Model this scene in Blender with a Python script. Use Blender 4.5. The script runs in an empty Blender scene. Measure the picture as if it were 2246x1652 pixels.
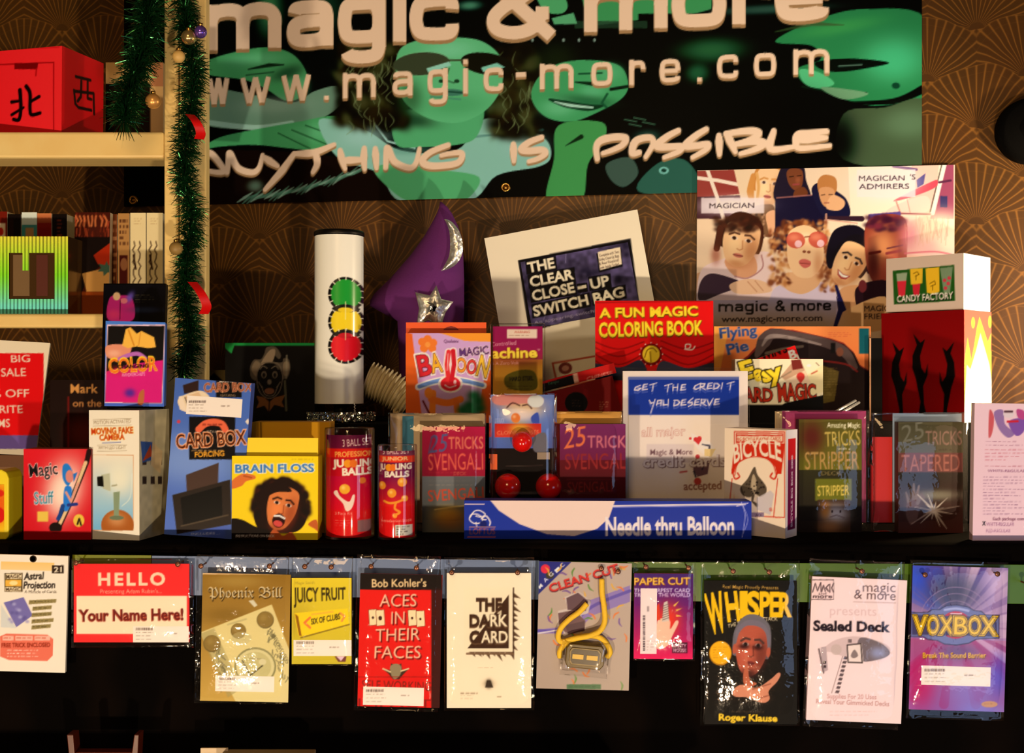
import bpy, math, random
import numpy as np
from mathutils import Matrix, Vector
S = bpy.context.scene
COL = S.collection
# ------------------------------------------------------------------ camera, world, lights, exposure
ZC = 1.27                      # eye height (m)
F = 2500.0                     # focal length in pixels of the 2246 px wide frame
CAMY = -1.5
cam = bpy.data.objects.new('camera', bpy.data.cameras.new('camera'))
COL.objects.link(cam)
cam.location = (0, CAMY, ZC)
cam.rotation_euler = (math.pi / 2, 0, 0)
cam.data.sensor_width = 36.0
cam.data.lens = F * 36.0 / 2246.0
cam.data.clip_start = 0.05
S.camera = cam
S.view_settings.view_transform = 'Standard'
S.view_settings.look = 'None'
S.view_settings.exposure = 0.0
S.view_settings.gamma = 1.0
S.view_settings.use_curve_mapping = False
S.cycles.use_denoising = True
S.cycles.transparent_max_bounces = 24
wd = bpy.data.worlds.new('room_gloom')
S.world = wd
wd.use_nodes = True
wd.node_tree.nodes['Background'].inputs[0].default_value = (1.0, 0.62, 0.34, 1)
wd.node_tree.nodes['Background'].inputs[1].default_value = 0.035
WARM = (1.0, 0.74, 0.47)


def lamp(name, loc, power, color=WARM, radius=0.04, kind='POINT', aim=None, size=None, angle=120, blend=0.5):
    l = bpy.data.lights.new(name, kind)
    l.energy = power
    l.color = color
    o = bpy.data.objects.new(name, l)
    COL.objects.link(o)
    o.location = loc
    if kind == 'AREA':
        l.shape = 'RECTANGLE'
        l.size, l.size_y = size
    else:
        l.shadow_soft_size = radius
    if kind == 'SPOT':
        l.spot_size = math.radians(angle)
        l.spot_blend = blend
    if aim is not None:
        o.rotation_euler = (Vector(aim) - Vector(loc)).to_track_quat('-Z', 'Y').to_euler()
    return o


lamp('counter_lamp', (-1.05, -2.6, ZC - 1.22), 182, radius=0.05)
lamp('counter_lamp', (0.62, -2.6, ZC - 1.22), 172, radius=0.05)
lamp('fill_lamp', (-0.35, -2.2, ZC + 0.85), 54, color=(1.0, 0.60, 0.26), radius=0.3)  # added fill light from above, there to lift the shadows in amber
lamp('nook_lamp', (0.735, 0.16, ZC - 0.075), 2.2, color=(1.0, 0.70, 0.36), radius=0.012)
lamp('side_lamp', (1.12, 0.02, ZC + 0.13), 26, color=(1.0, 0.74, 0.46), radius=0.02, kind='SPOT', aim=(0.72, 0.32, ZC + 0.13), angle=84)
lamp('cool_window', (1.15, -1.15, ZC - 0.42), 3.0, color=(0.45, 0.62, 1.0), kind='AREA', aim=(0.6, 0, ZC - 0.42), size=(0.5, 0.7))

# ------------------------------------------------------------------ helpers: measuring, painting prints, meshes
WHITE = np.array([250, 224, 190]) / 255.0


def lin(c):
    c = np.asarray(c, float)
    return np.where(c <= 0.04045, c / 12.92, ((c + 0.055) / 1.055) ** 2.4)


WL = lin(WHITE)


def alb(c):
    """colour seen under the shop's warm lamps (0-255) -> surface colour"""
    a = np.clip(lin(np.asarray(c, float) / 255.0) / WL * 0.80, 0.0004, 0.92)
    return a * np.clip(a / 0.03, 0.15, 1) ** 0.6


def ray(x, y):
    return Vector(((x - 1123.0) / F, 1.0, (826.0 - y) / F))


def at(x, y, d):
    r = ray(x, y)
    return Vector((r.x * d, CAMY + d, ZC + r.z * d))


SHELF = 0.2195                  # shelf top below the eye
RISER = 0.0700                  # riser top below the eye
dS = lambda y: F * SHELF / (y - 826.0)
yS = lambda d: 826.0 + F * SHELF / d
yR = lambda d: 826.0 + F * RISER / d


def axes(yaw, pitch):
    s, c = math.sin(math.radians(yaw)), math.cos(math.radians(yaw))
    sp, cp = math.sin(math.radians(pitch)), math.cos(math.radians(pitch))
    x = Vector((c, -s, 0))
    b = Vector((s, c, 0))
    z = Vector((0, 0, cp)) + b * sp
    return x, z.cross(x), z


def hit(px, py, o, n):
    r = ray(px, py)
    c = Vector((0, CAMY, ZC))
    return c + r * ((o - c).dot(n) / r.dot(n))


def pose(BL, BR, TL, d, yaw=0.0, pitch=0.0):
    """plane of a printed face: its three corners as seen, its distance, turn and lean"""
    x, n, z = axes(yaw, pitch)
    o = at((BL[0] + BR[0]) / 2, (BL[1] + BR[1]) / 2, d)
    a, b, t = hit(*BL, o, n), hit(*BR, o, n), hit(*TL, o, n)
    ux = (b - a).normalized()
    uz = ux.cross(n).normalized()
    if uz.z < 0:
        uz = -uz
    M = Matrix((ux, uz.cross(ux), uz)).transposed().to_4x4()
    M.translation = (a + b) / 2
    return M, (b - a).length, (t - a).dot(uz)


def smooth(pts, closed=True, n=6):
    p = np.asarray(pts, float)
    m = len(p)
    out = []
    for i in range(m if closed else m - 1):
        g = (lambda k: p[k % m]) if closed else (lambda k: p[min(max(k, 0), m - 1)])
        a, b, c, d = g(i - 1), g(i), g(i + 1), g(i + 2)
        for t in np.arange(n) / n:
            out.append(0.5 * (2 * b + (c - a) * t + (2 * a - 5 * b + 4 * c - d) * t * t + (3 * b - a - 3 * c + d) * t ** 3))
    if not closed:
        out.append(p[-1])
    return np.array(out)


_tc = {}


def glyphs(s, bold=0.0, sp=1.0):
    k = (s, bold, sp)
    if k not in _tc:
        cu = bpy.data.curves.new('lettering', 'FONT')
        cu.body = s
        cu.offset = bold
        cu.resolution_u = 3
        cu.space_character = sp
        ob = bpy.data.objects.new('lettering', cu)
        me = ob.to_mesh()
        n = len(me.vertices)
        v = np.zeros(n * 3)
        me.vertices.foreach_get('co', v)
        v = v.reshape(-1, 3)[:, :2]
        me.calc_loop_triangles()
        t = np.zeros(len(me.loop_triangles) * 3, int)
        me.loop_triangles.foreach_get('vertices', t)
        ob.to_mesh_clear()
        bpy.data.objects.remove(ob)
        bpy.data.curves.remove(cu)
        _tc[k] = (v, t.reshape(-1, 3))
    return _tc[k]


CAPH = None


def noise2(h, w, cell, seed):
    r = np.random.RandomState(seed)
    gh, gw = int(h / cell) + 3, int(w / cell) + 3
    g = r.rand(gh, gw)
    y, x = np.mgrid[0:h, 0:w] / cell
    iy, ix = y.astype(int), x.astype(int)
    fy, fx = y - iy, x - ix
    fy, fx = fy * fy * (3 - 2 * fy), fx * fx * (3 - 2 * fx)
    return (g[iy, ix] * (1 - fx) + g[iy, ix + 1] * fx) * (1 - fy) + (g[iy + 1, ix] * (1 - fx) + g[iy + 1, ix + 1] * fx) * fy


A_, B_ = .13, .87
PEN = {
    'c': [('s', (1, .66), (1, .76), (.9, .86), (.5, B_), (.12, .82), (0, .62), (0, .38), (.12, .18), (.5, A_), (.9, .14), (1, .24), (1, .34))],
    'o': [('s', (.5, B_), (.1, .83), (0, .62), (0, .38), (.1, .17), (.5, A_), (.9, .17), (1, .38), (1, .62), (.9, .83), (.5, B_))],
    'e': [('s', (1, .28), (.95, .18), (.5, A_), (.1, .18), (0, .4), (0, .6), (.1, .82), (.5, B_), (.9, .82), (1, .62), (1, .5)), ('l', (0, .5), (1, .5))],
    'a': [('s', (.03, .74), (.1, .85), (.5, B_), (.9, .84), (1, .68), (1, .4)), ('l', (1, .5), (1, 0)), ('s', (1, .56), (.4, .56), (.08, .5), (0, .35), (.08, .18), (.4, A_), (.8, .16), (1, .28))],
    'g': [('s', (1, .34), (.85, .16), (.5, A_), (.1, .17), (0, .38), (0, .62), (.1, .83), (.5, B_), (.85, .84), (1, .66)), ('l', (1, 1), (1, -.1)), ('s', (1, -.05), (.9, -.26), (.5, -.31), (.15, -.27), (.06, -.18))],
    'm': [('l', (0, 0), (0, 1)), ('s', (0, .66), (.08, .82), (.25, B_), (.42, .83), (.5, .68), (.5, .5)), ('l', (.5, .6), (.5, 0)), ('s', (.5, .66), (.58, .82), (.75, B_), (.92, .83), (1, .68), (1, .5)), ('l', (1, .6), (1, 0))],
    'n': [('l', (0, 0), (0, 1)), ('s', (0, .66), (.15, .82), (.5, B_), (.88, .83), (1, .68), (1, .5)), ('l', (1, .6), (1, 0))],
    'r': [('l', (0, 0), (0, 1)), ('s', (0, .6), (.15, .82), (.6, B_), (.9, .82), (1, .66), (1, .6))],
    'i': [('l', (.5, 0), (.5, 1)), ('l', (.5, 1.16), (.5, 1.36))],
    'w': [('l', (0, 1), (.25, 0), (.5, 1), (.75, 0), (1, 1))],
    '-': [('l', (-.4, .5), (1.4, .5))],
    '.': [('l', (.5, 0), (.5, .16))],
    '&': [('l', (1.02, -.02), (.28, .9)), ('s', (.28, .9), (.2, 1.1), (.4, 1.27), (.6, 1.24), (.7, 1.08), (.55, .9), (.22, .7), (.03, .45), (.1, .2), (.4, .1), (.7, .2), (.86, .5)), ('l', (.86, .36), (.86, .64))],
}


class Print:
    """A printed flat face: a fine grid of points, each with its own ink colour."""

    def __init__(self, M, u0, u1, v0, v1, k, bg, step=2.0):
        self.M, self.k = M, k
        self.Mi = M.inverted()
        self.o, self.n = M.translation, M.to_3x3() @ Vector((0, -1, 0))
        self.u0, self.u1, self.v0, self.v1 = u0, u1, v0, v1
        self.W = max(2, int(round((u1 - u0) * k / step)) + 1)
        self.H = max(2, int(round((v1 - v0) * k / step)) + 1)
        self.sx = (self.W - 1) / (u1 - u0)
        self.sy = (self.H - 1) / (v1 - v0)
        self.ps = self.sx / k                      # grid points per photo pixel
        self.im = np.empty((self.H, self.W, 3))
        self.im[:] = np.array(bg, float) / 255.0

    def cv(self, pts):
        out = []
        for p in pts:
            q = self.Mi @ hit(p[0], p[1], self.o, self.n)
            out.append(((q.x - self.u0) * self.sx, (self.v1 - q.z) * self.sy))
        return np.array(out)

    def cva(self, pts):
        """many points at once"""
        p = np.asarray(pts, float)
        if len(p) < 12:
            return self.cv(p)
        r = np.stack([(p[:, 0] - 1123.0) / F, np.ones(len(p)), (826.0 - p[:, 1]) / F], 1)
        n = np.array(self.n)
        c = np.array((0, CAMY, ZC))
        t = (np.array(self.o) - c) @ n / (r @ n)
        w = c + r * t[:, None]
        Mi = np.array(self.Mi)
        q = w @ Mi[:3, :3].T + Mi[:3, 3]
        return np.stack([(q[:, 0] - self.u0) * self.sx, (self.v1 - q[:, 2]) * self.sy], 1)

    def _put(self, y0, x0, m, c, a):
        if m is None:
            return self
        m = (m * a)[..., None]
        s = self.im[y0:y0 + m.shape[0], x0:x0 + m.shape[1]]
        s[:] = s * (1 - m) + c_(c) * m
        return self

    def _cov(self, e):
        """coverage of the closed outlines given as edges (x0,y0,x1,y1)"""
        SS = 3
        lox, hix = int(max(0, np.floor(min(e[:, 0].min(), e[:, 2].min())) - 1)), int(min(self.W, np.ceil(max(e[:, 0].max(), e[:, 2].max())) + 2))
        loy, hiy = int(max(0, np.floor(min(e[:, 1].min(), e[:, 3].min())) - 1)), int(min(self.H, np.ceil(max(e[:, 1].max(), e[:, 3].max())) + 2))
        if hix <= lox or hiy <= loy:
            return 0, 0, None
        w, h = hix - lox, hiy - loy
        x0, y0, x1, y1 = e[:, 0] - lox + .5, (e[:, 1] - loy + .5) * SS, e[:, 2] - lox + .5, (e[:, 3] - loy + .5) * SS
        sg = np.where(y1 > y0, 1.0, -1.0)
        a, b = np.minimum(y0, y1), np.maximum(y0, y1)
        k0 = np.clip(np.ceil(a - .5), 0, h * SS).astype(int)
        k1 = np.clip(np.ceil(b - .5), 0, h * SS).astype(int)
        n = np.maximum(k1 - k0, 0)
        if n.sum() == 0:
            return 0, 0, None
        i = np.repeat(np.arange(len(n)), n)
        k = k0[i] + np.arange(n.sum()) - np.repeat(np.cumsum(n) - n, n)
        t = (k + .5 - y0[i]) / (y1[i] - y0[i])
        x = np.clip(x0[i] + (x1[i] - x0[i]) * t, 0, w)
        xi = np.floor(x).astype(int)
        f = x - xi
        row = k // SS
        D = np.bincount(row * (w + 2) + xi, sg[i] * (1 - f), h * (w + 2)) + np.bincount(row * (w + 2) + xi + 1, sg[i] * f, h * (w + 2))[:h * (w + 2)]
        m = np.cumsum(D.reshape(h, w + 2), 1)[:, :w] / SS
        return loy, lox, np.clip(np.abs(m), 0, 1)

    def poly(self, pts, c, a=1.0, s=False):
        if s:
            pts = smooth(pts)
        q = self.cva(pts)
        y, x, m = self._cov(np.hstack([q, np.roll(q, -1, 0)]))
        return self._put(y, x, m, c, a)

    def rect(self, x0, y0, x1, y1, c, a=1.0):
        return self.poly([(x0, y0), (x1, y0), (x1, y1), (x0, y1)], c, a)

    def ell(self, cx, cy, rx, ry, c, a=1.0, rot=0.0):
        t = np.linspace(0, 2 * np.pi, 28, endpoint=False)
        r = math.radians(rot)
        u, v = rx * np.cos(t), ry * np.sin(t)
        return self.poly(np.stack([cx + u * math.cos(r) - v * math.sin(r), cy + u * math.sin(r) + v * math.cos(r)], 1), c, a)

    def line(self, pts, w, c, a=1.0, s=False):
        pts = np.asarray(pts, float)
        if s:
            pts = smooth(pts, False)
        q = self.cva(pts)
        w = np.interp(np.linspace(0, 1, len(q)), np.linspace(0, 1, len(np.atleast_1d(w))), np.atleast_1d(w)) * self.ps / 2
        m_ = w.max() + 2
        x0, x1 = int(max(0, q[:, 0].min() - m_)), int(min(self.W, q[:, 0].max() + m_ + 1))
        y0, y1 = int(max(0, q[:, 1].min() - m_)), int(min(self.H, q[:, 1].max() + m_ + 1))
        if x1 <= x0 or y1 <= y0:
            return self
        Y, X = np.mgrid[y0:y1, x0:x1]
        best = np.full(X.shape, -9.0)
        for i in range(len(q) - 1):
            p, d = q[i], q[i + 1] - q[i]
            t = np.clip(((X - p[0]) * d[0] + (Y - p[1]) * d[1]) / max(d @ d, 1e-9), 0, 1)
            best = np.maximum(best, w[i] + (w[i + 1] - w[i]) * t - np.hypot(X - p[0] - d[0] * t, Y - p[1] - d[1] * t))
        return self._put(y0, x0, np.clip(best + .5, 0, 1), c, a)

    def blob(self, cx, cy, rx, ry, c, a=1.0, rot=0.0, p=1.2):
        q = self.cv([(cx, cy)])[0]
        rx, ry = rx * self.ps, ry * self.ps
        R = max(rx, ry) * 1.9
        x0, x1 = int(max(0, q[0] - R)), int(min(self.W, q[0] + R + 1))
        y0, y1 = int(max(0, q[1] - R)), int(min(self.H, q[1] + R + 1))
        if x1 <= x0 or y1 <= y0:
            return self
        Y, X = np.mgrid[y0:y1, x0:x1]
        r = math.radians(rot)
        u, v = (X - q[0]) * math.cos(r) + (Y - q[1]) * math.sin(r), -(X - q[0]) * math.sin(r) + (Y - q[1]) * math.cos(r)
        return self._put(y0, x0, np.exp(-p * ((u / rx) ** 2 + (v / ry) ** 2) ** 1.3), c, a)

    def grad(self, x0, y0, x1, y1, c0, c1, horiz=False):
        q = self.cv([(x0, y0), (x1, y1)])
        ax, bx = int(max(0, round(q[0][0]))), int(min(self.W, round(q[1][0]) + 1))
        ay, by = int(max(0, round(q[0][1]))), int(min(self.H, round(q[1][1]) + 1))
        if bx <= ax or by <= ay:
            return self
        n = bx - ax if horiz else by - ay
        t = np.linspace(0, 1, n)[:, None]
        g = c_(c0) * (1 - t) + c_(c1) * t
        self.im[ay:by, ax:bx] = g[None] if horiz else g[:, None]
        return self

    def text(self, s, x0, y0, x1, y1, h, c, b=0.0, sh=0.0, ol=None, arch=0.0, a=1.0, sp=1.0, up=None):
        """lettering from baseline point (x0,y0) to (x1,y1), capitals h high"""
        global CAPH
        if CAPH is None:
            CAPH = float(glyphs('H')[0][:, 1].max())
        v0, t = glyphs(s, 0.0, sp)
        if not len(v0):
            return self
        b = .8 * b
        ol = (ol[0], .8 * ol[1]) if ol else None
        lo, hi = v0[:, 0].min(), v0[:, 0].max()
        q0, q1 = self.cv([(x0, y0), (x1, y1)])
        ux = q1 - q0
        uy = np.array([ux[1], -ux[0]]) / np.hypot(*ux)
        for col, bb in ([(ol[0], ol[1])] if ol else []) + [(c, b)]:
            v, t = glyphs(s, bb, sp)
            u = (v[:, 0] - lo) / (hi - lo)
            w = v[:, 1] / CAPH * h * self.ps
            if up is not None:                      # letters growing to either end
                w = w * up(u)
            w2 = w + arch * self.ps * (1 - (2 * u - 1) ** 2)
            q = q0 + ux * u[:, None] + uy * w2[:, None] + (ux / np.hypot(*ux)) * (sh * w)[:, None]
            T = q[t]
            area = (T[:, 1, 0] - T[:, 0, 0]) * (T[:, 2, 1] - T[:, 0, 1]) - (T[:, 1, 1] - T[:, 0, 1]) * (T[:, 2, 0] - T[:, 0, 0])
            T = np.where((area < 0)[:, None, None], T[:, ::-1], T)
            e = np.vstack([np.hstack([T[:, i], T[:, (i + 1) % 3]]) for i in range(3)])
            y, x, m = self._cov(e)
            self._put(y, x, m, col, a)
        return self

    def micro(self, x0, y0, x1, y1, n, c, seed=1, a=0.8, w=1.6):
        """rows of type too small to read"""
        r = random.Random(seed)
        dy = (y1 - y0) / max(n, 1)
        for i in range(n):
            x = x0
            end = x1 - (x1 - x0) * (r.random() * .25 if i % 4 != 3 else .5)
            while x < end:
                l = 3 + r.random() * 9
                self.rect(x, y0 + dy * (i + .25), min(x + l, end), y0 + dy * (i + .25) + w, c, a * (.6 + .4 * r.random()))
                x += l + 2 + r.random() * 2
        return self

    def noise(self, amp, cell, seed=1):
        n = noise2(self.H, self.W, max(1.5, cell * self.ps), seed)[..., None] - .5
        self.im = np.clip(self.im * (1 + amp * 2 * n), 0, 1)
        return self

    def sticker(self, x0, y0, x1, y1, seed=3, price=True):
        s = self.sub(x0, y0, x1, y1, (252, 226, 196), .0004)
        h, w = y1 - y0, x1 - x0
        r = random.Random(seed)
        x = x0 + w * .05
        while x < x0 + w * .34:
            l = 1 + r.random() * 3
            s.rect(x, y0 + h * .08, x + l, y0 + h * .24, (95, 72, 60), .8)
            x += l + 1.2
        s.micro(x0 + w * .05, y0 + h * .3, x0 + w * .38, y1 - h * .05, 3 if h > 30 else 2, (120, 95, 80), seed, .6, 1.5)
        if price:
            s.micro(x0 + w * .62, y0 + h * .36, x0 + w * .8, y0 + h * .6, 1, (120, 95, 80), seed, .8, 2.5)
        s.tag = 'price_sticker'
        self.subs.append(s)
        return s

    def pen(self, ch, x0, x1, ya, yb, xh, wd, c):
        """square wide-set letters drawn as pen strokes; x-height xh, baseline running from ya to yb"""
        h = wd / 2
        quads = []
        for st in PEN[ch]:
            q = []
            for u, v in (smooth(st[1:], False, 7) if st[0] == 's' else st[1:]):
                x = x0 + h + u * (x1 - x0 - wd)
                q.append((x, ya + (yb - ya) * (x - x0) / max(x1 - x0, 1e-6) - v * xh))
            q = np.array(q)
            d = np.diff(q, axis=0)
            d /= np.hypot(d[:, 0], d[:, 1])[:, None] + 1e-9
            m = np.stack([-d[:, 1], d[:, 0]], 1)
            if st[0] == 's':
                n = np.vstack([m[:1], m[:-1] + m[1:], m[-1:]])
                n *= h / (np.hypot(n[:, 0], n[:, 1])[:, None] + 1e-9)
                quads += [(q[i] + n[i], q[i + 1] + n[i + 1], q[i + 1] - n[i + 1], q[i] - n[i]) for i in range(len(d))]
            else:
                quads += [(q[i] + m[i] * h, q[i + 1] + m[i] * h, q[i + 1] - m[i] * h, q[i] - m[i] * h) for i in range(len(d))]
        Q = self.cva(np.array(quads).reshape(-1, 2)).reshape(-1, 4, 2)
        e = np.vstack([np.hstack([Q[:, i], Q[:, (i + 1) % 4]]) for i in range(4)])
        y, x, m = self._cov(e)
        return self._put(y, x, m, c, 1.0)

    subs = None

    def sub(self, x0, y0, x1, y1, bg, off, step=1.7):
        q = [self.Mi @ hit(x, y, self.o, self.n) for x, y in ((x0, y1), (x1, y0))]
        p = Print(self.M, q[0].x, q[1].x, q[0].z, q[1].z, self.k, bg, step)
        p.off = off
        p.subs = []
        return p

    off = 0.0

    def mesh(self, name, mat, parent=None, bend=None):
        W, H = self.W, self.H
        u = np.linspace(self.u0, self.u1, W)
        v = np.linspace(self.v1, self.v0, H)
        U, V = np.meshgrid(u, v)
        if bend:
            X, Y, Z = bend(U, V)
        else:
            X, Y, Z = U, np.full_like(U, -self.off), V
        co = np.stack([X, Y, Z], -1).reshape(-1, 3)
        i = np.arange(H * W).reshape(H, W)
        q = np.stack([i[1:, :-1], i[1:, 1:], i[:-1, 1:], i[:-1, :-1]], -1).reshape(-1, 4)
        return grid_mesh(name, co, q, alb(self.im.reshape(-1, 3) * 255.0), mat, parent)


def c_(c):
    return np.array(c, float) / 255.0


def grid_mesh(name, co, q, cols, mat, parent=None, flat=False):
    me = bpy.data.meshes.new(name)
    me.vertices.add(len(co))
    me.vertices.foreach_set('co', np.asarray(co, np.float32).ravel())
    me.loops.add(q.size)
    me.loops.foreach_set('vertex_index', q.ravel().astype(np.int32))
    me.polygons.add(len(q))
    me.polygons.foreach_set('loop_start', np.arange(0, q.size, q.shape[1], dtype=np.int32))
    me.update(calc_edges=True)
    if cols is not None:
        at_ = me.color_attributes.new('ink', 'FLOAT_COLOR', 'POINT')
        rgba = np.ones((len(co), 4), np.float32)
        rgba[:, :3] = cols
        at_.data.foreach_set('color', rgba.ravel())
    me.polygons.foreach_set('use_smooth', np.full(len(q), not flat, dtype=bool))
    me.materials.append(mat)
    return link(name, me, parent)


def link(name, me, parent=None):
    o = bpy.data.objects.new(name, me)
    COL.objects.link(o)
    if parent is not None:
        o.parent = parent
    return o


# ---- materials
def mat(name, color=None, rough=0.5, metal=0.0, spec=0.4, ink=False, bump=None, coat=0.0, emit=None):
    m = bpy.data.materials.new(name)
    m.use_nodes = True
    nt = m.node_tree
    b = nt.nodes['Principled BSDF']
    b.inputs['Roughness'].default_value = rough
    b.inputs['Metallic'].default_value = metal
    b.inputs['Specular IOR Level'].default_value = spec
    b.inputs['Coat Weight'].default_value = coat
    b.inputs['Coat Roughness'].default_value = 0.12
    if ink:
        a = nt.nodes.new('ShaderNodeAttribute')
        a.attribute_name = 'ink'
        nt.links.new(a.outputs['Color'], b.inputs['Base Color'])
    else:
        b.inputs['Base Color'].default_value = (*alb(color), 1)
    if bump:
        n = nt.nodes.new('ShaderNodeTexNoise')
        n.inputs['Scale'].default_value = bump[0]
        tc = nt.nodes.new('ShaderNodeTexCoord')
        nt.links.new(tc.outputs['Object'], n.inputs['Vector'])
        bn = nt.nodes.new('ShaderNodeBump')
        bn.inputs['Strength'].default_value = bump[1]
        bn.inputs['Distance'].default_value = bump[2]
        nt.links.new(n.outputs['Fac'], bn.inputs['Height'])
        nt.links.new(bn.outputs['Normal'], b.inputs['Normal'])
    if emit:
        b.inputs['Emission Color'].default_value = (*emit[0], 1)
        b.inputs['Emission Strength'].default_value = emit[1]
    return m


_mc = {}


def plain(c, rough=0.55, metal=0.0):
    k = (tuple(c), rough, metal)
    if k not in _mc:
        _mc[k] = mat('card_stock', c, rough, metal)
    return _mc[k]


def film(name, gloss=0.028, tint=(1, 1, 1), bump=(38, 0.4, 0.004), rough=0.05, milky=0.0):
    m = bpy.data.materials.new(name)
    m.use_nodes = True
    nt = m.node_tree
    nt.nodes.clear()
    out = nt.nodes.new('ShaderNodeOutputMaterial')
    mx = nt.nodes.new('ShaderNodeMixShader')
    tr = nt.nodes.new('ShaderNodeBsdfTransparent')
    tr.inputs[0].default_value = (*tint, 1)
    gl = nt.nodes.new('ShaderNodeBsdfGlossy')
    gl.inputs['Roughness'].default_value = rough
    lw = nt.nodes.new('ShaderNodeLayerWeight')
    lw.inputs[0].default_value = 0.25
    mr = nt.nodes.new('ShaderNodeMapRange')
    mr.inputs[3].default_value = gloss
    mr.inputs[4].default_value = 0.6
    nt.links.new(lw.outputs['Fresnel'], mr.inputs[0])
    nt.links.new(mr.outputs[0], mx.inputs[0])
    n = nt.nodes.new('ShaderNodeTexNoise')
    n.inputs['Scale'].default_value = bump[0]
    n.inputs['Detail'].default_value = 3
    tc = nt.nodes.new('ShaderNodeTexCoord')
    nt.links.new(tc.outputs['Object'], n.inputs['Vector'])
    bn = nt.nodes.new('ShaderNodeBump')
    bn.inputs['Strength'].default_value = bump[1]
    bn.inputs['Distance'].default_value = bump[2]
    nt.links.new(n.outputs['Fac'], bn.inputs['Height'])
    nt.links.new(bn.outputs['Normal'], gl.inputs['Normal'])
    m2 = nt.nodes.new('ShaderNodeMixShader')
    m2.inputs[0].default_value = milky
    tl = nt.nodes.new('ShaderNodeBsdfTranslucent')
    tl.inputs[0].default_value = (1, 1, 1, 1)
    nt.links.new(tr.outputs[0], m2.inputs[1])
    nt.links.new(tl.outputs[0], m2.inputs[2])
    nt.links.new(m2.outputs[0], mx.inputs[1])
    nt.links.new(gl.outputs[0], mx.inputs[2])
    nt.links.new(mx.outputs[0], out.inputs[0])
    return m


M_PRINT = mat('printed_card', rough=0.5, spec=0.08, ink=True)
M_GLOSS = mat('laminated_print', rough=0.3, spec=0.12, ink=True)
M_VINYL = mat('printed_vinyl', rough=0.42, spec=0.03, ink=True)
M_FILM = film('clear_film', milky=0.018)
M_CLEAR = film('clear_plastic', gloss=0.06, bump=(8, 0.15, 0.004), rough=0.06)
M_ACRYL = film('acrylic', gloss=0.03, bump=(3, 0.02, 0.001), rough=0.04)
M_BLACK = mat('black_plastic', (14, 11, 9), 0.4, spec=0.2)
M_GOLD = mat('gold_metal', (200, 140, 60), 0.25, 1.0)
M_SILVER = mat('silver_foil', (252, 232, 205), 0.36, 0.9, bump=(60, 0.7, 0.006))


# ---- meshes
def mesh_from(name, verts, faces, m, parent=None, smooth_=False, bevel=0.0, seg=2):
    me = bpy.data.meshes.new(name)
    me.from_pydata([tuple(v) for v in verts], [], faces)
    me.update()
    if smooth_:
        for p in me.polygons:
            p.use_smooth = True
    me.materials.append(m)
    o = link(name, me, parent)
    if bevel:
        md = o.modifiers.new('soft_edges', 'BEVEL')
        md.width = bevel
        md.segments = seg
    return o


def box(name, x0, x1, y0, y1, z0, z1, m, parent=None, bevel=0.0):
    v = [(x, y, z) for x in (x0, x1) for y in (y0, y1) for z in (z0, z1)]
    f = [(0, 1, 3, 2), (4, 6, 7, 5), (0, 4, 5, 1), (2, 3, 7, 6), (0, 2, 6, 4), (1, 5, 7, 3)]
    return mesh_from(name, v, f, m, parent, bevel=bevel)


def prism(name, pts, y0, y1, m, parent=None, bevel=0.0, smooth_=False):
    """outline in the x-z plane given depth from y0 to y1"""
    n = len(pts)
    v = [(p[0], y0, p[1]) for p in pts] + [(p[0], y1, p[1]) for p in pts]
    f = [tuple(range(n)), tuple(range(2 * n - 1, n - 1, -1))] + [(i, n + i, n + (i + 1) % n, (i + 1) % n) for i in range(n)]
    a = sum(pts[i][0] * pts[(i + 1) % n][1] - pts[(i + 1) % n][0] * pts[i][1] for i in range(n))
    if a < 0:
        f = [t[::-1] for t in f]
    return mesh_from(name, v, f, m, parent, smooth_, bevel)


def tube(name, pts, r, m, parent=None, n=10, closed=False):
    """round rope or wire along points (world or local)"""
    P = [Vector(p) for p in pts]
    v, f = [], []
    R = r if isinstance(r, (list, tuple, np.ndarray)) else [r] * len(P)
    up = Vector((0, 1, 0.01)).normalized()
    for i, p in enumerate(P):
        t = (P[min(i + 1, len(P) - 1)] - P[max(i - 1, 0)]).normalized()
        a = t.cross(up)
        a = a.normalized() if a.length > 1e-5 else Vector((1, 0, 0))
        b = t.cross(a)
        for k in range(n):
            w = 2 * math.pi * k / n
            v.append(p + (a * math.cos(w) + b * math.sin(w)) * R[i])
    for i in range(len(P) - 1):
        for k in range(n):
            f.append((i * n + k, i * n + (k + 1) % n, (i + 1) * n + (k + 1) % n, (i + 1) * n + k))
    f += [tuple(range(n - 1, -1, -1)), tuple(range((len(P) - 1) * n, len(P) * n))]
    return mesh_from(name, v, f, m, parent, True)


def lathe(name, prof, m, parent=None, n=32, axis='z', off=(0, 0, 0)):
    v, f = [], []
    for r, z in prof:
        for k in range(n):
            w = 2 * math.pi * k / n
            p = (r * math.cos(w), r * math.sin(w), z)
            if axis == 'y':
                p = (p[0], p[2], p[1])
            v.append((p[0] + off[0], p[1] + off[1], p[2] + off[2]))
    for i in range(len(prof) - 1):
        for k in range(n):
            t = (i * n + k, i * n + (k + 1) % n, (i + 1) * n + (k + 1) % n, (i + 1) * n + k)
            f.append(t if axis == 'z' else t[::-1])
    f += [tuple(range(n - 1, -1, -1)), tuple(range((len(prof) - 1) * n, len(prof) * n))]
    return mesh_from(name, v, f, m, parent, True)


def ball(name, c, r, m, parent=None, sz=1.0, n=20):
    pr = [(max(1e-4, r * math.sin(a)), r * sz * -math.cos(a)) for a in np.linspace(0.02, math.pi - .02, 14)]
    return lathe(name, pr, m, parent, n, off=c)


def tag(o, label=None, cat=None, group=None, kind=None):
    for k, v in (('label', label), ('category', cat), ('group', group), ('kind', kind)):
        if v:
            o[k] = v
    return o


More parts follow.
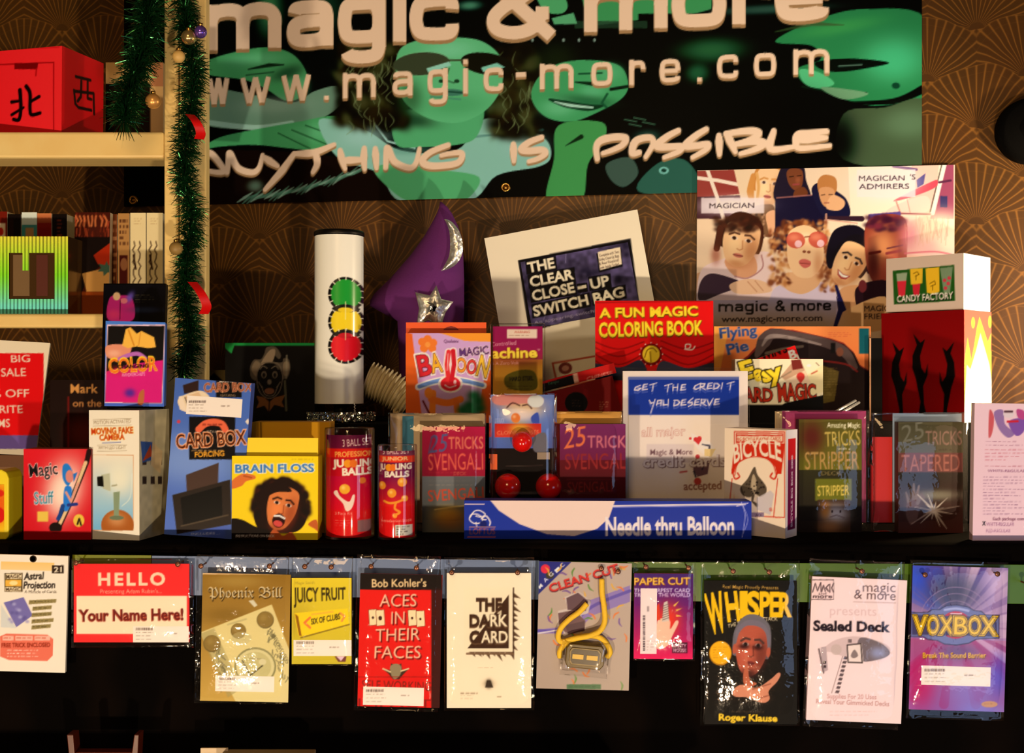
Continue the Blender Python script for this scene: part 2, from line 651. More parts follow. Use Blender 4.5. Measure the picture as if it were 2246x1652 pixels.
def thing(name, label, cat, M=None, group=None):
    o = bpy.data.objects.new(name, None)
    o.empty_display_size = 0.03
    COL.objects.link(o)
    if M is not None:
        o.matrix_world = M
    return tag(o, label, cat, group)


def finish(p, name, m, parent, bend=None):
    o = p.mesh(name, m, parent, bend)
    for s in p.subs or ():
        s.mesh(s.tag, M_PRINT, o if s.tag == 'price_sticker' else parent)
    return o


def face(BL, BR, TL, d, bg, yaw=0.0, pitch=0.0, step=2.0):
    M, w, h = pose(BL, BR, TL, d, yaw, pitch)
    p = Print(M, -w / 2, w / 2, 0, h, F / d, bg, step)
    p.subs, p.w, p.h = [], w, h
    return p


def boxed(name, label, cat, BL, BR, TL, d, t, art, bg, yaw=0.0, pitch=0.0, body=(200, 190, 175), m=M_PRINT, right=None, left=None, group=None, step=2.0, part='printed_front', body_part='box_body', top=None):
    """a carton or card with a printed front (and printed sides where they show)"""
    p = face(BL, BR, TL, d, bg, yaw, pitch, step)
    r = thing(name, label, cat, p.M, group)
    art(p)
    p.off = .0003
    finish(p, part, m, r)
    w, h = p.w, p.h
    box(body_part, -w / 2, w / 2, 0, t, 0, h, plain(body), r, bevel=min(.0008, t / 4))
    for sd, s in ((right, 1), (left, -1)):
        if sd:
            Ms = p.M @ Matrix.Translation((s * w / 2, t / 2, 0)) @ Matrix.Rotation(s * math.pi / 2, 4, 'Z')
            q = Print(Ms, -t / 2, t / 2, 0, h, F / d, sd[1], step)
            q.subs, q.off = [], .0003
            sd[0](q)
            o = q.mesh('printed_side', m, r)
            o.matrix_basis = p.M.inverted() @ Ms
    return r, p


def crinkle(name, M, u0, u1, v0, v1, y0, y1, m, parent, seed=1, amp=.0010, nx=26, nz=38, cell=5):
    """a clear bag: a crumpled front and back sheet closed along the edges"""
    U, V = np.meshgrid(np.linspace(u0, u1, nx), np.linspace(v1, v0, nz))
    s, t = np.linspace(-1, 1, nx)[None], np.linspace(-1, 1, nz)[:, None]
    bul = (1 - s ** 6) * (1 - t ** 6)
    ym = (y0 + y1) / 2
    co = []
    for k, y in enumerate((y0, y1)):
        n = noise2(nz, nx, cell, seed * 7 + k) + .5 * noise2(nz, nx, cell / 2.2, seed * 7 + k + 3) - .75
        co.append(np.stack([U, ym + (y - ym) * bul + n * amp * (.3 + 1.1 * np.maximum(np.abs(s), np.abs(t)) ** 5) * (bul if k else 1), V], -1).reshape(-1, 3))
    i = np.arange(nx * nz).reshape(nz, nx)
    q = np.stack([i[1:, :-1], i[1:, 1:], i[:-1, 1:], i[:-1, :-1]], -1).reshape(-1, 4)
    n = nx * nz
    rim = np.concatenate([i[0, :], i[1:, -1], i[-1, -2::-1], i[-2:0:-1, 0]])
    r2 = np.roll(rim, -1)
    e = np.stack([rim, r2, r2 + n, rim + n], -1)
    return grid_mesh(name, np.vstack(co), np.vstack([q, q[:, ::-1] + n, e]), None, m, parent)


def bag_of(p, r, x0, y0, x1, y1, seed, front=.0035, back=.009, **k):
    """clear bag around a card, its outline as seen"""
    q = [p.Mi @ hit(x, y, p.o, p.n) for x, y in ((x0, y1), (x1, y0))]
    return crinkle('plastic_bag', p.M, q[0].x, q[1].x, q[0].z, q[1].z, -front, back, M_FILM, r, seed, **k)


def person(P, cx, cy, w, h, rot=0.0, skin=(225, 160, 105), hair=(40, 20, 10), dark=(150, 85, 45), smile=1, specs=None, curls=0, mouth=(150, 60, 50), seed=1, eye=(50, 25, 15), open_=0, gray=None):
    """a printed portrait head"""
    r = math.radians(rot)
    f = lambda x, y: (cx + (x * w * math.cos(r) - y * h * math.sin(r)) / 2, cy + (x * w * math.sin(r) + y * h * math.cos(r)) / 2)
    g = random.Random(seed)
    if curls:
        for i in range(70):
            a = g.uniform(-.35, math.pi + .35)
            q = g.uniform(1.0, curls)
            x, y = f(1.05 * q * math.cos(a), -.25 - q * math.sin(a) * .9 + (.55 if abs(math.cos(a)) > .75 else 0) * g.random() * 1.8)
            k = g.uniform(.75, 1.5)
            P.blob(x, y, w * .13, w * .12, tuple(min(255, v * k) for v in hair), .8)
    else:
        P.poly([f(*q) for q in ((-1.12, .1), (-1.12, -.7), (-.6, -1.3), (.2, -1.38), (.9, -1.05), (1.12, -.4), (1.08, .2), (.8, .3), (-.85, .3))], hair, s=True)
    P.poly([f(*q) for q in ((-.95, -.3), (-.8, -.85), (0, -1.02), (.8, -.85), (.95, -.3), (.88, .25), (.55, .8), (.15, 1.0), (-.2, 1.0), (-.6, .78), (-.88, .25))], skin, s=True)
    P.blob(*f(.62, .15), w * .22, h * .36, dark, .65, rot)
    P.blob(*f(-.3, .1), w * .2, h * .22, tuple(min(255, v * 1.13) for v in skin), .7, rot)
    P.blob(*f(0, .9), w * .26, h * .1, dark, .6, rot)
    if gray:
        P.poly([f(*q) for q in ((-.95, -.2), (-1.0, -.75), (-.4, -1.15), (.5, -1.1), (1.02, -.6), (1.0, .1), (.9, -.3), (.72, -.72), (.3, -.93), (-.4, -.93), (-.82, -.62))], gray, s=True)
        for q in (-1.0, 1.02):
            P.ell(*f(q, .02), w * .06, h * .1, skin, 1, rot)
    for s in (-1, 1):
        P.line([f(s * .66, -.32), f(s * .42, -.44), f(s * .16, -.41)], h * .045, hair if not gray else (60, 40, 35), .8)
        if specs:
            P.ell(*f(s * .45, -.15), w * .2, h * .145, specs, .85, rot)
            P.line([f(s * .1, -.2), f(s * .8, -.25)], h * .03, specs)
            P.blob(*f(s * .45 + .12, -.06), w * .06, h * .05, (255, 225, 200), .8)
        else:
            P.ell(*f(s * .38, -.2), w * .1, h * .038, (235, 205, 180), .8, rot)
            P.ell(*f(s * .38, -.2), w * .055, h * .04, eye, 1, rot)
    P.line([f(.08, -.15), f(.16, .2), f(.02, .28), f(-.12, .24)], h * .025, dark, .7)
    if open_:
        P.ell(*f(0, .58), w * .2, h * .16, (45, 8, 5), 1, rot)
        P.ell(*f(0, .72), w * .15, h * .07, (215, 70, 60), 1, rot)
        P.line([f(-.32, .42), f(0, .36), f(.32, .42)], h * .045, (240, 225, 205))
    elif smile > 1:
        P.poly([f(*q) for q in ((-.45, .42), (0, .5), (.45, .42), (.28, .66), (0, .74), (-.28, .66))], mouth)
        P.poly([f(*q) for q in ((-.38, .46), (0, .53), (.38, .46), (.22, .6), (0, .64), (-.22, .6))], (250, 235, 215))
    else:
        P.ell(*f(0, .52), w * .13, h * .045, mouth, .9, rot)
        P.line([f(-.25, .51), f(0, .53), f(.25, .51)], h * .018, (90, 35, 25), .9)
    return f
# ------------------------------------------------------------------ the setting: wall, floor, table, riser
WY, WYAW = 0.5, 9.0
xw, nw, zw = axes(WYAW, 0)
WM = Matrix((xw, nw, Vector((0, 0, 1)))).transposed().to_4x4()
WM.translation = Vector((0, WY, 0))


def wallpaper():
    m = bpy.data.materials.new('fan_wallpaper')
    m.use_nodes = True
    nt = m.node_tree
    b = nt.nodes['Principled BSDF']
    b.inputs['Roughness'].default_value = 0.42
    b.inputs['Specular IOR Level'].default_value = 0.35
    tc = nt.nodes.new('ShaderNodeTexCoord')
    sp = nt.nodes.new('ShaderNodeSeparateXYZ')
    nz = nt.nodes.new('ShaderNodeTexNoise')
    nz.inputs['Scale'].default_value = 9
    nt.links.new(tc.outputs['Object'], nz.inputs['Vector'])
    nt.links.new(tc.outputs['Object'], sp.inputs[0])

    def n(op, *a):
        q = nt.nodes.new('ShaderNodeMath')
        q.operation = op
        for i, v in enumerate(a):
            if isinstance(v, (int, float)):
                q.inputs[i].default_value = v
            else:
                nt.links.new(v, q.inputs[i])
        return q.outputs[0]
    w, h, R = 0.155, 0.08, 0.104
    x, z = sp.outputs['X'], n('ADD', sp.outputs['Z'], n('MULTIPLY', n('SUBTRACT', nz.outputs['Fac'], 0.5), 0.03))
    V = n('DIVIDE', z, h)
    r0 = n('FLOOR', V)

    def fan(row):
        U = n('SUBTRACT', n('DIVIDE', x, w), n('MULTIPLY', n('FLOORED_MODULO', row, 2.0), 0.5))
        dx = n('MULTIPLY', n('SUBTRACT', n('SUBTRACT', U, n('FLOOR', U)), 0.5), w)
        dz = n('SUBTRACT', z, n('MULTIPLY', row, h))
        d = n('SQRT', n('ADD', n('MULTIPLY', dx, dx), n('MULTIPLY', dz, dz)))
        return d, n('ARCTAN2', dx, dz)
    d1, a1 = fan(n('SUBTRACT', r0, 1.0))
    d0, a0 = fan(r0)
    k = n('LESS_THAN', d1, R)
    mixv = lambda p, q: n('ADD', n('MULTIPLY', k, p), n('MULTIPLY', n('SUBTRACT', 1.0, k), q))
    d, a = mixv(d1, d0), mixv(a1, a0)
    rib = n('POWER', n('ABSOLUTE', n('COSINE', n('MULTIPLY', a, 21.0))), 16.0)
    rim = n('POWER', n('ABSOLUTE', n('COSINE', n('MULTIPLY', d, 180.0))), 14.0)
    rim = n('MULTIPLY', rim, n('GREATER_THAN', d, R * 0.86))
    g = n('MINIMUM', n('ADD', n('MULTIPLY', rib, n('GREATER_THAN', d, 0.012)), n('MULTIPLY', rim, 0.7)), 1.0)
    c1 = nt.nodes.new('ShaderNodeMix')
    c1.data_type = 'RGBA'
    c1.inputs[6].default_value = (*alb((84, 44, 12)), 1)
    c1.inputs[7].default_value = (*alb((62, 40, 12)), 1)
    nt.links.new(nz.outputs['Fac'], c1.inputs[0])
    c2 = nt.nodes.new('ShaderNodeMix')
    c2.data_type = 'RGBA'
    nt.links.new(n('MULTIPLY', g, 0.26), c2.inputs[0])
    nt.links.new(c1.outputs[2], c2.inputs[6])
    c2.inputs[7].default_value = (*alb((206, 128, 44)), 1)
    nt.links.new(c2.outputs[2], b.inputs['Base Color'])
    return m


wall = box('wall_back', -1.7, 1.9, 0, 0.08, 0, 2.7, wallpaper())
wall.matrix_world = WM
tag(wall, kind='structure')
fl = box('floor', -3.2, 3.2, -4.2, 1.2, -0.06, 0, mat('floor_boards', (70, 42, 22), 0.5))
tag(fl, kind='structure')

TZ = ZC - SHELF
RZ = ZC - RISER
M_CLOTH = mat('black_velvet', (7, 5, 4), 0.9, spec=0.08, bump=(400, 0.3, 0.001))


def drape():
    """black cloth lying on the table and falling over its front"""
    m = bpy.data.materials.new('dark_figured_cloth')
    m.use_nodes = True
    nt = m.node_tree
    b = nt.nodes['Principled BSDF']
    b.inputs['Roughness'].default_value = 0.95
    b.inputs['Specular IOR Level'].default_value = 0.04
    tc = nt.nodes.new('ShaderNodeTexCoord')
    vo = nt.nodes.new('ShaderNodeTexVoronoi')
    vo.inputs['Scale'].default_value = 11
    nt.links.new(tc.outputs['Object'], vo.inputs['Vector'])
    wv = nt.nodes.new('ShaderNodeTexWave')
    wv.inputs['Scale'].default_value = 2.0
    wv.inputs['Distortion'].default_value = 14
    wv.inputs['Detail'].default_value = 3
    nt.links.new(tc.outputs['Object'], wv.inputs['Vector'])
    mu = nt.nodes.new('ShaderNodeMath')
    mu.operation = 'MULTIPLY'
    nt.links.new(vo.outputs['Distance'], mu.inputs[0])
    nt.links.new(wv.outputs['Fac'], mu.inputs[1])
    rp = nt.nodes.new('ShaderNodeValToRGB')
    rp.color_ramp.elements[0].position = 0.22
    rp.color_ramp.elements[0].color = (0.0012, 0.0008, 0.0007, 1)
    rp.color_ramp.elements[1].position = 0.75
    rp.color_ramp.elements[1].color = (0.003, 0.0018, 0.0013, 1)
    nt.links.new(mu.outputs[0], rp.inputs[0])
    nt.links.new(rp.outputs[0], b.inputs['Base Color'])
    prof = [(9, TZ), (0.2, TZ), (0.02, TZ), (0.004, TZ - .001), (-0.001, TZ - .006)] + [(-0.001 - .003 * i / 12, TZ - .006 - .09 * i) for i in range(1, 12)]
    xs = np.linspace(-1.25, 1.25, 120)
    co = []
    for j, (y, z) in enumerate(prof):
        fold = max(0, j - 5) / 10
        for x in xs:
            y_ = min(y, WY - x * .1584 - .012)
            co.append((x, y_ - fold * .003 * (1 + math.sin(x * 23 + .8 * math.sin(x * 7))), z))
    n = len(xs)
    i = np.arange(len(prof) * n).reshape(-1, n)
    q = np.stack([i[1:, :-1], i[1:, 1:], i[:-1, 1:], i[:-1, :-1]], -1).reshape(-1, 4)
    o = grid_mesh('tablecloth', np.array(co), q[:, ::-1], None, m)
    return tag(o, 'black cloth covering the display table and hanging down its front behind the packets', 'cloth')


drape()
tb = thing('display_table', 'long display table under the black cloth', 'table', Matrix.Translation((0, 0.25, 0)))
bk = lambda x: WY - x * .1584 - .02 - .25
o = mesh_from('tabletop', [(x, y, z) for z in (TZ - .03, TZ - .002) for x, y in ((-1.22, -.24), (1.22, -.24), (1.22, bk(1.22)), (-1.22, bk(-1.22)))], [(3, 2, 1, 0), (4, 5, 6, 7), (0, 1, 5, 4), (1, 2, 6, 5), (2, 3, 7, 6), (3, 0, 4, 7)], M_BLACK, tb)
for x in (-1.18, 1.18):
    for y in (-.2, bk(x) - .04):
        box('leg', x - .025, x + .025, y - .025, y + .025, 0, TZ - .03, M_BLACK, tb)
X0, X1 = at(452, 900, 1.7).x, at(2246, 900, 1.7).x + .05
bk = lambda x: WY - x * .1584 - .01
rs = mesh_from('riser', [(x, y, z) for z in (TZ + .0005, RZ) for x, y in ((X0, .2), (X1, .2), (X1, bk(X1)), (X0, bk(X0)))], [(3, 2, 1, 0), (4, 5, 6, 7), (0, 1, 5, 4), (1, 2, 6, 5), (2, 3, 7, 6), (3, 0, 4, 7)], M_CLOTH, bevel=.003)
tag(rs, 'long black cloth-covered riser behind the front row of boxes', 'riser')

# ------------------------------------------------------------------ the wooden rack
M_PINE = mat('pine', (252, 196, 108), 0.38, spec=0.4)
nt = M_PINE.node_tree
b = nt.nodes['Principled BSDF']
tc = nt.nodes.new('ShaderNodeTexCoord')
mp = nt.nodes.new('ShaderNodeMapping')
mp.inputs['Scale'].default_value = (2.0, 30, 2.0)
wv = nt.nodes.new('ShaderNodeTexNoise')
wv.inputs['Scale'].default_value = 6
wv.inputs['Detail'].default_value = 4
rp = nt.nodes.new('ShaderNodeValToRGB')
rp.color_ramp.elements[0].color = (*alb((240, 178, 88)), 1)
rp.color_ramp.elements[1].color = (*alb((255, 214, 130)), 1)
nt.links.new(tc.outputs['Object'], mp.inputs[0])
nt.links.new(mp.outputs[0], wv.inputs['Vector'])
nt.links.new(wv.outputs['Fac'], rp.inputs[0])
nt.links.new(rp.outputs[0], b.inputs['Base Color'])
RD = 1.70
rk = thing('wooden_rack', 'pale pine shelf rack with one upright post, wound with green tinsel', 'rack', Matrix.Translation((-.6, RD + CAMY, TZ)))
ry = lambda y: ZC - (y - 826) * RD / F - TZ
pxl, pxm, pxr = (at(x, 0, RD).x + .6 for x in (360, 386, 447))
box('post', pxl, pxm, 0, .03, 0.0005, 1.1, M_PINE, rk, bevel=.002)
box('post', pxm + .0015, pxr, 0.012, .034, 0.0005, 1.1, M_PINE, rk, bevel=.002)
box('post', at(366, 0, 1.99).x + .6, at(398, 0, 1.99).x + .6, .28, .31, .0005, 1.1, M_PINE, rk, bevel=.002)
for ya, yb in ((288, 346), (688, 719)):
    o = box('shelf', -.55, pxl - .0008, 0.0245, .24, ry(ya) - .008, ry(ya), M_PINE, rk)
    box('front_rail', -.55, pxl - .0008, 0.002, .024, ry(yb), ry(ya), M_PINE, o, bevel=.004)
box('post', -.55, -.52, .02, .3, .0005, 1.1, M_PINE, rk, bevel=.002).location.x = -.032
SHA, SHB = ry(288) + TZ, ry(688) + TZ

# ------------------------------------------------------------------ the banner on the wall
BO = WM @ Matrix.Translation((0, -.006, 0))
tmp = Print(BO, -1, 1, 0, 1, F / 2.0, (0, 0, 0), 60)
loc = lambda x, y: tmp.Mi @ hit(x, y, tmp.o, tmp.n)
P = Print(BO, loc(272, 300).x, loc(2022, 300).x, loc(1108, 433).z, loc(1100, -90).z, F / 2.0, (8, 12, 8), 2.3)
P.subs = []
G1, G2, G3, GD = (112, 202, 140), (70, 158, 92), (36, 92, 48), (10, 20, 10)
SH = (140, 196, 172)
# left figure lying sideways
P.blob(590, 20, 30, 60, G2, .8).blob(500, 30, 60, 40, GD, .8)  # first blob: a window reflection on the vinyl, painted as a green streak
P.poly([(440, 140), (500, 118), (580, 104), (640, 118), (672, 160), (668, 205), (630, 222), (585, 196), (540, 176), (480, 168), (440, 160)], G2, s=True)
P.blob(560, 130, 80, 18, G1, .6).blob(655, 190, 25, 30, G1, .6).blob(630, 160, 40, 16, (20, 40, 22), .6, -15)
P.line([(545, 152), (590, 143), (622, 142)], [3, 9, 3], (20, 30, 18), .9).line([(540, 165), (600, 158)], 3, (25, 50, 28), .7)
P.poly([(440, 195), (540, 205), (640, 225), (690, 200), (740, 190), (750, 225), (700, 262), (620, 276), (540, 284), (440, 268)], (104, 140, 112), s=True)
P.blob(600, 230, 90, 22, (150, 175, 150), .5).line([(450, 268), (560, 280), (640, 270)], 12, (165, 205, 180), .8, s=True)
P.poly([(440, 330), (480, 302), (560, 284), (650, 268), (740, 255), (792, 290), (770, 318), (700, 330), (640, 326), (560, 318), (480, 322)], G2, s=True)
P.blob(700, 290, 70, 24, G1, .5).line([(640, 285), (720, 318)], 3, G3).line([(610, 292), (680, 326)], 3, G3).line([(670, 275), (755, 305)], 3, G3)
P.poly([(440, 340), (560, 330), (650, 335), (760, 350), (860, 400), (900, 440), (440, 450)], (26, 14, 8), s=True)
for i in range(26):
    x = 520 + i * 10
    y = 432 - (i / 26) ** 1.6 * 62
    P.line([(x, y + 12 + 6 * math.sin(i)), (x + 16, y + 2), (x + 34, y - 10 + 5 * math.sin(i * 2.1))], [2, 7, 2], (78, 128, 100) if i % 3 else (150, 190, 160), .8)
P.blob(560, 408, 20, 14, (90, 120, 95), .8)
# curly haired figure with sunglasses
P.poly([(700, 262), (800, 285), (880, 330), (1000, 330), (1060, 262), (1130, 275), (1196, 305), (1208, 345), (1180, 366), (1090, 385), (1030, 440), (880, 442), (830, 380), (740, 345)], SH, s=True)
P.blob(800, 300, 60, 26, (165, 212, 196), .7).blob(1150, 320, 50, 30, (150, 195, 180), .7).blob(900, 330, 60, 10, (90, 150, 130), .5).line([(820, 270), (850, 310), (910, 325)], 4, (170, 220, 205)).line([(1040, 300), (1190, 285)], 5, (70, 120, 110), .6)
P.poly([(860, 250), (900, 240), (1000, 250), (1060, 240), (1045, 300), (1000, 318), (930, 322), (870, 318)], (84, 176, 112), s=True)
P.blob(900, 262, 60, 18, (22, 40, 20), .75, 10)
P.poly([(820, 370), (870, 360), (960, 372), (1050, 388), (1030, 432), (990, 442), (900, 442), (850, 410)], (86, 176, 110), s=True)
g = random.Random(4)
for i in range(340):
    lr = g.random() < .55
    x, y = (g.uniform(745, 892), g.uniform(92, 282)) if lr else (g.uniform(1078, 1178), g.uniform(105, 292))
    P.blob(x, y, g.uniform(12, 26), g.uniform(10, 20), g.choice([(26, 18, 6), (38, 28, 10), (18, 14, 5), (18, 14, 5), (70, 74, 38)]), .8, g.uniform(0, 180))
for i in range(70):
    x = g.choice([g.uniform(755, 870), g.uniform(1090, 1170)])
    y = g.uniform(110, 275)
    P.line([(x, y), (x + g.uniform(-14, 14), y + 16), (x + g.uniform(-8, 8), y + 30)], [1, 3, 1], (120, 140, 86), .55, s=True)
P.poly([(868, 150), (880, 105), (930, 86), (1000, 82), (1060, 92), (1100, 130), (1100, 190), (1070, 238), (1020, 266), (970, 268), (920, 250), (882, 215)], (96, 190, 124), s=True)
P.blob(1000, 230, 80, 26, (70, 160, 96), .6).blob(985, 110, 60, 22, (128, 214, 160), .7).blob(900, 215, 30, 40, (40, 84, 44), .7)
P.ell(925, 140, 62, 25, (26, 24, 12), 1, -4).ell(1068, 140, 58, 24, (26, 24, 12), 1, 8)
P.ell(925, 140, 64, 27, (150, 190, 130), .25, -4)
P.poly([(935, 150), (985, 135), (990, 144), (940, 160)], (150, 215, 185)).poly([(1055, 148), (1090, 138), (1108, 148), (1060, 158)], (130, 205, 175))
P.line([(975, 132), (1015, 132)], 4, (60, 70, 40)).line([(985, 150), (978, 176), (996, 182)], 3, (50, 105, 64)).ell(968, 178, 6, 4, (30, 60, 34)).ell(1002, 178, 6, 4, (30, 60, 34))
P.ell(985, 203, 34, 8, (60, 118, 96), .9).line([(950, 203), (985, 201), (1020, 204)], 3, (24, 60, 40)).line([(945, 212), (1010, 218)], 4, (70, 140, 110), .8)
# smiling figure beside
P.blob(1350, 130, 150, 90, (8, 12, 6), .9).blob(1220, 130, 50, 40, (30, 38, 18), .8)
P.poly([(1165, 205), (1185, 165), (1230, 138), (1300, 132), (1360, 145), (1378, 185), (1365, 215), (1320, 242), (1260, 266), (1210, 262), (1178, 240)], (66, 160, 94), s=True)
P.blob(1225, 235, 40, 22, (112, 200, 140), .7).blob(1335, 160, 34, 22, (96, 186, 124), .6).blob(1300, 200, 30, 18, (98, 190, 130), .7).blob(1290, 222, 70, 14, (20, 60, 32), .5, 8)
P.line([(1205, 218), (1240, 228), (1290, 236), (1322, 232)], [4, 15, 15, 4], (20, 52, 30), s=True).line([(1216, 223), (1250, 231), (1300, 236)], [2, 7, 4], (170, 215, 185), s=True)
P.line([(1262, 180), (1300, 184), (1330, 178)], [3, 9, 3], (16, 40, 22)).line([(1340, 196), (1375, 190)], 7, (16, 34, 20)).line([(1270, 162), (1320, 160)], 4, (30, 80, 46)).line([(1332, 206), (1320, 226), (1330, 235)], 5, (30, 84, 48))
P.poly([(1225, 275), (1320, 268), (1325, 310), (1290, 360), (1275, 440), (1200, 440), (1215, 350)], (66, 150, 76), s=True).line([(1240, 320), (1275, 300)], [1, 10], (20, 40, 20))
P.poly([(1330, 360), (1380, 345), (1400, 380), (1370, 410), (1340, 395)], (60, 84, 70), s=True).poly([(1400, 420), (1440, 360), (1500, 350), (1540, 400), (1540, 430)], (46, 92, 74), s=True)
P.ell(1456, 374, 11, 8, (120, 190, 170)).ell(1456, 374, 6, 4, (20, 50, 36))
for x, y in ((1370, 262), (1390, 258), (1410, 268), (1380, 272)):
    P.line([(x, y), (x + 26, y + 5)], 3, (90, 140, 100), .6)
P.blob(1420, 300, 30, 16, (60, 100, 80), .6)
# upper bits
P.poly([(1260, -80), (1565, -80), (1560, 20), (1480, 42), (1400, 44), (1290, 58)], (62, 150, 84)).rect(1400, 30, 1560, 50, (6, 8, 5)).rect(1260, 46, 1420, 62, (40, 60, 40), .8)
P.poly([(1170, -40), (1220, -30), (1245, 10), (1230, 30), (1190, 20)], (80, 170, 104), s=True).poly([(1210, 40), (1258, 28), (1266, 52), (1216, 54)], (88, 170, 112))
P.blob(1560, 110, 70, 26, (48, 110, 58), .8).blob(1480, 160, 60, 30, (10, 14, 8), .9).blob(1530, 160, 24, 20, (42, 104, 58), .8)
P.blob(1690, 20, 120, 10, (60, 100, 80), .7).blob(700, 20, 60, 60, (40, 90, 60), .5).blob(1030, 12, 26, 10, (80, 160, 120), .8)
for i in range(7):
    P.ell(1100 + i * 34, 88, 3, 4, (170, 200, 180), .7)
# profile at the far end
P.poly([(1700, 90), (1800, 40), (1900, 20), (2030, 40), (2030, 200), (1990, 222), (1920, 232), (1860, 220), (1800, 198), (1760, 180), (1750, 150), (1800, 130), (1780, 100)], (44, 128, 70), s=True)
P.blob(1960, 130, 70, 50, (72, 196, 130), .8).blob(1840, 60, 90, 16, (60, 160, 76), .6, -8).line([(1700, 70), (1780, 52), (1850, 55)], [2, 10, 2], (60, 80, 40), .7)
P.poly([(1790, 136), (1860, 128), (1950, 137), (1900, 150), (1840, 158), (1800, 152)], (10, 20, 12), s=True).line([(1840, 145), (1890, 142)], 3, (120, 160, 130), .6)
P.poly([(1755, 152), (1800, 160), (1830, 184), (1790, 194), (1762, 180)], (84, 190, 122), s=True).line([(1760, 190), (1840, 205), (1900, 204)], 4, (14, 36, 20)).poly([(1800, 192), (1860, 196), (1905, 206), (1850, 218)], (110, 158, 110), s=True)
P.ell(1965, 188, 9, 7, (20, 60, 36)).line([(1850, 226), (1960, 222), (2024, 196)], [4, 12, 18], (8, 12, 7), s=True)
P.poly([(1850, 250), (1940, 236), (2030, 222), (2030, 360), (1850, 350)], (66, 84, 52), s=True).blob(1990, 270, 60, 36, (98, 128, 88), .7).blob(1840, 310, 40, 60, (6, 8, 5), .9)
P.blob(1700, 260, 110, 60, (4, 6, 4), 1).blob(1740, 330, 90, 30, (5, 7, 4), 1)
CR, CS = (246, 206, 166), (170, 128, 82)
for dy, c in ((8, CS), (5, CS), (0, CR)):
    for ch, x0, x1, ya, yb in (('m', 448, 617, 111, 104), ('a', 629, 731, 105, 99), ('g', 742, 846, 96, 92), ('i', 862, 891, 92, 91), ('c', 899, 1006, 90, 85), ('&', 1064, 1222, 86, 76), ('m', 1281, 1464, 71, 61), ('o', 1474, 1592, 60, 56), ('r', 1606, 1690, 54, 50), ('e', 1700, 1818, 48, 42)):
        P.pen(ch, x0, x1, ya + dy, yb + dy, 100, 29, c)
for ch, x0, x1, y in (('w', 455, 503, 229), ('w', 527, 594, 227), ('w', 617, 682, 222), ('.', 710, 722, 219), ('m', 752, 824, 216), ('a', 861, 905, 211), ('g', 938, 982, 207), ('i', 1016, 1026, 206), ('c', 1061, 1104, 203), ('-', 1131, 1154, 192), ('m', 1184, 1258, 196), ('o', 1297, 1343, 191), ('r', 1380, 1416, 187), ('e', 1447, 1492, 184), ('.', 1529, 1540, 179), ('c', 1573, 1619, 175), ('o', 1654, 1702, 171), ('m', 1740, 1819, 164)):
    s = (x1 - x0) * .045
    for dy, c in ((6, CS), (3, CS), (0, CR)):
        P.pen(ch, x0, x1, y + dy, y - s + dy, 56, 10.5, c)
HW = [[(432, 380), (440, 352), (456, 336), (472, 345), (490, 377), (440, 372)], [(498, 378), (502, 345), (505, 338), (522, 368), (552, 378), (568, 368), (576, 340)], [(581, 346), (596, 356), (609, 364)], [(645, 337), (620, 372), (600, 395), (581, 416)],
      [(650, 337), (690, 334), (733, 317)], [(691, 334), (696, 357), (686, 378)], [(746, 330), (750, 350), (757, 370)], [(752, 352), (800, 350)], [(799, 325), (798, 350), (800, 371)], [(823, 326), (826, 369)],
      [(846, 368), (848, 330), (852, 328), (866, 355), (897, 368), (912, 358), (920, 326)], [(983, 318), (945, 333), (927, 350), (934, 361), (960, 364), (1004, 357), (1013, 336), (985, 337), (968, 341)],
      [(1126, 316), (1127, 354)], [(1188, 301), (1160, 312), (1144, 327), (1160, 331), (1190, 329), (1196, 337), (1180, 348), (1160, 354)],
      [(1310, 348), (1308, 322), (1318, 308), (1345, 301), (1372, 302), (1366, 317), (1345, 328), (1322, 336)], [(1402, 334), (1387, 336), (1390, 316), (1402, 305), (1427, 302), (1432, 316), (1416, 344)],
      [(1488, 286), (1462, 300), (1441, 320), (1470, 322), (1494, 321), (1489, 332), (1457, 345)], [(1549, 283), (1525, 298), (1504, 319), (1530, 319), (1553, 316), (1548, 328), (1519, 345)], [(1577, 297), (1578, 339)],
      [(1594, 294), (1604, 314), (1613, 333)], [(1592, 293), (1640, 287), (1664, 291), (1650, 304), (1615, 316)], [(1615, 316), (1655, 310), (1676, 314), (1660, 326), (1624, 337)],
      [(1697, 287), (1690, 326), (1740, 322)], [(1813, 288), (1775, 292), (1750, 296), (1746, 312), (1755, 325), (1820, 319)], [(1754, 308), (1812, 302)]]
for dy, c in ((5, CS), (0, CR)):
    for st in HW:
        P.line([(x, y + dy) for x, y in st], [12, 17, 14, 10], c, s=True)
rt = thing('banner', 'wide green and black vinyl shop banner with large cream lettering on the papered wall', 'banner', BO @ Matrix.Translation(((P.u0 + P.u1) / 2, 0, P.v0)))
dM = rt.matrix_world.inverted() @ BO
o = P.mesh('printed_vinyl', M_VINYL, rt)
o.matrix_basis = dM
for x, y in ((293, 439), (1109, 411)):
    q = loc(x, y)
    ring = lathe('eyelet', [(.0042, 0), (.0042, -.0012), (.0072, -.0016), (.0085, -.0005), (.0085, .001)], M_GOLD, rt, 24, 'y', (q.x, -.0012, q.z))
    ring.matrix_basis = dM
# ------------------------------------------------------------------ tinsel
def foil(name, c, r=.22):
    m = mat(name, c, r, 0.85)
    m.node_tree.nodes['Principled BSDF'].inputs['Base Color'].default_value = (*c, 1)
    return m


M_TINSEL = foil('green_foil', (0.016, 0.11, 0.035))


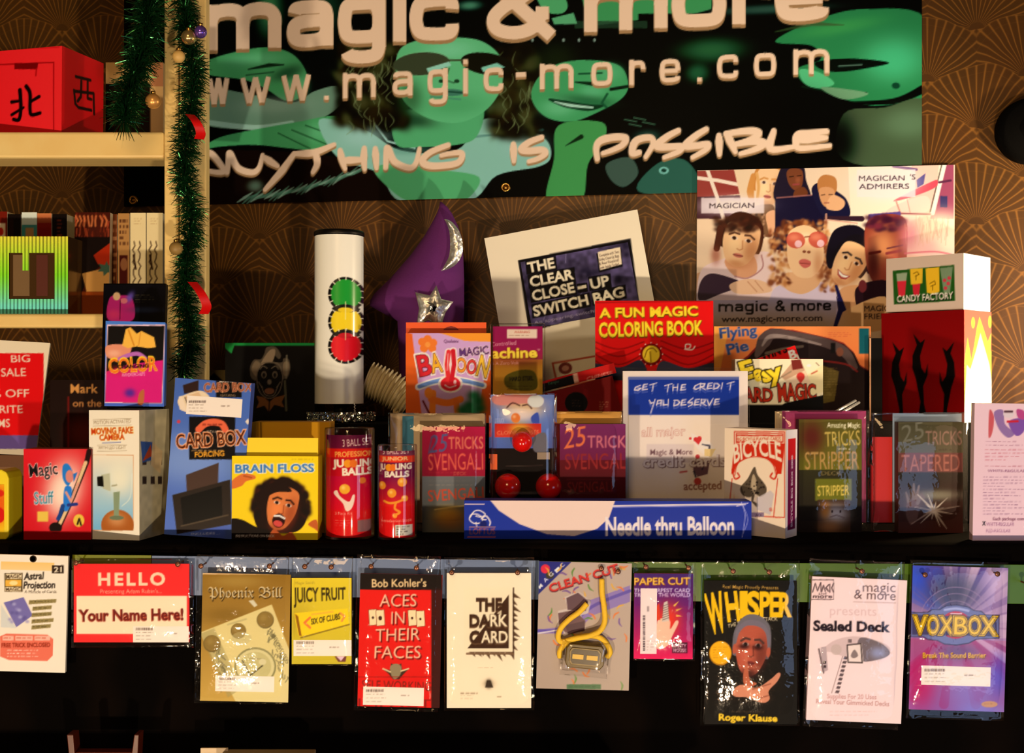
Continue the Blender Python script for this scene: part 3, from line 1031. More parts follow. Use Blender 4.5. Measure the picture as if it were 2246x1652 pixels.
def tinsel(name, pts, R, n, seed, label):
    g = np.random.RandomState(seed)
    p = smooth([tuple(q) for q in pts], False, 12)
    seg = np.r_[0, np.cumsum(np.linalg.norm(np.diff(p, axis=0), axis=1))]
    t = g.rand(n) * seg[-1]
    base = np.stack([np.interp(t, seg, p[:, i]) for i in range(3)], 1)
    d = g.randn(n, 3)
    d[:, 2] *= .7
    d /= np.linalg.norm(d, axis=1)[:, None]
    L = R * (.55 + .5 * g.rand(n))[:, None]
    side = np.cross(d, g.randn(n, 3))
    side /= np.linalg.norm(side, axis=1)[:, None]
    side *= .00075
    mid, tip = base + d * L * .55, base + d * L + np.array([0, 0, -.25]) * L * g.rand(n, 1)
    co = np.stack([base - side, base + side, mid + side, mid - side, tip + side * .5, tip - side * .5], 1).reshape(-1, 3)
    i = np.arange(n)[:, None] * 6
    q = np.concatenate([i + [[0, 1, 2, 3]], i + [[3, 2, 4, 5]]])
    o = tag(thing(name, label, 'tinsel', Matrix.Translation(Vector(p[-1])), 'green tinsel on the rack'))
    grid_mesh('foil_fringe', co - p[-1], q, None, M_TINSEL, o, flat=True)
    tube('core_string', p - p[-1], .0012, M_BLACK, o, 6)
    return o


tinsel('tinsel_garland', [at(330, -30, 1.62), at(322, 60, 1.615), at(300, 150, 1.62), at(280, 210, 1.62), at(272, 268, 1.62)], .033, 2300, 1, 'short green tinsel strand hanging in front of the upper rack shelf beside the red box')
tinsel('tinsel_garland', [at(400, -30, 1.665), at(412, 80, 1.66), at(424, 170, 1.66), at(412, 280, 1.66), at(404, 390, 1.66), at(420, 470, 1.66), at(412, 560, 1.66), at(404, 650, 1.66), at(416, 740, 1.66), at(400, 822, 1.66)], .027, 5200, 2, 'long green tinsel strand winding down the pine rack post')
M_RED = mat('red_lacquer', (205, 22, 18), 0.25, coat=.4)


def bauble(x, y, d, r, m, label, kind='bauble'):
    o = thing(kind, label, 'ornament', Matrix.Translation(at(x, y, d)), 'ornaments in the tinsel')
    ball('glass_ball', (0, 0, 0), r, m, o)
    lathe('cap', [(.0035, r * .96), (.0035, r + .003), (.001, r + .004)], M_GOLD, o, 14)


bauble(414, 82, 1.625, .0105, mat('gold_ball', (250, 196, 110), .18, .9), 'gold ball among the tinsel near the top of the rack post')
bauble(440, 70, 1.63, .009, mat('violet_ball', (150, 100, 190), .15, .8), 'violet shiny ball just beside the gold ball on the post')
bauble(336, 222, 1.63, .011, mat('amber_ball', (225, 150, 70), .3, .5), 'amber and red bauble hanging low in the short tinsel strand')
bauble(392, 124, 1.63, .009, mat('wood_bead', (214, 160, 80), .5), 'plain wooden bead stuck in the tinsel below the gold ball', 'wooden_bead')
bauble(386, 545, 1.63, .0095, mat('dull_bead', (150, 110, 50), .5), 'dull olive bead on the post level with the shelf of books', 'wooden_bead')
for x, y, s, l in ((430, 275, 1, 'red ribbon scrap in the tinsel level with the upper shelf'), (440, 650, 1.3, 'red curled ribbon in the tinsel beside the lower shelf')):
    g = [at(x - 14 * s, y - 24 * s, 1.63), at(x, y - 8, 1.622), at(x + 10 * s, y + 16 * s, 1.628), at(x + 6, y + 30 * s, 1.635)]
    o = thing('ribbon', l, 'ribbon', Matrix.Translation(g[1]), 'ornaments in the tinsel')
    q = [Vector(v) - g[1] for v in smooth([tuple(v) for v in g], False, 6)]
    v = [a + Vector((.006, .003, 0)) for a in q] + [a - Vector((.006, .003, 0)) for a in q] + [a + Vector((.006, .0045, 0)) for a in q] + [a - Vector((.006, .0015, 0)) for a in q]
    n = len(q)
    mesh_from('ribbon_band', v, [(i, i + 1, n + i + 1, n + i) for i in range(n - 1)] + [(2 * n + i + 1, 2 * n + i, 3 * n + i, 3 * n + i + 1) for i in range(n - 1)], M_RED, o, True)

# ------------------------------------------------------------------ on the rack
RED = (238, 30, 28)


def art_mj(p):
    p.grad(-120, 90, 140, 300, (245, 34, 34), (250, 42, 40), True)
    p.line([(-100, 146), (118, 137), (118, 284)], 2.5, (150, 10, 14)).line([(-100, 112), (130, 104)], 2, (214, 20, 24))
    p.poly([(32, 139), (84, 138), (82, 152), (32, 152)], (120, 6, 10)).line([(80, 150), (79, 166)], 3, (170, 12, 14))
    for st, w in ((([26, 224], [40, 222]), 8), (([26, 252], [52, 236]), 7), (([44, 198], [46, 236], [42, 262], [30, 262]), 10), (([58, 190], [66, 205], [66, 240], [70, 252], [88, 248]), 10), (([86, 212], [66, 224]), 8)):
        p.line(st, [w, w * .9, w * .8], (24, 6, 8), s=len(st) > 2)


def art_mj_side(p):
    k = (34, 4, 6)
    for st in (([166, 168], [198, 176]), ([162, 198], [165, 228], [172, 236], [200, 242]), ([163, 200], [205, 205], [206, 250]), ([178, 178], [177, 212], [170, 222]), ([192, 180], [192, 216], [200, 218])):
        p.line(st, 7, k)


r, p = boxed('red_box', 'glossy red wooden box with black brush characters on the upper rack shelf', 'box', (-70, 826 - (SHA + .0012 - ZC) * F / 1.755), (135, 826 - (SHA + .0012 - ZC) * F / 1.715), (-70, 118), 1.735, .1, art_mj, RED, yaw=16, body=RED, right=(art_mj_side, (214, 22, 24)), m=M_GLOSS)
r, p = boxed('cream_carton', 'cream carton with dark-painted lower part at the back of the upper shelf behind the tinsel', 'box', (232, 826 - (SHA + .0006 - ZC) * F / 1.87), (358, 826 - (SHA + .0006 - ZC) * F / 1.87), (232, 137), 1.87, .05, lambda p: p.rect(225, 184, 330, 300, (30, 16, 10)).rect(332, 130, 360, 190, (190, 120, 70)), (222, 168, 96), body=(200, 150, 90))  # near-black rectangle paints the darkness under the cream part


def art_cube(p):
    for i in range(25):
        x = -20 + i * 7.1
        for y0, y1 in ((520, 554), (652, 682)):
            n = 8
            for j in range(n):
                t = (y0 + (y1 - y0) * j / n - 520) / 162
                c = np.array([255, 240, 60]) * max(0, 1 - t * 1.6) + np.array([110, 240, 40]) * max(0, 1 - abs(t - .6) * 2.6) + np.array([120, 240, 200]) * max(0, (t - .6) * 2.5)
                p.rect(x, y0 + (y1 - y0) * j / n, x + 4.6, y0 + (y1 - y0) * (j + 1) / n + .4, np.clip(c, 0, 255))


M_CUBE = mat('prismatic_plastic', rough=0.2, ink=True, coat=.5)


def cube():
    """prism-faced cube with a square window"""
    yb = 826 - (SHB + .0006 - ZC) * F / 1.725
    M, w, h = pose((-55, yb), (150, yb), (-55, 519), 1.725)
    r = thing('prism_cube', 'ridged iridescent yellow and green cube with a dark square window on the rack shelf', 'puzzle cube', M)
    k = F / 1.725
    nx = int(w * k / 1.5)
    fr = 40 / k

    def ridges(nm, u0, u1, v0, v1):
        nu, nv = max(3, int((u1 - u0) * k / 1.2)), max(3, int((v1 - v0) * k / 5))
        U, V = np.meshgrid(np.linspace(u0, u1, nu), np.linspace(v1, v0, nv))
        Y = -.0025 * np.abs(np.sin(U * k / 8.0 * math.pi)) ** .7
        t = 1 - V / h
        f = lambda c0, c1, q: np.array(c0) * (1 - q[..., None]) + np.array(c1) * q[..., None]
        C = np.where((t < .5)[..., None], f((255, 236, 60), (150, 245, 40), np.clip(t / .5, 0, 1)), f((150, 245, 40), (130, 240, 205), np.clip((t - .5) / .4, 0, 1)))
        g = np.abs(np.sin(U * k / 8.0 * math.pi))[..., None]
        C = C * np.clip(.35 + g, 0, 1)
        i = np.arange(nu * nv).reshape(nv, nu)
        q = np.stack([i[1:, :-1], i[1:, 1:], i[:-1, 1:], i[:-1, :-1]], -1).reshape(-1, 4)
        grid_mesh(nm, np.stack([U, Y, V], -1).reshape(-1, 3), q, alb(C.reshape(-1, 3)), M_CUBE, r)
    ridges('frame_bar', -w / 2, w / 2, h - fr * .9, h)
    ridges('frame_bar', -w / 2, w / 2, 0, fr * .82)
    ridges('frame_bar', w / 2 - 30 / k, w / 2, fr * .82, h - fr * .9)
    ridges('frame_bar', -w / 2, -w / 2 + fr * 1.9, fr * .82, h - fr * .9)
    ridges('frame_bar', -w / 2 + 106 / k, -w / 2 + 120 / k, h * .56, h - fr * .9)
    box('cube_body', -w / 2, w / 2, .0005, .11, 0, h, mat('smoked_plastic', (70, 44, 22), .2, coat=.6), r)
    box('inner_panel', -w / 2 + 84 / k, -w / 2 + 120 / k, -.0005, .0004, fr, h - fr, plain((120, 84, 44)), r)
    box('inner_panel', -w / 2 + 135 / k, -w / 2 + 160 / k, -.0005, .0004, fr, h - fr, plain((84, 30, 14)), r)


cube()


def book(x0, x1, top, d, art, bg, label, depth=.13, name='paperback', bot=None):
    ys = 826 - (SHB + .0006 - ZC) * F / d
    r, p = boxed(name, label, 'book', (x0, ys), (x1, ys), (x0, top), d, depth, art, bg, body=(215, 190, 150), part='spine', body_part='page_block', group='books on the lower rack shelf')
    return r


DB = 1.80
book(-8, 16, 464, DB, lambda p: p.rect(-8, 490, 12, 560, (235, 205, 160)).ell(2, 508, 6, 9, (200, 40, 20)), (120, 30, 14), 'thin red spine at the edge of the frame beside a dark book on the shelf')
book(17, 46, 470, DB, lambda p: p.rect(20, 480, 30, 520, (40, 20, 12)), (26, 14, 10), 'black book spine between the red edge spine and the teal one')
book(48, 81, 466, DB, lambda p: p.grad(48, 466, 82, 496, (240, 236, 205), (190, 200, 180)).rect(48, 493, 82, 540, (60, 130, 120)).rect(56, 500, 74, 530, (170, 120, 70)), (84, 150, 140), 'teal and white book spine above the prism cube')
book(82, 113, 468, DB, lambda p: p.grad(82, 468, 113, 488, (226, 130, 70), (150, 60, 30)).rect(84, 500, 110, 530, (120, 20, 12)), (130, 28, 14), 'dark red book spine with orange top beside the teal spine')
book(115, 147, 470, DB, lambda p: p.micro(125, 480, 140, 520, 5, (150, 60, 30), 5, .7, 4), (24, 13, 10), 'black book spine with faint red lettering next to the tilted cover')


def art_cover(p):
    g = random.Random(2)
    for i in range(60):
        x, y = g.uniform(150, 252), g.uniform(462, 520)
        p.line([(x, y), (x + g.uniform(-6, 6), y + 18)], 3, g.choice([(190, 70, 40), (120, 40, 20), (60, 24, 14)]), .7)
    for x in range(166, 232, 9):
        p.line([(x, 474), (x + g.uniform(-3, 6), 484), (x + g.uniform(-2, 5), 496)], 4, (226, 120, 60), .8)
    p.poly([(150, 520), (250, 520), (250, 560), (200, 600), (180, 640), (150, 620)], (26, 12, 9)).poly([(205, 560), (252, 525), (250, 590), (215, 580)], (170, 40, 14))
    p.poly([(180, 600), (245, 585), (250, 640), (190, 640)], (190, 130, 60)).poly([(230, 582), (234, 572), (238, 582), (248, 580), (242, 590), (248, 598), (236, 598), (228, 606), (226, 596), (214, 596), (222, 588), (216, 578)], (60, 84, 60))
    p.rect(180, 640, 250, 700, (140, 54, 16))


boxed('book', 'face-out book with red scrawled title on dark cover beside the prism cube', 'book', (160, 826 - (SHB + .001 - ZC) * F / 1.775), (238, 826 - (SHB + .001 - ZC) * F / 1.775), (166, 466), 1.775, .012, art_cover, (70, 26, 14), pitch=3, group='books on the lower rack shelf', body=(200, 170, 130))
book(247, 257, 470, DB, lambda p: p.micro(247, 480, 257, 690, 12, (220, 150, 90), 3, .8, 8), (110, 50, 24), 'very thin brown spine with speckled lettering beside the face-out cover')
book(259, 284, 468, DB, lambda p: p.micro(262, 478, 282, 540, 5, (70, 30, 16), 7, .9, 7).rect(262, 560, 280, 640, (70, 16, 10)).ell(272, 580, 8, 14, (150, 90, 50)), (186, 128, 66), 'tan book spine with dark picture next to the two cream volumes')
for x0, x1, l in ((286, 320, 'cream volume with vertical script beside the tan spine'), (322, 357, 'cream volume with vertical script standing against the rack post')):
    def art_sp(p, x0=x0):
        p.micro(x0 + 8, 478, x0 + 26, 494, 3, (170, 120, 60), 4, .7, 1.5)
        for q in ((0, 8), (1, 20)):
            p.line([(x0 + q[1] + 3 * math.sin(i * 2.3), 530 + i * 9) for i in range(17)], 2.5, (60, 36, 20), .9)
        p.line([(x0 + 7, 560), (x0 + 12, 590)], 4, (60, 36, 20))
    book(x0, x1, 467, DB, art_sp, (246, 214, 150), l)

# ------------------------------------------------------------------ front of the rack
def art_sale(p):
    p.rect(-60, 775, 96, 960, (238, 24, 24)).rect(-60, 955, 96, 985, (120, 90, 150))
    for s, x0, x1, y, h in (('BIG', 25, 66, 795, 16), ('SALE', 3, 57, 826, 18), ('0% OFF', -32, 64, 872, 17), ('FAVORITE', -70, 50, 907, 17), ('TEMS', -28, 22, 938, 18)):
        p.text(s, x0, y, x1, y - 1, h, (252, 214, 180), b=.012, sh=-.1)


r, p = boxed('sale_sign', 'white-bordered red sale notice propped at the left end of the table', 'sign', (-64, 992), (78, 1000), (-44, 744), 1.66, .004, art_sale, (250, 222, 178), pitch=10, body=(230, 205, 165))
p_ = r.matrix_world.translation
lathe_ = thing('stacked_packet', 'dark packet the sale notice is propped upon behind the small boxes', 'box', Matrix.Translation((p_.x, p_.y, TZ)))
box('packet_body', -.045, .045, .004, .05, .0005, p_.z - TZ - .001, plain((60, 34, 20)), lathe_, .001)
box('top_band', -.045, .045, .0032, .0039, (p_.z - TZ) * .7, p_.z - TZ - .002, plain((120, 70, 36)), lathe_)


def art_mark(p):
    p.text('Mark', 155, 862, 214, 862, 19, (214, 140, 66), b=.02).text('on the', 160, 892, 222, 892, 15, (190, 120, 60), b=.02)
    p.blob(180, 950, 40, 40, (110, 34, 20), .7).rect(148, 870, 152, 1000, (110, 20, 14))


boxed('dark_book', 'dark book with orange lettering half hidden behind the white fake camera carton', 'book', (110, yS(1.64)), (226, yS(1.64)), (110, 834), 1.64, .02, art_mark, (34, 16, 10), body=(40, 24, 16))


def art_magic(p):
    p.grad(50, 985, 198, 1180, (226, 30, 34), (214, 24, 30))
    p.blob(140, 1070, 50, 75, (255, 190, 160), .95, 15).blob(140, 1080, 30, 50, (255, 225, 190), .9, 15)
    p.text('Magic', 66, 1046, 127, 1040, 27, (255, 220, 200), b=.05).text('Magic', 66, 1046, 127, 1040, 27, (24, 12, 14), b=.01)
    p.text('Stuff', 76, 1106, 118, 1104, 26, (255, 230, 215), b=.06).text('Stuff', 76, 1106, 118, 1104, 26, (60, 130, 140), b=.012)
    p.line([(126, 1160), (160, 1090), (190, 1015), (196, 990)], [14, 10, 12], (40, 14, 14)).line([(128, 1156), (160, 1090), (188, 1015)], [8, 6, 8], (236, 190, 130))
    p.poly([(138, 1022), (150, 1018), (160, 1040), (150, 1066), (138, 1050)], (40, 120, 190), s=True).ell(153, 1045, 9, 14, (225, 130, 110)).poly([(160, 1040), (170, 1036), (162, 1058)], (40, 110, 180))
    p.poly([(142, 1070), (158, 1072), (152, 1115), (140, 1118)], (40, 120, 200), s=True).line([(138, 1110), (132, 1130), (128, 1138)], 9, (30, 60, 120)).line([(150, 1108), (168, 1106)], 7, (40, 50, 120)).line([(145, 1080), (156, 1100), (172, 1060)], 5, (230, 150, 120))
    p.ell(122, 1158, 14, 12, (26, 8, 8)).ell(173, 1142, 12, 14, (240, 190, 60)).line([(170, 1150), (174, 1138), (178, 1152)], 4, (40, 20, 10))
    p.rect(82, 1122, 106, 1144, (240, 190, 70)).rect(50, 1165, 200, 1190, (150, 8, 16), .8)  # dark bottom band: shade from the shelf edge put into the colour


boxed('gag_box', 'bright red box with a blue-clad cartoon figure riding a pole, beside the white camera carton', 'box', (52, 1184), (200, 1184), (52, 985), dS(1184), .035, art_magic, (226, 30, 34), body=(120, 12, 14))


def art_yel(p):
    p.blob(0, 1105, 22, 50, (236, 80, 20), .9).ell(-4, 1130, 16, 18, (220, 30, 20)).ell(-2, 1082, 12, 8, (220, 40, 20))


M_, w_, h_ = pose((-50, 1184), (19, 1184), (-50, 1030), dS(1184))
yr = thing('yellow_tub', 'rounded yellow and red carton cut off by the frame edge', 'box', M_)
q = [(-w_ / 2, 0), (w_ / 2 - .004, 0), (w_ / 2, .005), (w_ / 2, h_ - .012), (w_ / 2 - .003, h_ - .004), (w_ / 2 - .01, h_), (-w_ / 2, h_)]
prism('tub_body', q, 0, .045, mat('yellow_card', (248, 206, 30), .35), yr, bevel=.002)
pp = Print(M_, w_ / 2 - .04, w_ / 2 - .006, .01, h_ - .02, F / 1.53, (250, 206, 30))
pp.off = .0004
art_yel(pp)
pp.mesh('printed_label', M_PRINT, yr)


def art_cam(p):
    c = (150, 122, 86)
    p.text('MOTION ACTIVATED', 206, 931, 287, 928, 8, c, b=0).line([(204, 921), (288, 918)], 1, c, .7).line([(204, 935), (288, 933)], 1, c, .7)
    p.text('MOVING FAKE', 201, 953, 292, 950, 13, (250, 190, 60), b=.08).text('MOVING FAKE', 201, 953, 292, 950, 13, (206, 60, 24), b=.03)
    p.text('CAMERA', 219, 966, 273, 964, 12, (250, 190, 60), b=.08).text('CAMERA', 219, 966, 273, 964, 12, (206, 60, 24), b=.03).line([(225, 972), (265, 970)], 2, (80, 90, 150), .7)
    p.text('WITH LED LIGHT', 216, 986, 276, 985, 7, c).line([(214, 977), (278, 976)], 1, c, .7).line([(214, 990), (278, 989)], 1, c, .7)
    p.rect(203, 998, 293, 1166, (205, 120, 60), .8)
    p.grad(205, 1000, 291, 1163, (250, 228, 190), (120, 180, 205)).blob(262, 1050, 34, 40, (250, 235, 195), .9)
    p.ell(258, 1152, 36, 34, (176, 92, 34)).blob(256, 1140, 22, 16, (220, 150, 90), .8).rect(203, 1164, 300, 1185, (252, 230, 192))
    p.poly([(249, 1080), (263, 1078), (261, 1130), (270, 1136), (244, 1140), (250, 1130)], (140, 150, 110)).ell(256, 1136, 16, 5, (112, 120, 84))
    p.poly([(222, 1042), (241, 1038), (243, 1078), (226, 1072)], (196, 190, 150)).poly([(213, 1046), (226, 1044), (228, 1068), (214, 1066)], (28, 24, 16)).line([(246, 1066), (256, 1064)], 3, (170, 160, 120))
    p.line([(290, 1040), (286, 1090), (268, 1110)], 2, (240, 235, 215), .8, s=True)


def art_cam_side(p):
    for x in (312, 330, 346):
        p.rect(x, 1045, x + 9, 1062, (60, 44, 34)).rect(x, 1000, x + 9, 1020, (70, 50, 40))
    p.poly([(308, 968), (334, 970), (332, 1010), (312, 1015)], (60, 84, 130)).poly([(312, 1012), (330, 975), (334, 1000)], (190, 70, 36)).poly([(334, 970), (356, 990), (352, 1040), (330, 1020)], (222, 180, 120)).noise(.08, 14, 3)
    p.blob(330, 920, 20, 10, (180, 160, 110), .6)


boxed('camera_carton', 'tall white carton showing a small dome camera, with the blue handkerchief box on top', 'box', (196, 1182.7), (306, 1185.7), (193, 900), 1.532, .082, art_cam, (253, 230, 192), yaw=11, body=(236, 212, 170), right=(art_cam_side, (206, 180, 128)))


def art_hank(p):
    p.grad(228, 706, 370, 890, (70, 120, 190), (70, 100, 180)).poly([(235, 712), (363, 712), (356, 886), (229, 884)], (240, 190, 190)).poly([(237, 715), (361, 715), (354, 884), (231, 882)], (14, 8, 10))
    p.poly([(231, 882), (233, 815), (280, 800), (358, 790), (354, 884)], (222, 30, 110), s=False).blob(262, 812, 30, 12, (200, 40, 40), .5)
    p.poly([(232, 760), (262, 755), (288, 760), (280, 782), (255, 790), (234, 782)], (232, 140, 100), s=True).blob(250, 775, 14, 8, (250, 180, 140), .7)
    p.poly([(268, 758), (276, 722), (286, 718), (300, 732), (310, 726), (338, 740), (342, 762), (325, 764), (300, 760), (280, 764)], (250, 180, 64)).line([(282, 724), (294, 758)], 3, (214, 130, 30)).line([(308, 730), (304, 758)], 2, (220, 140, 40))
    p.line([(262, 788), (280, 780), (302, 776), (318, 786)], 9, (190, 100, 170), s=True)
    p.text('COLOR', 240, 818, 344, 812, 31, (255, 200, 40), b=.05).text('COLOR', 240, 818, 344, 812, 29, (244, 112, 30), b=.012)
    p.text('CHANGING', 258, 809, 326, 806, 8, (20, 8, 10), b=.04).text('HANDKERCHIEFS', 268, 826, 318, 824, 7, (250, 170, 190), b=.02)
    p.blob(285, 862, 12, 10, (70, 40, 140), .9).poly([(306, 862), (316, 856), (314, 886), (302, 886)], (190, 100, 50), s=True)


boxed('handkerchief_box', 'blue-edged box showing a hand with yellow silk, standing on the white carton', 'box', (229, 891), (360, 892), (232, 704), 1.545, .05, art_hank, (70, 115, 190), yaw=-14, body=(60, 100, 175), left=(lambda p: p.micro(200, 800, 245, 870, 9, (214, 200, 230), 3, .8, 2.5).blob(220, 760, 12, 40, (190, 190, 225), .7), (74, 122, 195)))


def art_glove(p):
    p.grad(210, 625, 365, 700, (22, 20, 24), (12, 10, 12))
    p.poly([(238, 702), (240, 655), (262, 648), (290, 655), (292, 702)], (200, 40, 110), s=True).ell(256, 650, 8, 9, (245, 190, 130)).blob(285, 652, 8, 14, (120, 90, 190), .9, 30).ell(272, 660, 8, 6, (232, 120, 120)).line([(264, 660), (263, 700)], 2, (80, 6, 40)).blob(250, 690, 16, 12, (240, 60, 100), .6)
    p.micro(296, 645, 340, 665, 4, (110, 96, 60), 5, .5, 2).blob(320, 680, 40, 8, (60, 70, 90), .5)


boxed('glove_packet', 'black packet picturing pink gloves leaning behind the blue handkerchief box', 'box', (214, yS(1.645)), (352, yS(1.645)), (224, 622), 1.645, .012, art_glove, (13, 11, 13), pitch=4, body=(16, 14, 14), m=M_GLOSS)
# ------------------------------------------------------------------ things on the riser
K = (12, 9, 8)


def art_jester(p):
    c = (112, 92, 66)
    p.rect(480, 752, 700, 758, (30, 130, 50)).poly([(484, 755), (516, 752), (508, 776)], (40, 150, 60))  # band is the lid; brighter corner paints the light caught in it
    p.poly([(548, 812), (556, 790), (572, 788), (580, 775), (585, 762), (604, 761), (616, 778), (612, 788), (600, 778), (596, 792), (618, 795), (622, 786), (634, 790), (636, 815), (622, 832), (560, 835)], (84, 68, 48), s=True)
    p.poly([(572, 800), (590, 770), (604, 768), (596, 796)], (150, 120, 84), s=True).poly([(552, 812), (560, 792), (572, 800), (566, 828)], (130, 104, 72), s=True).poly([(622, 796), (634, 796), (632, 822), (622, 822)], (130, 104, 72), s=True)
    p.ell(591, 835, 29, 40, K).line(smooth([(563, 825), (572, 800), (591, 795), (612, 800), (620, 826), (612, 860), (591, 874), (570, 860)]).tolist() + [(563, 825)], 2, c)
    for s in (-1, 1):
        p.ell(591 + s * 12, 822, 6, 8, c).ell(591 + s * 12, 823, 3, 5, K).line([(591 + s * 5, 808), (591 + s * 14, 803), (591 + s * 20, 810)], 2, c, s=True).line([(591 + s * 16, 850), (591 + s * 24, 838)], 2, c)
    p.ell(591, 838, 5, 6, c).ell(591, 858, 11, 7, (120, 70, 40)).line([(574, 848), (582, 866), (600, 867), (609, 848)], 2, c, s=True)
    p.poly([(562, 868), (580, 872), (591, 882), (602, 872), (626, 866), (618, 882), (624, 894), (602, 888), (590, 904), (580, 890), (562, 896), (568, 882)], (116, 66, 30)).line([(591, 882), (590, 902)], 2, K).line([(625, 836), (628, 900)], 5, (100, 92, 60), .8).line([(629, 780), (628, 830)], 4, (150, 132, 96), .6)


boxed('jester_box', 'black box with an outlined jester head and green lid edge behind the yellow box', 'box', (494, yR(1.76)), (690, yR(1.76)), (490, 752), 1.76, .1, art_jester, K, body=(14, 12, 10), m=M_GLOSS)
boxed('small_card', 'small tan card peeping out between the tinsel and the jester box', 'card', (444, yR(1.80)), (494, yR(1.80)), (446, 812), 1.80, .004, lambda p: p.poly([(452, 836), (470, 818), (490, 836)], (20, 14, 8)), (130, 106, 58), body=(120, 96, 56))


def tube_light():
    d = 1.765
    r = thing('tube_lamp', 'upright white plastic tube with green, yellow and red discs on a glittering foot', 'signal tube', Matrix.Translation(at(749, yR(d), d)))
    k = d / F
    R = 53.5 * k
    z = lambda y: (yR(d) - y) * k
    M = r.matrix_world.copy()
    dx = -5 * k
    P = Print(M @ Matrix.Translation((dx, -R, 0)), -R * .9995, R * .9995, z(885), z(517), F / d, (254, 236, 206), 1.7)
    P.off = 0
    ringc = (18, 14, 10)
    for i, (y, c) in enumerate(((645, (34, 150, 40)), (706, (252, 208, 28)), (760, (235, 26, 34)))):
        P.ell(757, y, 38, 38, ringc).ell(757, y, 31.5, 33, c)
        for a in range(0, 360, 24):
            t = math.radians(a + 8)
            P.line([(757 + 31 * math.cos(t), y + 32 * math.sin(t)), (757 + 39 * math.cos(t), y + 39 * math.sin(t))], 2.2, (250, 230, 190))
    for y0, y1, c in ((672, 684, (244, 200, 30)), (730, 738, (200, 20, 30))):
        P.poly([(728, y0 + 4), (757, y0 - 5), (786, y0 + 4), (770, y1), (744, y1)], ringc, s=True).ell(757, (y0 + y1) / 2 + 2, 16, 6, c)
    P.line([(757, 662), (757, 700)], 1.5, (255, 236, 150)).line([(757, 722), (757, 745)], 1.5, (255, 230, 150))
    o = P.mesh('printed_tube_front', mat('white_plastic', rough=.3, ink=True, coat=.3), r, lambda U, V: (U + dx, -np.sqrt(np.maximum(R * R - U * U, 0)), V))
    white = mat('white_plastic_shell', (254, 236, 206), .3, coat=.3)
    lathe('tube_back', [(R * .97, z(884)), (R * .985, z(874)), (R * .985, z(518))], white, r, 48, off=(dx, 0, 0))
    lathe('top_ring', [(R * 1.0, z(520)), (R * 1.03, z(518)), (R * 1.03, z(511)), (R * .98, z(508)), (R * .9, z(508))], M_BLACK, r, 48, off=(dx, 0, 0))
    lathe('stem', [(.012, z(914)), (.012, z(884))], M_BLACK, r, 20)
    g = random.Random(3)
    pr = [(.047, .0005), (.051, .003), (.051, z(905)), (.048, z(903)), (.013, z(903))]
    base = lathe('foot', pr, mat('glitter_foot', (90, 76, 56), .3, .9), r, 48)
    v, f = [], []
    for i in range(900):
        a, zz = g.uniform(math.pi, 2 * math.pi), g.uniform(.002, z(904))
        q = Vector((.0515 * math.cos(a), .0515 * math.sin(a), zz))
        n = Vector((g.gauss(0, .7), g.gauss(-1, .6), g.gauss(0, .7))).normalized()
        u = n.cross(Vector((0, 0, 1))).normalized() * .0013
        w = n.cross(u).normalized() * .0013
        b = len(v)
        v += [q - u - w, q + u - w, q + u + w, q - u + w]
        f.append((b, b + 1, b + 2, b + 3))
    o = mesh_from('glitter_flakes', v, f, mat('glitter', (255, 240, 205), .12, 1.0), base)
    o['kind'] = 'stuff'
    pts = [at(778, y, d - .03) - r.location for y in range(884, 906, 3)]
    tube('chain', [p + Vector((.0008 * (-1) ** i, 0, 0)) for i, p in enumerate(pts)], .0011, M_SILVER, r, 6)


tube_light()

# accordion-folded paper roll
d = 1.815
o = thing('paper_roll', 'pleated cream paper roll lying between the white tube and the balloon box', 'paper', Matrix.Translation(at(842, 868, d)))
ax0, ax1 = at(806, 832, d) - o.location, at(900, 884, d) - o.location
n = 90
tube('pleated_paper', [ax0.lerp(ax1, i / n) + Vector((0, 0, .004 * math.sin(i / n * math.pi))) for i in range(n + 1)], [.0265 + .0035 * math.sin(i * .9) + .001 * math.sin(i * 2.3) for i in range(n + 1)], mat('cream_paper', (236, 206, 150), .6), o, 28)
sp = box('end_disc', -.004, .004, -.02, .02, -.034, .0, plain((200, 160, 100)), o)
sp.location = (.02, .004, -.006)
rl = thing('roll_cradle', 'low dark block the pleated paper roll rests on', 'block', Matrix.Translation((o.location.x, o.location.y, RZ + .0004)))
box('block_body', -.03, .03, -.018, .018, 0, max(.004, at(842, 868, d).z - .0435 - RZ), M_CLOTH, rl, .001)


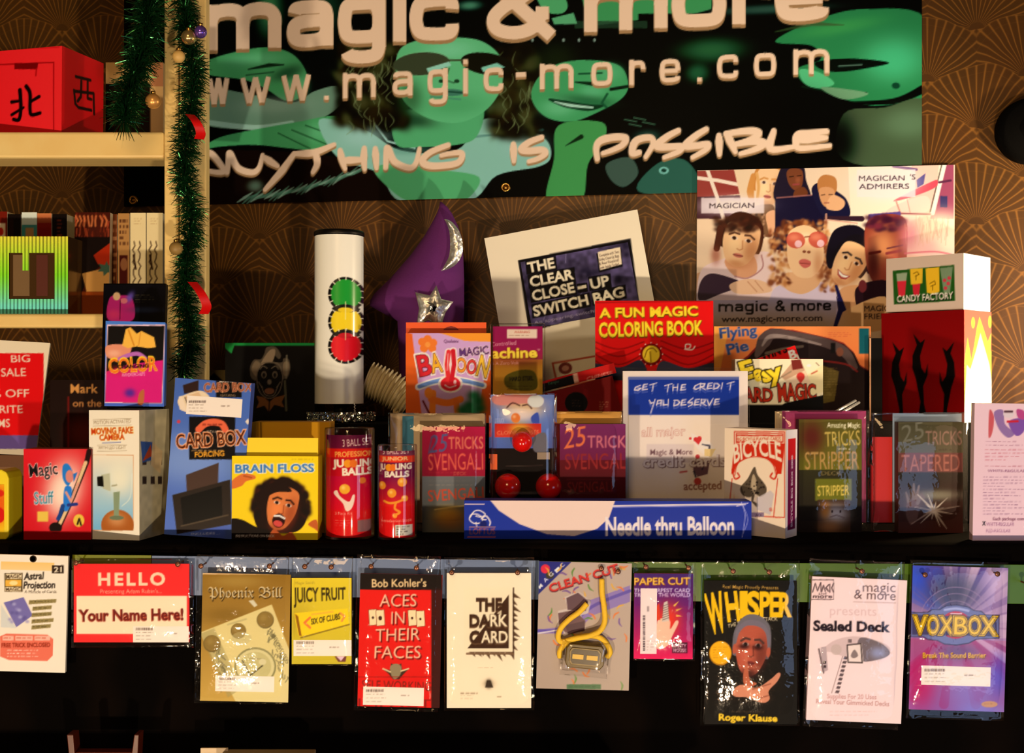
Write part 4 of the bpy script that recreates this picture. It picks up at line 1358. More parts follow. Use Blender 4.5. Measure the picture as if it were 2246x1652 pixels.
def hat():
    d = 1.90
    rows = [(443, 965, 969), (455, 963, 982), (469, 958, 992), (495, 944, 1004), (521, 929, 1013), (560, 901, 1016), (612, 856, 1018), (645, 822, 1018), (660, 812, 1018), (672, 812, 1018), (686, 838, 1018), (705, 872, 1017), (yR(d), 880, 1016)]
    r = thing('wizard_hat', 'purple felt wizard hat with silver crescent and star, behind the balloon box', 'hat', Matrix.Translation(at(950, yR(d), d)))
    k = d / F
    v, f, n = [], [], 40
    for y, a, b in rows:
        rx = (b - a) / 2 * k
        ry = min(rx, .058 + .02 * (y - 443) / 400)
        c = at((a + b) / 2, y, d) - r.location
        for i in range(n):
            w = 2 * math.pi * i / n
            q = 1 + .015 * math.sin(3 * w + y * .03)
            v.append((c.x + rx * math.cos(w), ry * math.sin(w) * q, c.z))
    for j in range(len(rows) - 1):
        for i in range(n):
            f.append((j * n + i, (j + 1) * n + i, (j + 1) * n + (i + 1) % n, j * n + (i + 1) % n))
    f.append(tuple(range(n)))
    mesh_from('felt_cone', v, f, mat('purple_felt', (104, 42, 92), 0.85, spec=.15, bump=(300, .3, .001)), r, True)
    L = lambda x, y, dd: at(x, y, dd) - r.location
    # crescent
    out = smooth([(974, 480), (990, 486), (1006, 505), (1014, 530), (1014, 556), (1002, 578), (984, 590), (967, 595)], False, 5)
    inn = smooth([(974, 480), (980, 492), (985, 506), (987, 524), (987, 546), (984, 564), (976, 580), (967, 595)], False, 5)
    v, f = [], []
    for i, (a, b) in enumerate(zip(out, inn)):
        for j, t in enumerate(np.linspace(0, 1, 9)):
            x, y = a * (1 - t) + b * t
            dep = 1.8415 - .004 - .006 * math.sin(math.pi * t) * min(1, i / 5, (len(out) - 1 - i) / 5)
            v.append(L(x, y, dep + .0008 * math.sin(i * 1.7 + j)))
    m = len(out)
    f = [(i * 9 + j, i * 9 + j + 1, (i + 1) * 9 + j + 1, (i + 1) * 9 + j) for i in range(m - 1) for j in range(8)]
    mesh_from('silver_crescent', v, f, M_SILVER, r, True)
    pts = [(957, 626), (968, 656), (994, 662), (977, 686), (970, 708), (956, 716), (940, 704), (914, 712), (919, 676), (911, 641), (943, 648)]
    p = np.array(pts, float)
    c = p.mean(0)
    v, f = [], []
    for q, hgt in ((1, 0), (.9, .004), (.72, .0065), (.45, .0085), (.2, .009)):
        for i, a in enumerate(p):
            x, y = c + (a - c) * q
            v.append(L(x, y, 1.822 - hgt + .0009 * math.sin(i * 3.1 + q * 20)))
    n = len(p)
    f = [(j * n + i, (j + 1) * n + i, (j + 1) * n + (i + 1) % n, j * n + (i + 1) % n) for j in range(4) for i in range(n)] + [tuple(range(4 * n, 5 * n))]
    mesh_from('silver_star', v, f, M_SILVER, r, True)


hat()


def art_balloon(p):
    p.grad(886, 728, 1082, 960, (214, 160, 196), (206, 150, 190)).poly([(885, 728), (904, 732), (918, 850), (930, 960), (885, 960)], (240, 96, 30)).poly([(960, 729), (1082, 729), (1082, 750), (1020, 748)], (252, 150, 40))
    p.poly([(1060, 840), (1082, 820), (1082, 960), (1050, 960)], (236, 90, 30), s=True)
    for x, y in ((926, 750), (938, 744), (950, 752), (948, 764), (930, 764)):
        p.ell(x, y, 9, 9, (244, 120, 40))
    p.ell(938, 756, 6, 6, (250, 150, 60)).text('Qualatex', 974, 752, 1006, 752, 7, (100, 50, 90), b=.02)
    for c, b, o in (((255, 235, 215), .1, 0), ((90, 30, 40), .05, 0)):
        p.text('MAGIC', 1009, 782, 1072, 776, 17, c, b=b * .8)
    p.text('MAGIC', 1009, 782, 1072, 776, 17, (96, 50, 110), b=.01)
    for s, x0, x1, y0, y1, h, c in (('B', 922, 948, 825, 820, 44, (222, 40, 44)), ('A', 949, 971, 818, 814, 40, (250, 176, 40)), ('O', 1001, 1022, 816, 816, 30, (250, 150, 40)), ('O', 1023, 1043, 819, 821, 30, (226, 60, 50)), ('N', 1044, 1066, 822, 828, 44, (250, 190, 50))):
        p.text(s, x0, y0, x1, y1, h, (255, 236, 220), b=.13)
    for s, x0, x1, y0, y1, h, c in (('B', 922, 948, 825, 820, 44, (222, 40, 44)), ('A', 949, 971, 818, 814, 40, (250, 176, 40)), ('O', 1001, 1022, 816, 816, 30, (250, 150, 40)), ('O', 1023, 1043, 819, 821, 30, (226, 60, 50)), ('N', 1044, 1066, 822, 828, 44, (250, 190, 50))):
        p.text(s, x0, y0, x1, y1, h, (90, 24, 30), b=.06).text(s, x0, y0, x1, y1, h, c, b=.03)
    p.line([(918, 849), (950, 838), (985, 832), (1020, 836), (1060, 846)], 15, (250, 230, 220), s=True).line([(920, 848), (950, 838), (985, 832), (1020, 836), (1058, 845)], 9, (110, 140, 190), s=True)
    p.line([(984, 772), (980, 800), (984, 836)], 16, (250, 225, 210)).line([(994, 770), (996, 800), (990, 836)], 16, (250, 225, 210))
    p.ell(988, 842, 27, 20, (250, 225, 215)).ell(988, 842, 22, 16, (226, 36, 40)).line([(984, 772), (980, 800), (984, 836)], 10, (232, 44, 46)).line([(994, 770), (996, 800), (990, 836)], 10, (210, 28, 36))
    p.line([(976, 845), (986, 850), (1000, 846)], 2.5, (250, 200, 190), s=True).line([(983, 776), (981, 812)], 2, (255, 180, 170)).ell(998, 838, 3, 5, (255, 200, 190))
    p.line([(950, 862), (948, 910), (948, 960)], 14, (246, 126, 36)).line([(946, 876), (980, 884), (1010, 876)], 15, (246, 116, 36), s=True).line([(1000, 880), (1006, 930)], 13, (240, 110, 36)).ell(940, 862, 9, 12, (246, 130, 40))
    for x, y in ((1040, 868), (1048, 880), (1030, 890), (1052, 896), (1016, 900), (1036, 905)):
        p.blob(x, y, 16, 13, (20, 90, 44), .95)
    p.line([(928, 880), (942, 908)], 4, (110, 20, 20))


r, p = boxed('balloon_box', 'orange and pink balloon modelling box with bubbly lettering and an orange hang flap', 'box', (890, yR(1.715)), (1076, yR(1.715)), (888, 731), 1.715, .045, art_balloon, (214, 160, 196), body=(240, 70, 20))
Q = [p.Mi @ hit(x, y, p.o, p.n) for x, y in ((888, 734), (1066, 706))]
t_ = prism('hang_flap', [(Q[0].x, Q[0].z), (Q[1].x, Q[0].z), (Q[1].x, Q[1].z), (Q[0].x, Q[1].z)], .018, .020, plain((246, 84, 26)), r)
hp = p.Mi @ hit(988, 720, p.o, p.n)
prism('hang_slot', [(hp.x - .012, hp.z - .002), (hp.x + .012, hp.z - .002), (hp.x + .008, hp.z + .0015), (hp.x, hp.z + .004), (hp.x - .008, hp.z + .0015)], .0176, .0179, plain((130, 24, 10)), r)


def art_achine(p):
    p.grad(1070, 715, 1196, 940, (150, 20, 70), (160, 30, 60)).grad(1070, 790, 1196, 940, (190, 120, 30), (200, 150, 40)).blob(1130, 790, 70, 14, (160, 70, 40), .8)
    p.rect(1112, 722, 1178, 742, (240, 205, 170)).text('WARNING', 1128, 731, 1162, 731, 5, (190, 60, 40)).micro(1116, 733, 1174, 741, 1, (150, 90, 70), 2, .6)
    p.text('Controlled', 1078, 760, 1132, 756, 9, (236, 180, 170), b=0).text('achine', 1079, 787, 1177, 785, 22, (120, 40, 10), b=.08).text('achine', 1079, 786, 1177, 784, 22, (250, 210, 60), b=.045)
    p.text('™', 1178, 772, 1184, 772, 6, (250, 210, 170)).text('& A Zero Volt', 1078, 801, 1138, 799, 7, (236, 160, 150))
    p.poly([(1108, 826), (1140, 812), (1172, 816), (1178, 850), (1150, 858), (1112, 850)], (90, 76, 16), s=True).text('HARD STEEL', 1118, 836, 1170, 834, 9, (30, 24, 10), b=.04).micro(1112, 845, 1170, 858, 2, (60, 40, 10), 3, .7, 2)


r, p = boxed('blister_pack', 'maroon and yellow blister pack in clear plastic beside the balloon box', 'blister pack', (1081, yR(1.73)), (1190, yR(1.73)), (1080, 716), 1.73, .002, art_achine, (170, 60, 50), body=(210, 180, 140))
Q = [p.Mi @ hit(x, y, p.o, p.n) for x, y in ((1076, 925), (1196, 710))]
w2, h0, h1 = (Q[1].x - Q[0].x) / 2, Q[0].z, Q[1].z
box('clear_shell', -w2, w2, -.016, .006, max(.0005, h0), h1, M_CLEAR, r, .003)


def art_switch_mat(p):
    p.poly([(1160, 806), (1306, 775), (1330, 870), (1190, 900)], (250, 222, 176)).line([(1345, 775), (1212, 797), (1224, 850), (1330, 830)], 4, (200, 70, 40)).ell(1240, 808, 15, 13, (130, 50, 40), 1, -10).ell(1240, 808, 8, 6, (210, 140, 110), 1, -10)
    p.poly([(1136, 571), (1383, 523), (1402, 664), (1160, 728)], (16, 12, 16))


M, w, h = pose((1131, 922), (1472, 862), (1072, 521), 1.89, 5, 4)
p = Print(M, -w / 2, w / 2, 0, h, F / 1.89, (252, 226, 182), 2.2)
p.subs = []
art_switch_mat(p)
wq = lambda x, y: p.Mi @ hit(x, y, p.o, p.n)
fr = thing('matted_print', 'tilted cream-matted print of stone-textured block lettering leaning against the papered wall', 'framed print', M)
p.off = .0003
p.mesh('cream_mat', M_PRINT, fr)
box('backing_board', -w / 2, w / 2, 0, .009, 0, h, plain((230, 200, 150)), fr, .0008)
a, b, c = wq(1142, 578), wq(1377, 532), wq(1160, 720)
Mi2 = M @ Matrix.Translation((0, 0, 0))
s = Print(M, a.x, b.x, wq(1160, 722).z, a.z + .002, F / 1.89, (70, 58, 84), 1.8)
s.subs, s.off = [], .0008
s.noise(.5, 26, 5).noise(.3, 9, 6)
for i in range(16):
    g = random.Random(i)
    x, y = g.uniform(1150, 1390), g.uniform(530, 710)
    s.line([(x, y), (x + g.uniform(-20, 30), y + g.uniform(-16, 16)), (x + g.uniform(-30, 50), y + 20)], 1.8, (150, 136, 160) if i % 2 else (36, 28, 46), .6, s=True)
for t, x0, y0, x1, y1 in (('THE', 1160, 598, 1217, 587), ('CLEAR', 1165, 629, 1258, 612), ('CLOSE', 1170, 660, 1261, 641), ('-', 1271, 641, 1286, 638), ('UP', 1298, 634, 1337, 626), ('SWITCH', 1173, 694, 1291, 668), ('BAG', 1305, 666, 1370, 650)):
    H = 22 if t != '-' else 30
    s.poly([(x0 - 5, y0 + 5), (x1 + 5, y1 + 5), (x1 + 2, y1 - 26), (x0 - 8, y0 - 26)] if t != '-' else [(x0 - 4, y0 + 2), (x1 + 4, y1 + 2), (x1 + 2, y1 - 18), (x0 - 6, y0 - 18)], (10, 8, 12)).text(t, x0, y0, x1, y1, H, (250, 226, 180), b=.045)
s.text('An appearing-switching holder', 1172, 712, 1370, 672, 7, (180, 160, 170), b=0)
s.poly([(1308, 556), (1362, 545), (1366, 585), (1314, 598)], (16, 12, 16)).poly([(1311, 553), (1360, 542), (1364, 580), (1316, 593)], (246, 216, 170))
for i, t in enumerate(('Complete with Two', 'Utility Close-Up Bags', '& Four Routines!', 'Look Inside Today!')):
    s.text(t, 1315, 564 + i * 9, 1358, 555 + i * 9, 6, (60, 40, 30))
s.mesh('stone_print', M_PRINT, fr)

# ---- red boxed set leaning
def art_chin(p):
    p.rect(1150, 780, 1370, 1000, (104, 14, 14)).line([(1196, 846), (1352, 810), (1364, 900)], 2, (214, 120, 60), .8)
    p.ell(1264, 884, 25, 24, (12, 9, 8)).ell(1264, 884, 26, 25, (60, 14, 10), .0).micro(1254, 876, 1276, 894, 3, (90, 60, 40), 2, .7, 2).micro(1314, 880, 1336, 900, 4, (190, 140, 90), 4, .6, 2)


r, p = boxed('red_set_box', 'slanted dark red boxed set with a black round emblem below the matted print', 'box', (1214, 960), (1368, 920), (1190, 864), 1.735, .012, art_chin, (110, 15, 15), body=(90, 12, 12))
r2, p2 = boxed('red_spine_box', 'slim red and black case lying slanted on top of the dark red boxed set', 'case', (1190, 860), (1352, 818), (1185, 838), 1.745, .035, lambda p: p.poly([(1180, 845), (1258, 822), (1264, 842), (1184, 868)], (20, 16, 14)).poly([(1256, 820), (1266, 818), (1270, 838), (1260, 842)], (226, 160, 120)).text('CHINESE', 1288, 836, 1344, 821, 8, (250, 150, 130), b=.01, sh=.1).text('Tenyo', 1202, 845, 1226, 839, 6, (70, 110, 70)), (190, 28, 24), body=(120, 14, 12), part='printed_spine')


def art_color(p):
    p.line([(1308, 664), (1558, 660)], 3, (150, 12, 12), .8)
    for y, amp in ((752, 14), (764, 18), (778, 22), (792, 24)):
        for x0, x1 in ((1300, 1412), (1450, 1568)):
            p.line([(x0, y - 4), ((x0 + x1) / 2, y + amp), (x1, y - 2)], 3, (126, 6, 8), .7, s=True)
    p.poly([(1300, 798), (1360, 806), (1405, 790), (1412, 830), (1300, 830)], (50, 50, 66), s=True).poly([(1452, 792), (1510, 808), (1568, 796), (1568, 830), (1450, 830)], (60, 56, 70), s=True)
    for t, x0, x1, y, h in (('A FUN MAGIC', 1316, 1530, 697, 20), ('COLORING BOOK', 1315, 1540, 739, 30)):
        p.text(t, x0, y + 2, x1, y - 3, h, (90, 60, 0), b=.07).text(t, x0, y, x1, y - 5, h, (250, 208, 40), b=.045)
    p.ell(1428, 778, 24, 24, (120, 8, 10)).ell(1428, 777, 19, 19, (244, 196, 40)).line([(1414, 784), (1420, 768), (1432, 764), (1440, 772)], 2, (110, 70, 10), s=True).line([(1426, 772), (1428, 794)], 2, (110, 70, 10))
    for i in range(12):
        t = i / 12 * 6.28
        p.ell(1428 + 25 * math.cos(t), 777 + 25 * math.sin(t), 1.5, 1.5, (250, 200, 170))
    p.line([(1504, 766), (1504, 756), (1514, 756), (1512, 764), (1502, 766), (1518, 767), (1524, 760)], 2.5, (250, 220, 180), s=True)


boxed('coloring_book', 'red picture book with big yellow lettering and a drawn stage curtain', 'book', (1306, yR(1.79)), (1566, yR(1.79)), (1303, 660), 1.79, .006, art_color, (226, 22, 20), body=(236, 210, 180), pitch=2)
# ------------------------------------------------------------------ poster, pie box, candy and flame cartons
PO = WM @ Matrix.Translation((0, -.009, 0))
P = Print(PO, -1, 1, 0, 1, F / 1.9, (0, 0, 0), 60)
lq = lambda x, y: P.Mi @ hit(x, y, P.o, P.n)
a, b, c = lq(1527, 373), lq(2092, 373), lq(1800, 722)
sl = lambda x, y: y
PM = PO @ Matrix.Translation(((a.x + b.x) / 2, 0, c.z - .03))
PM = PM @ Matrix.Rotation(math.radians(.35), 4, 'Y')
ptop = (PM.inverted() @ (PO @ lq(1527, 374))).z
P = Print(PM, -(b.x - a.x) / 2, (b.x - a.x) / 2, 0, ptop, F / 1.91, (246, 206, 160), 1.8)
P.subs = []
# the room behind
P.grad(1500, 340, 2110, 520, (240, 205, 165), (246, 214, 170))
P.poly([(1527, 375), (1610, 372), (1628, 425), (1527, 435)], (150, 50, 44)).poly([(1527, 432), (1628, 428), (1628, 486), (1527, 490)], (60, 24, 34)).line([(1552, 374), (1572, 430), (1590, 490)], 8, (246, 220, 190)).line([(1527, 390), (1575, 396), (1624, 406)], 8, (246, 220, 190))
P.rect(1527, 480, 1600, 560, (244, 205, 160)).poly([(1527, 600), (1560, 590), (1570, 640), (1527, 640)], (220, 160, 110))
P.poly([(1610, 372), (1650, 370), (1650, 470), (1632, 470)], (240, 204, 160)).poly([(1860, 360), (2092, 352), (2092, 560), (1870, 560)], (252, 226, 186))
P.poly([(2000, 360), (2060, 356), (2050, 470), (1990, 470)], (244, 190, 160)).poly([(2076, 352), (2092, 352), (2092, 480), (2040, 480)], (160, 70, 90)).line([(2074, 352), (2046, 468)], 8, (250, 235, 205)).line([(2068, 352), (2040, 465)], 2, (40, 30, 26))
P.poly([(1960, 440), (2040, 400), (2056, 396), (2050, 412), (2000, 432)], (230, 70, 80), s=True).poly([(1955, 455), (2020, 430), (2040, 440), (2030, 466), (1950, 470)], (250, 206, 176), s=True).line([(1965, 440), (1975, 468)], 3, (200, 130, 110)).line([(1990, 438), (1996, 466)], 2, (220, 150, 130)).poly([(2010, 395), (2030, 380), (2026, 404), (2012, 412)], (70, 60, 120)).line([(1960, 365), (2010, 372)], 6, (110, 70, 110)).line([(2060, 400), (2085, 396)], 5, (90, 40, 60))
P.rect(2062, 430, 2078, 455, (60, 50, 90)).line([(1960, 468), (2040, 470)], 4, (150, 80, 80))
P.poly([(1905, 470), (1975, 464), (1978, 500), (1900, 505)], (84, 64, 130))
# back row
f = person(P, 1686, 410, 62, 84, 8, (246, 196, 140), (206, 130, 56), (196, 120, 70), smile=1, mouth=(196, 90, 80), eye=(90, 60, 50))
P.line([(1652, 385), (1646, 420), (1652, 450)], [10, 16, 8], (214, 140, 64), s=True).line([(1660, 380), (1664, 410), (1660, 440)], 6, (226, 164, 90), s=True)
P.poly([(1640, 460), (1690, 448), (1700, 470), (1690, 520), (1650, 500)], (120, 80, 50), s=True)
g = random.Random(8)
for i in range(70):
    P.blob(g.uniform(1640, 1676), g.uniform(468, 530), 3, 3, g.choice([(60, 36, 24), (190, 140, 100)]), .8)
P.poly([(1680, 470), (1700, 462), (1706, 490), (1690, 516), (1684, 500)], (236, 170, 120), s=True)
P.poly([(1708, 380), (1724, 362), (1760, 362), (1768, 395), (1775, 440), (1700, 440)], (30, 22, 36), s=True)
P.poly([(1726, 376), (1742, 368), (1760, 376), (1760, 404), (1750, 418), (1738, 414), (1728, 398)], (120, 60, 34), s=True).line([(1732, 388), (1740, 387)], 2, (30, 12, 8)).line([(1749, 386), (1757, 385)], 2, (30, 12, 8)).line([(1740, 405), (1752, 404)], 4, (150, 60, 56)).poly([(1745, 416), (1762, 410), (1772, 425), (1755, 440), (1740, 432)], (110, 54, 30), s=True).blob(1750, 395, 6, 8, (160, 84, 50), .7)
P.poly([(1700, 438), (1782, 428), (1808, 440), (1808, 500), (1760, 560), (1690, 545), (1700, 500)], (22, 18, 40)).line([(1704, 434), (1780, 428)], 3, (170, 100, 90), .8)
P.poly([(1780, 420), (1800, 400), (1836, 420), (1858, 440), (1862, 475), (1810, 478)], (26, 24, 46), s=True)
P.poly([(1793, 400), (1806, 384), (1830, 388), (1836, 405), (1830, 425), (1800, 428)], (190, 120, 60), s=True)
P.poly([(1797, 415), (1815, 410), (1830, 418), (1828, 440), (1812, 454), (1800, 440)], (216, 150, 96), s=True).poly([(1825, 428), (1850, 438), (1852, 452), (1838, 462), (1812, 456)], (232, 170, 116), s=True).line([(1802, 428), (1809, 427)], 2, (70, 36, 24)).line([(1818, 427), (1826, 427)], 2, (70, 36, 24)).line([(1808, 445), (1818, 445)], 2, (150, 70, 56))
P.line([(1810, 478), (1890, 480)], [8, 12], (50, 30, 36)).line([(1815, 482), (1880, 490)], 3, (220, 160, 130)).line([(1812, 470), (1812, 495)], 4, (200, 140, 110))
for x0, x1, y0, y1 in ((1538, 1676, 434, 468), (1880, 2008, 372, 432)):
    P.blob((x0 + x1) / 2, (y0 + y1) / 2, (x1 - x0) * .52, (y1 - y0) * .62, (246, 222, 214), 1)
    P.rect(x0, y0, x1, y1, (246, 224, 214), .8)
def tag_text(s, x0, x1, y, h, k=.035):
    P.text(s, x0, y, x1, y - (x1 - x0) * .01, h, (34, 16, 22), b=.0)
tag_text('MAGICIAN', 1556, 1654, 457, 11)
tag_text('MAGICIAN', 1884, 1984, 397, 11)
tag_text("'S", 1996, 2008, 394, 11)
tag_text('ADMIRERS', 1884, 1994, 415, 11)
# front row
P.poly([(1528, 640), (1540, 590), (1580, 570), (1625, 560), (1690, 555), (1702, 620), (1690, 690), (1530, 690)], (248, 210, 190), s=True)
P.poly([(1536, 620), (1560, 600), (1610, 612), (1630, 625), (1580, 645), (1534, 660)], (54, 36, 48), s=True)
P.poly([(1590, 570), (1650, 560), (1658, 600), (1615, 608)], (230, 160, 110), s=True).line([(1612, 606), (1640, 610), (1672, 588), (1670, 560)], 3, (190, 130, 120), s=True)
f = person(P, 1624, 535, 84, 100, 12, (240, 184, 126), (58, 26, 16), (186, 110, 60), smile=1, mouth=(200, 100, 80))
for i in range(60):
    P.blob(g.uniform(1570, 1662), g.uniform(478, 506), 9, 6, g.choice([(50, 22, 14), (80, 36, 20), (36, 16, 12)]), .8, g.uniform(-40, 40))
P.line([(1580, 500), (1572, 545)], 14, (70, 30, 18), s=False)
P.blob(1570, 560, 12, 22, (150, 60, 40), .6)
P.poly([(1600, 625), (1640, 612), (1680, 620), (1690, 640), (1620, 645)], (244, 190, 140), s=True).line([(1640, 618), (1660, 640)], 2, (206, 140, 96)).line([(1656, 616), (1674, 638)], 2, (206, 140, 96))
P.poly([(1690, 650), (1720, 622), (1800, 618), (1836, 650), (1840, 720), (1690, 720)], (226, 200, 206), s=True).poly([(1722, 600), (1790, 600), (1796, 625), (1760, 645), (1722, 632)], (236, 176, 120), s=True)
for i in range(260):
    lr = g.random() < .5
    x, y = (g.uniform(1688, 1734), g.uniform(508, 626)) if lr else (g.uniform(1796, 1836), g.uniform(512, 640))
    if g.random() < .3:
        x, y = g.uniform(1705, 1815), g.uniform(484, 512)
    P.blob(x, y, g.uniform(4, 9), g.uniform(3, 7), g.choice([(196, 120, 60), (140, 70, 34), (224, 160, 96), (110, 50, 26)]), .85, g.uniform(0, 180))
P.poly([(1726, 540), (1732, 508), (1762, 494), (1792, 506), (1806, 540), (1804, 580), (1780, 608), (1748, 606), (1730, 580)], (248, 196, 138), s=True)
P.blob(1794, 580, 10, 30, (206, 130, 80), .6).blob(1765, 520, 20, 10, (255, 220, 170), .7)
for x, y in ((1745, 527), (1794, 526)):
    P.ell(x, y, 21, 18, (200, 70, 50), .85, 10).blob(x - 4, y - 6, 12, 8, (236, 140, 100), .7).ell(x + 6, y + 8, 8, 8, (246, 196, 190), .9)
P.line([(1766, 520), (1776, 519)], 3, (150, 80, 50)).ell(1764, 552, 4, 3, (140, 70, 40)).ell(1774, 553, 4, 3, (140, 70, 40)).poly([(1753, 572), (1764, 568), (1778, 574), (1776, 584), (1764, 588), (1754, 580)], (214, 100, 84), s=True).line([(1754, 577), (1776, 579)], 1.5, (140, 50, 40))
P.poly([(1812, 560), (1830, 505), (1880, 495), (1910, 530), (1906, 600), (1890, 575), (1856, 545), (1822, 590)], (22, 16, 26), s=True)
f = person(P, 1862, 580, 72, 98, 30, (242, 182, 122), (22, 16, 22), (186, 110, 60), smile=2, mouth=(170, 60, 50))
P.poly([(1840, 640), (1890, 625), (1930, 640), (1900, 700), (1848, 720)], (226, 160, 104), s=True).line([(1834, 628), (1850, 680), (1836, 720)], [6, 12, 6], (30, 26, 70))
P.poly([(1898, 560), (1900, 490), (1940, 470), (1985, 480), (1990, 540), (1980, 620), (1940, 640), (1910, 610)], (150, 60, 40), s=True).blob(1935, 540, 30, 40, (236, 150, 90), .9).blob(1915, 580, 14, 50, (70, 24, 24), .8)
for i in range(40):
    P.blob(g.uniform(1900, 1990), g.uniform(474, 504), 9, 6, g.choice([(80, 30, 40), (120, 40, 50), (60, 24, 36)]), .8)
P.line([(1908, 556), (1930, 552)], 6, (80, 24, 20)).line([(1945, 556), (1976, 550)], 6, (140, 50, 50)).line([(1946, 545), (1980, 538)], 3, (100, 40, 50)).blob(1960, 580, 20, 24, (230, 110, 90), .6)
P.blob(2060, 500, 60, 40, (254, 226, 180), 1).blob(1995, 520, 24, 40, (240, 130, 140), .8).blob(2050, 545, 60, 26, (250, 180, 170), .9).blob(2080, 530, 30, 30, (255, 236, 196), .9).line([(1985, 556), (2050, 552), (2092, 560)], 4, (226, 110, 120), .8, s=True)
for i in range(30):
    x = g.uniform(1985, 2090)
    P.line([(x, 490 + g.uniform(-20, 10)), (x + g.uniform(-12, 12), 520 + g.uniform(-10, 20))], 1.5, (236, 170, 140), .5)
P.poly([(1875, 640), (1900, 620), (1950, 620), (1950, 690), (1890, 690)], (40, 18, 26), s=True).ell(1892, 628, 9, 14, (110, 40, 40))
P.poly([(1840, 690), (1940, 650), (1945, 720), (1840, 725)], (230, 172, 110), s=True)
P.poly([(1540, 650), (1830, 645), (1840, 725), (1525, 725)], (214, 190, 190), .0)
P.grad(1526, 660, 1832, 760, (208, 186, 190), (196, 150, 90))  # browner towards the bottom: shade on the poster's foot, painted in
P.poly([(1834, 648), (1850, 680), (1834, 722), (1826, 722), (1838, 680)], (34, 28, 66)).text('www.magic-more.com', 1583, 707, 1803, 704, 14, (34, 18, 16), b=.012)
for ch, x0, x1 in (('m', 1577, 1609), ('a', 1613, 1631), ('g', 1635, 1654), ('i', 1658, 1663), ('c', 1667, 1685), ('&', 1701, 1724), ('m', 1736, 1767), ('o', 1771, 1789), ('r', 1793, 1804), ('e', 1806, 1824)):
    P.pen(ch, x0 - 1, x1 - 1, 684 - (x0 - 1577) * .012, 683.8 - (x0 - 1577) * .012, 17, 4.2, (20, 10, 14))
tag_text('MAGICIAN', 1896, 1980, 683, 12)
tag_text('FRIENDS', 1896, 1970, 700, 12)
po = thing('poster', 'colour poster of a cheerful group around a curly-haired person in tinted glasses, on the wall', 'poster', PM)
P.mesh('printed_sheet', M_GLOSS, po)
box('foam_board', -(b.x - a.x) / 2, (b.x - a.x) / 2, .0003, .0024, 0, ptop, plain((230, 205, 170)), po)


def art_pie(p):
    p.grad(1560, 705, 1912, 940, (224, 124, 60), (210, 90, 44)).poly([(1565, 715), (1600, 712), (1580, 810), (1565, 830)], (240, 160, 60), .8)
    for t, x0, x1, y0, y1, h in (('Flying', 1580, 1660, 742, 734, 22), ('Pie', 1597, 1642, 778, 768, 22)):
        p.text(t, x0, y0, x1, y1, h, (130, 130, 140), b=.05).text(t, x0, y0, x1, y1, h, (50, 66, 110), b=.02)
    out = [(1612, 800), (1640, 780), (1668, 750), (1675, 728), (1690, 720), (1740, 724), (1820, 742), (1850, 752), (1872, 772), (1885, 800), (1910, 815), (1910, 920), (1612, 920)]
    p.poly(out, (120, 30, 26), s=False).poly([(x + 2, y + 4) for x, y in out], (34, 20, 18))
    p.line([(1660, 780), (1676, 748), (1696, 732), (1740, 736), (1810, 752), (1852, 772), (1874, 806)], [10, 30, 22, 18, 20, 22, 14], (78, 58, 52), s=True)
    p.line([(1672, 758), (1690, 738), (1740, 742), (1800, 756)], [4, 10, 8, 4], (160, 136, 120), .7, s=True).line([(1680, 775), (1720, 765), (1760, 760)], 6, (110, 90, 70), .7, s=True).line([(1620, 806), (1680, 786), (1840, 796), (1880, 815)], 4, (130, 30, 24), .8, s=True)
    p.rect(1822, 752, 1832, 774, (20, 14, 12)).ell(1842, 772, 8, 10, (110, 60, 40))
    p.rect(1884, 720, 1906, 776, (20, 80, 84)).micro(1816, 728, 1872, 740, 3, (190, 70, 50), 6, .7, 1.4)
    p.poly([(1800, 800), (1840, 815), (1830, 880), (1806, 885)], (90, 70, 30)).micro(1806, 806, 1838, 876, 12, (130, 104, 44), 4, .6, 2)


r, p = boxed('pie_box', 'wide orange carton with a dark dish-shaped window and blue hand lettering', 'box', (1566, yR(1.80)), (1910, yR(1.80)), (1566, 716), 1.80, .03, art_pie, (220, 116, 56), body=(190, 90, 40))
boxed('dark_case', 'narrow black case with a pale front edge standing against the flame carton', 'case', (1907, yR(1.795)), (1935, yR(1.795)), (1907, 742), 1.795, .02, lambda p: p.rect(1906, 740, 1910, 930, (240, 170, 120)), (16, 10, 9), body=(20, 14, 12))


def art_win(p):
    p.rect(1600, 700, 1850, 960, (212, 24, 20)).text("WIN'S", 1672, 790, 1727, 772, 17, (26, 10, 8), b=.05).text('B', 1734, 788, 1748, 784, 18, (240, 226, 200), b=.05).line([(1748, 780), (1756, 792), (1762, 786)], 5, (230, 214, 190))
    p.poly([(1730, 795), (1770, 790), (1780, 850), (1735, 850)], (90, 60, 40)).micro(1655, 795, 1730, 830, 3, (60, 20, 14), 4)


boxed('red_paperback', 'red booklet with black and white lettering tilted up behind the cream card magic box', 'booklet', (1668, 958), (1798, 912), (1624, 800), 1.762, .006, art_win, (212, 24, 20), body=(230, 200, 160))


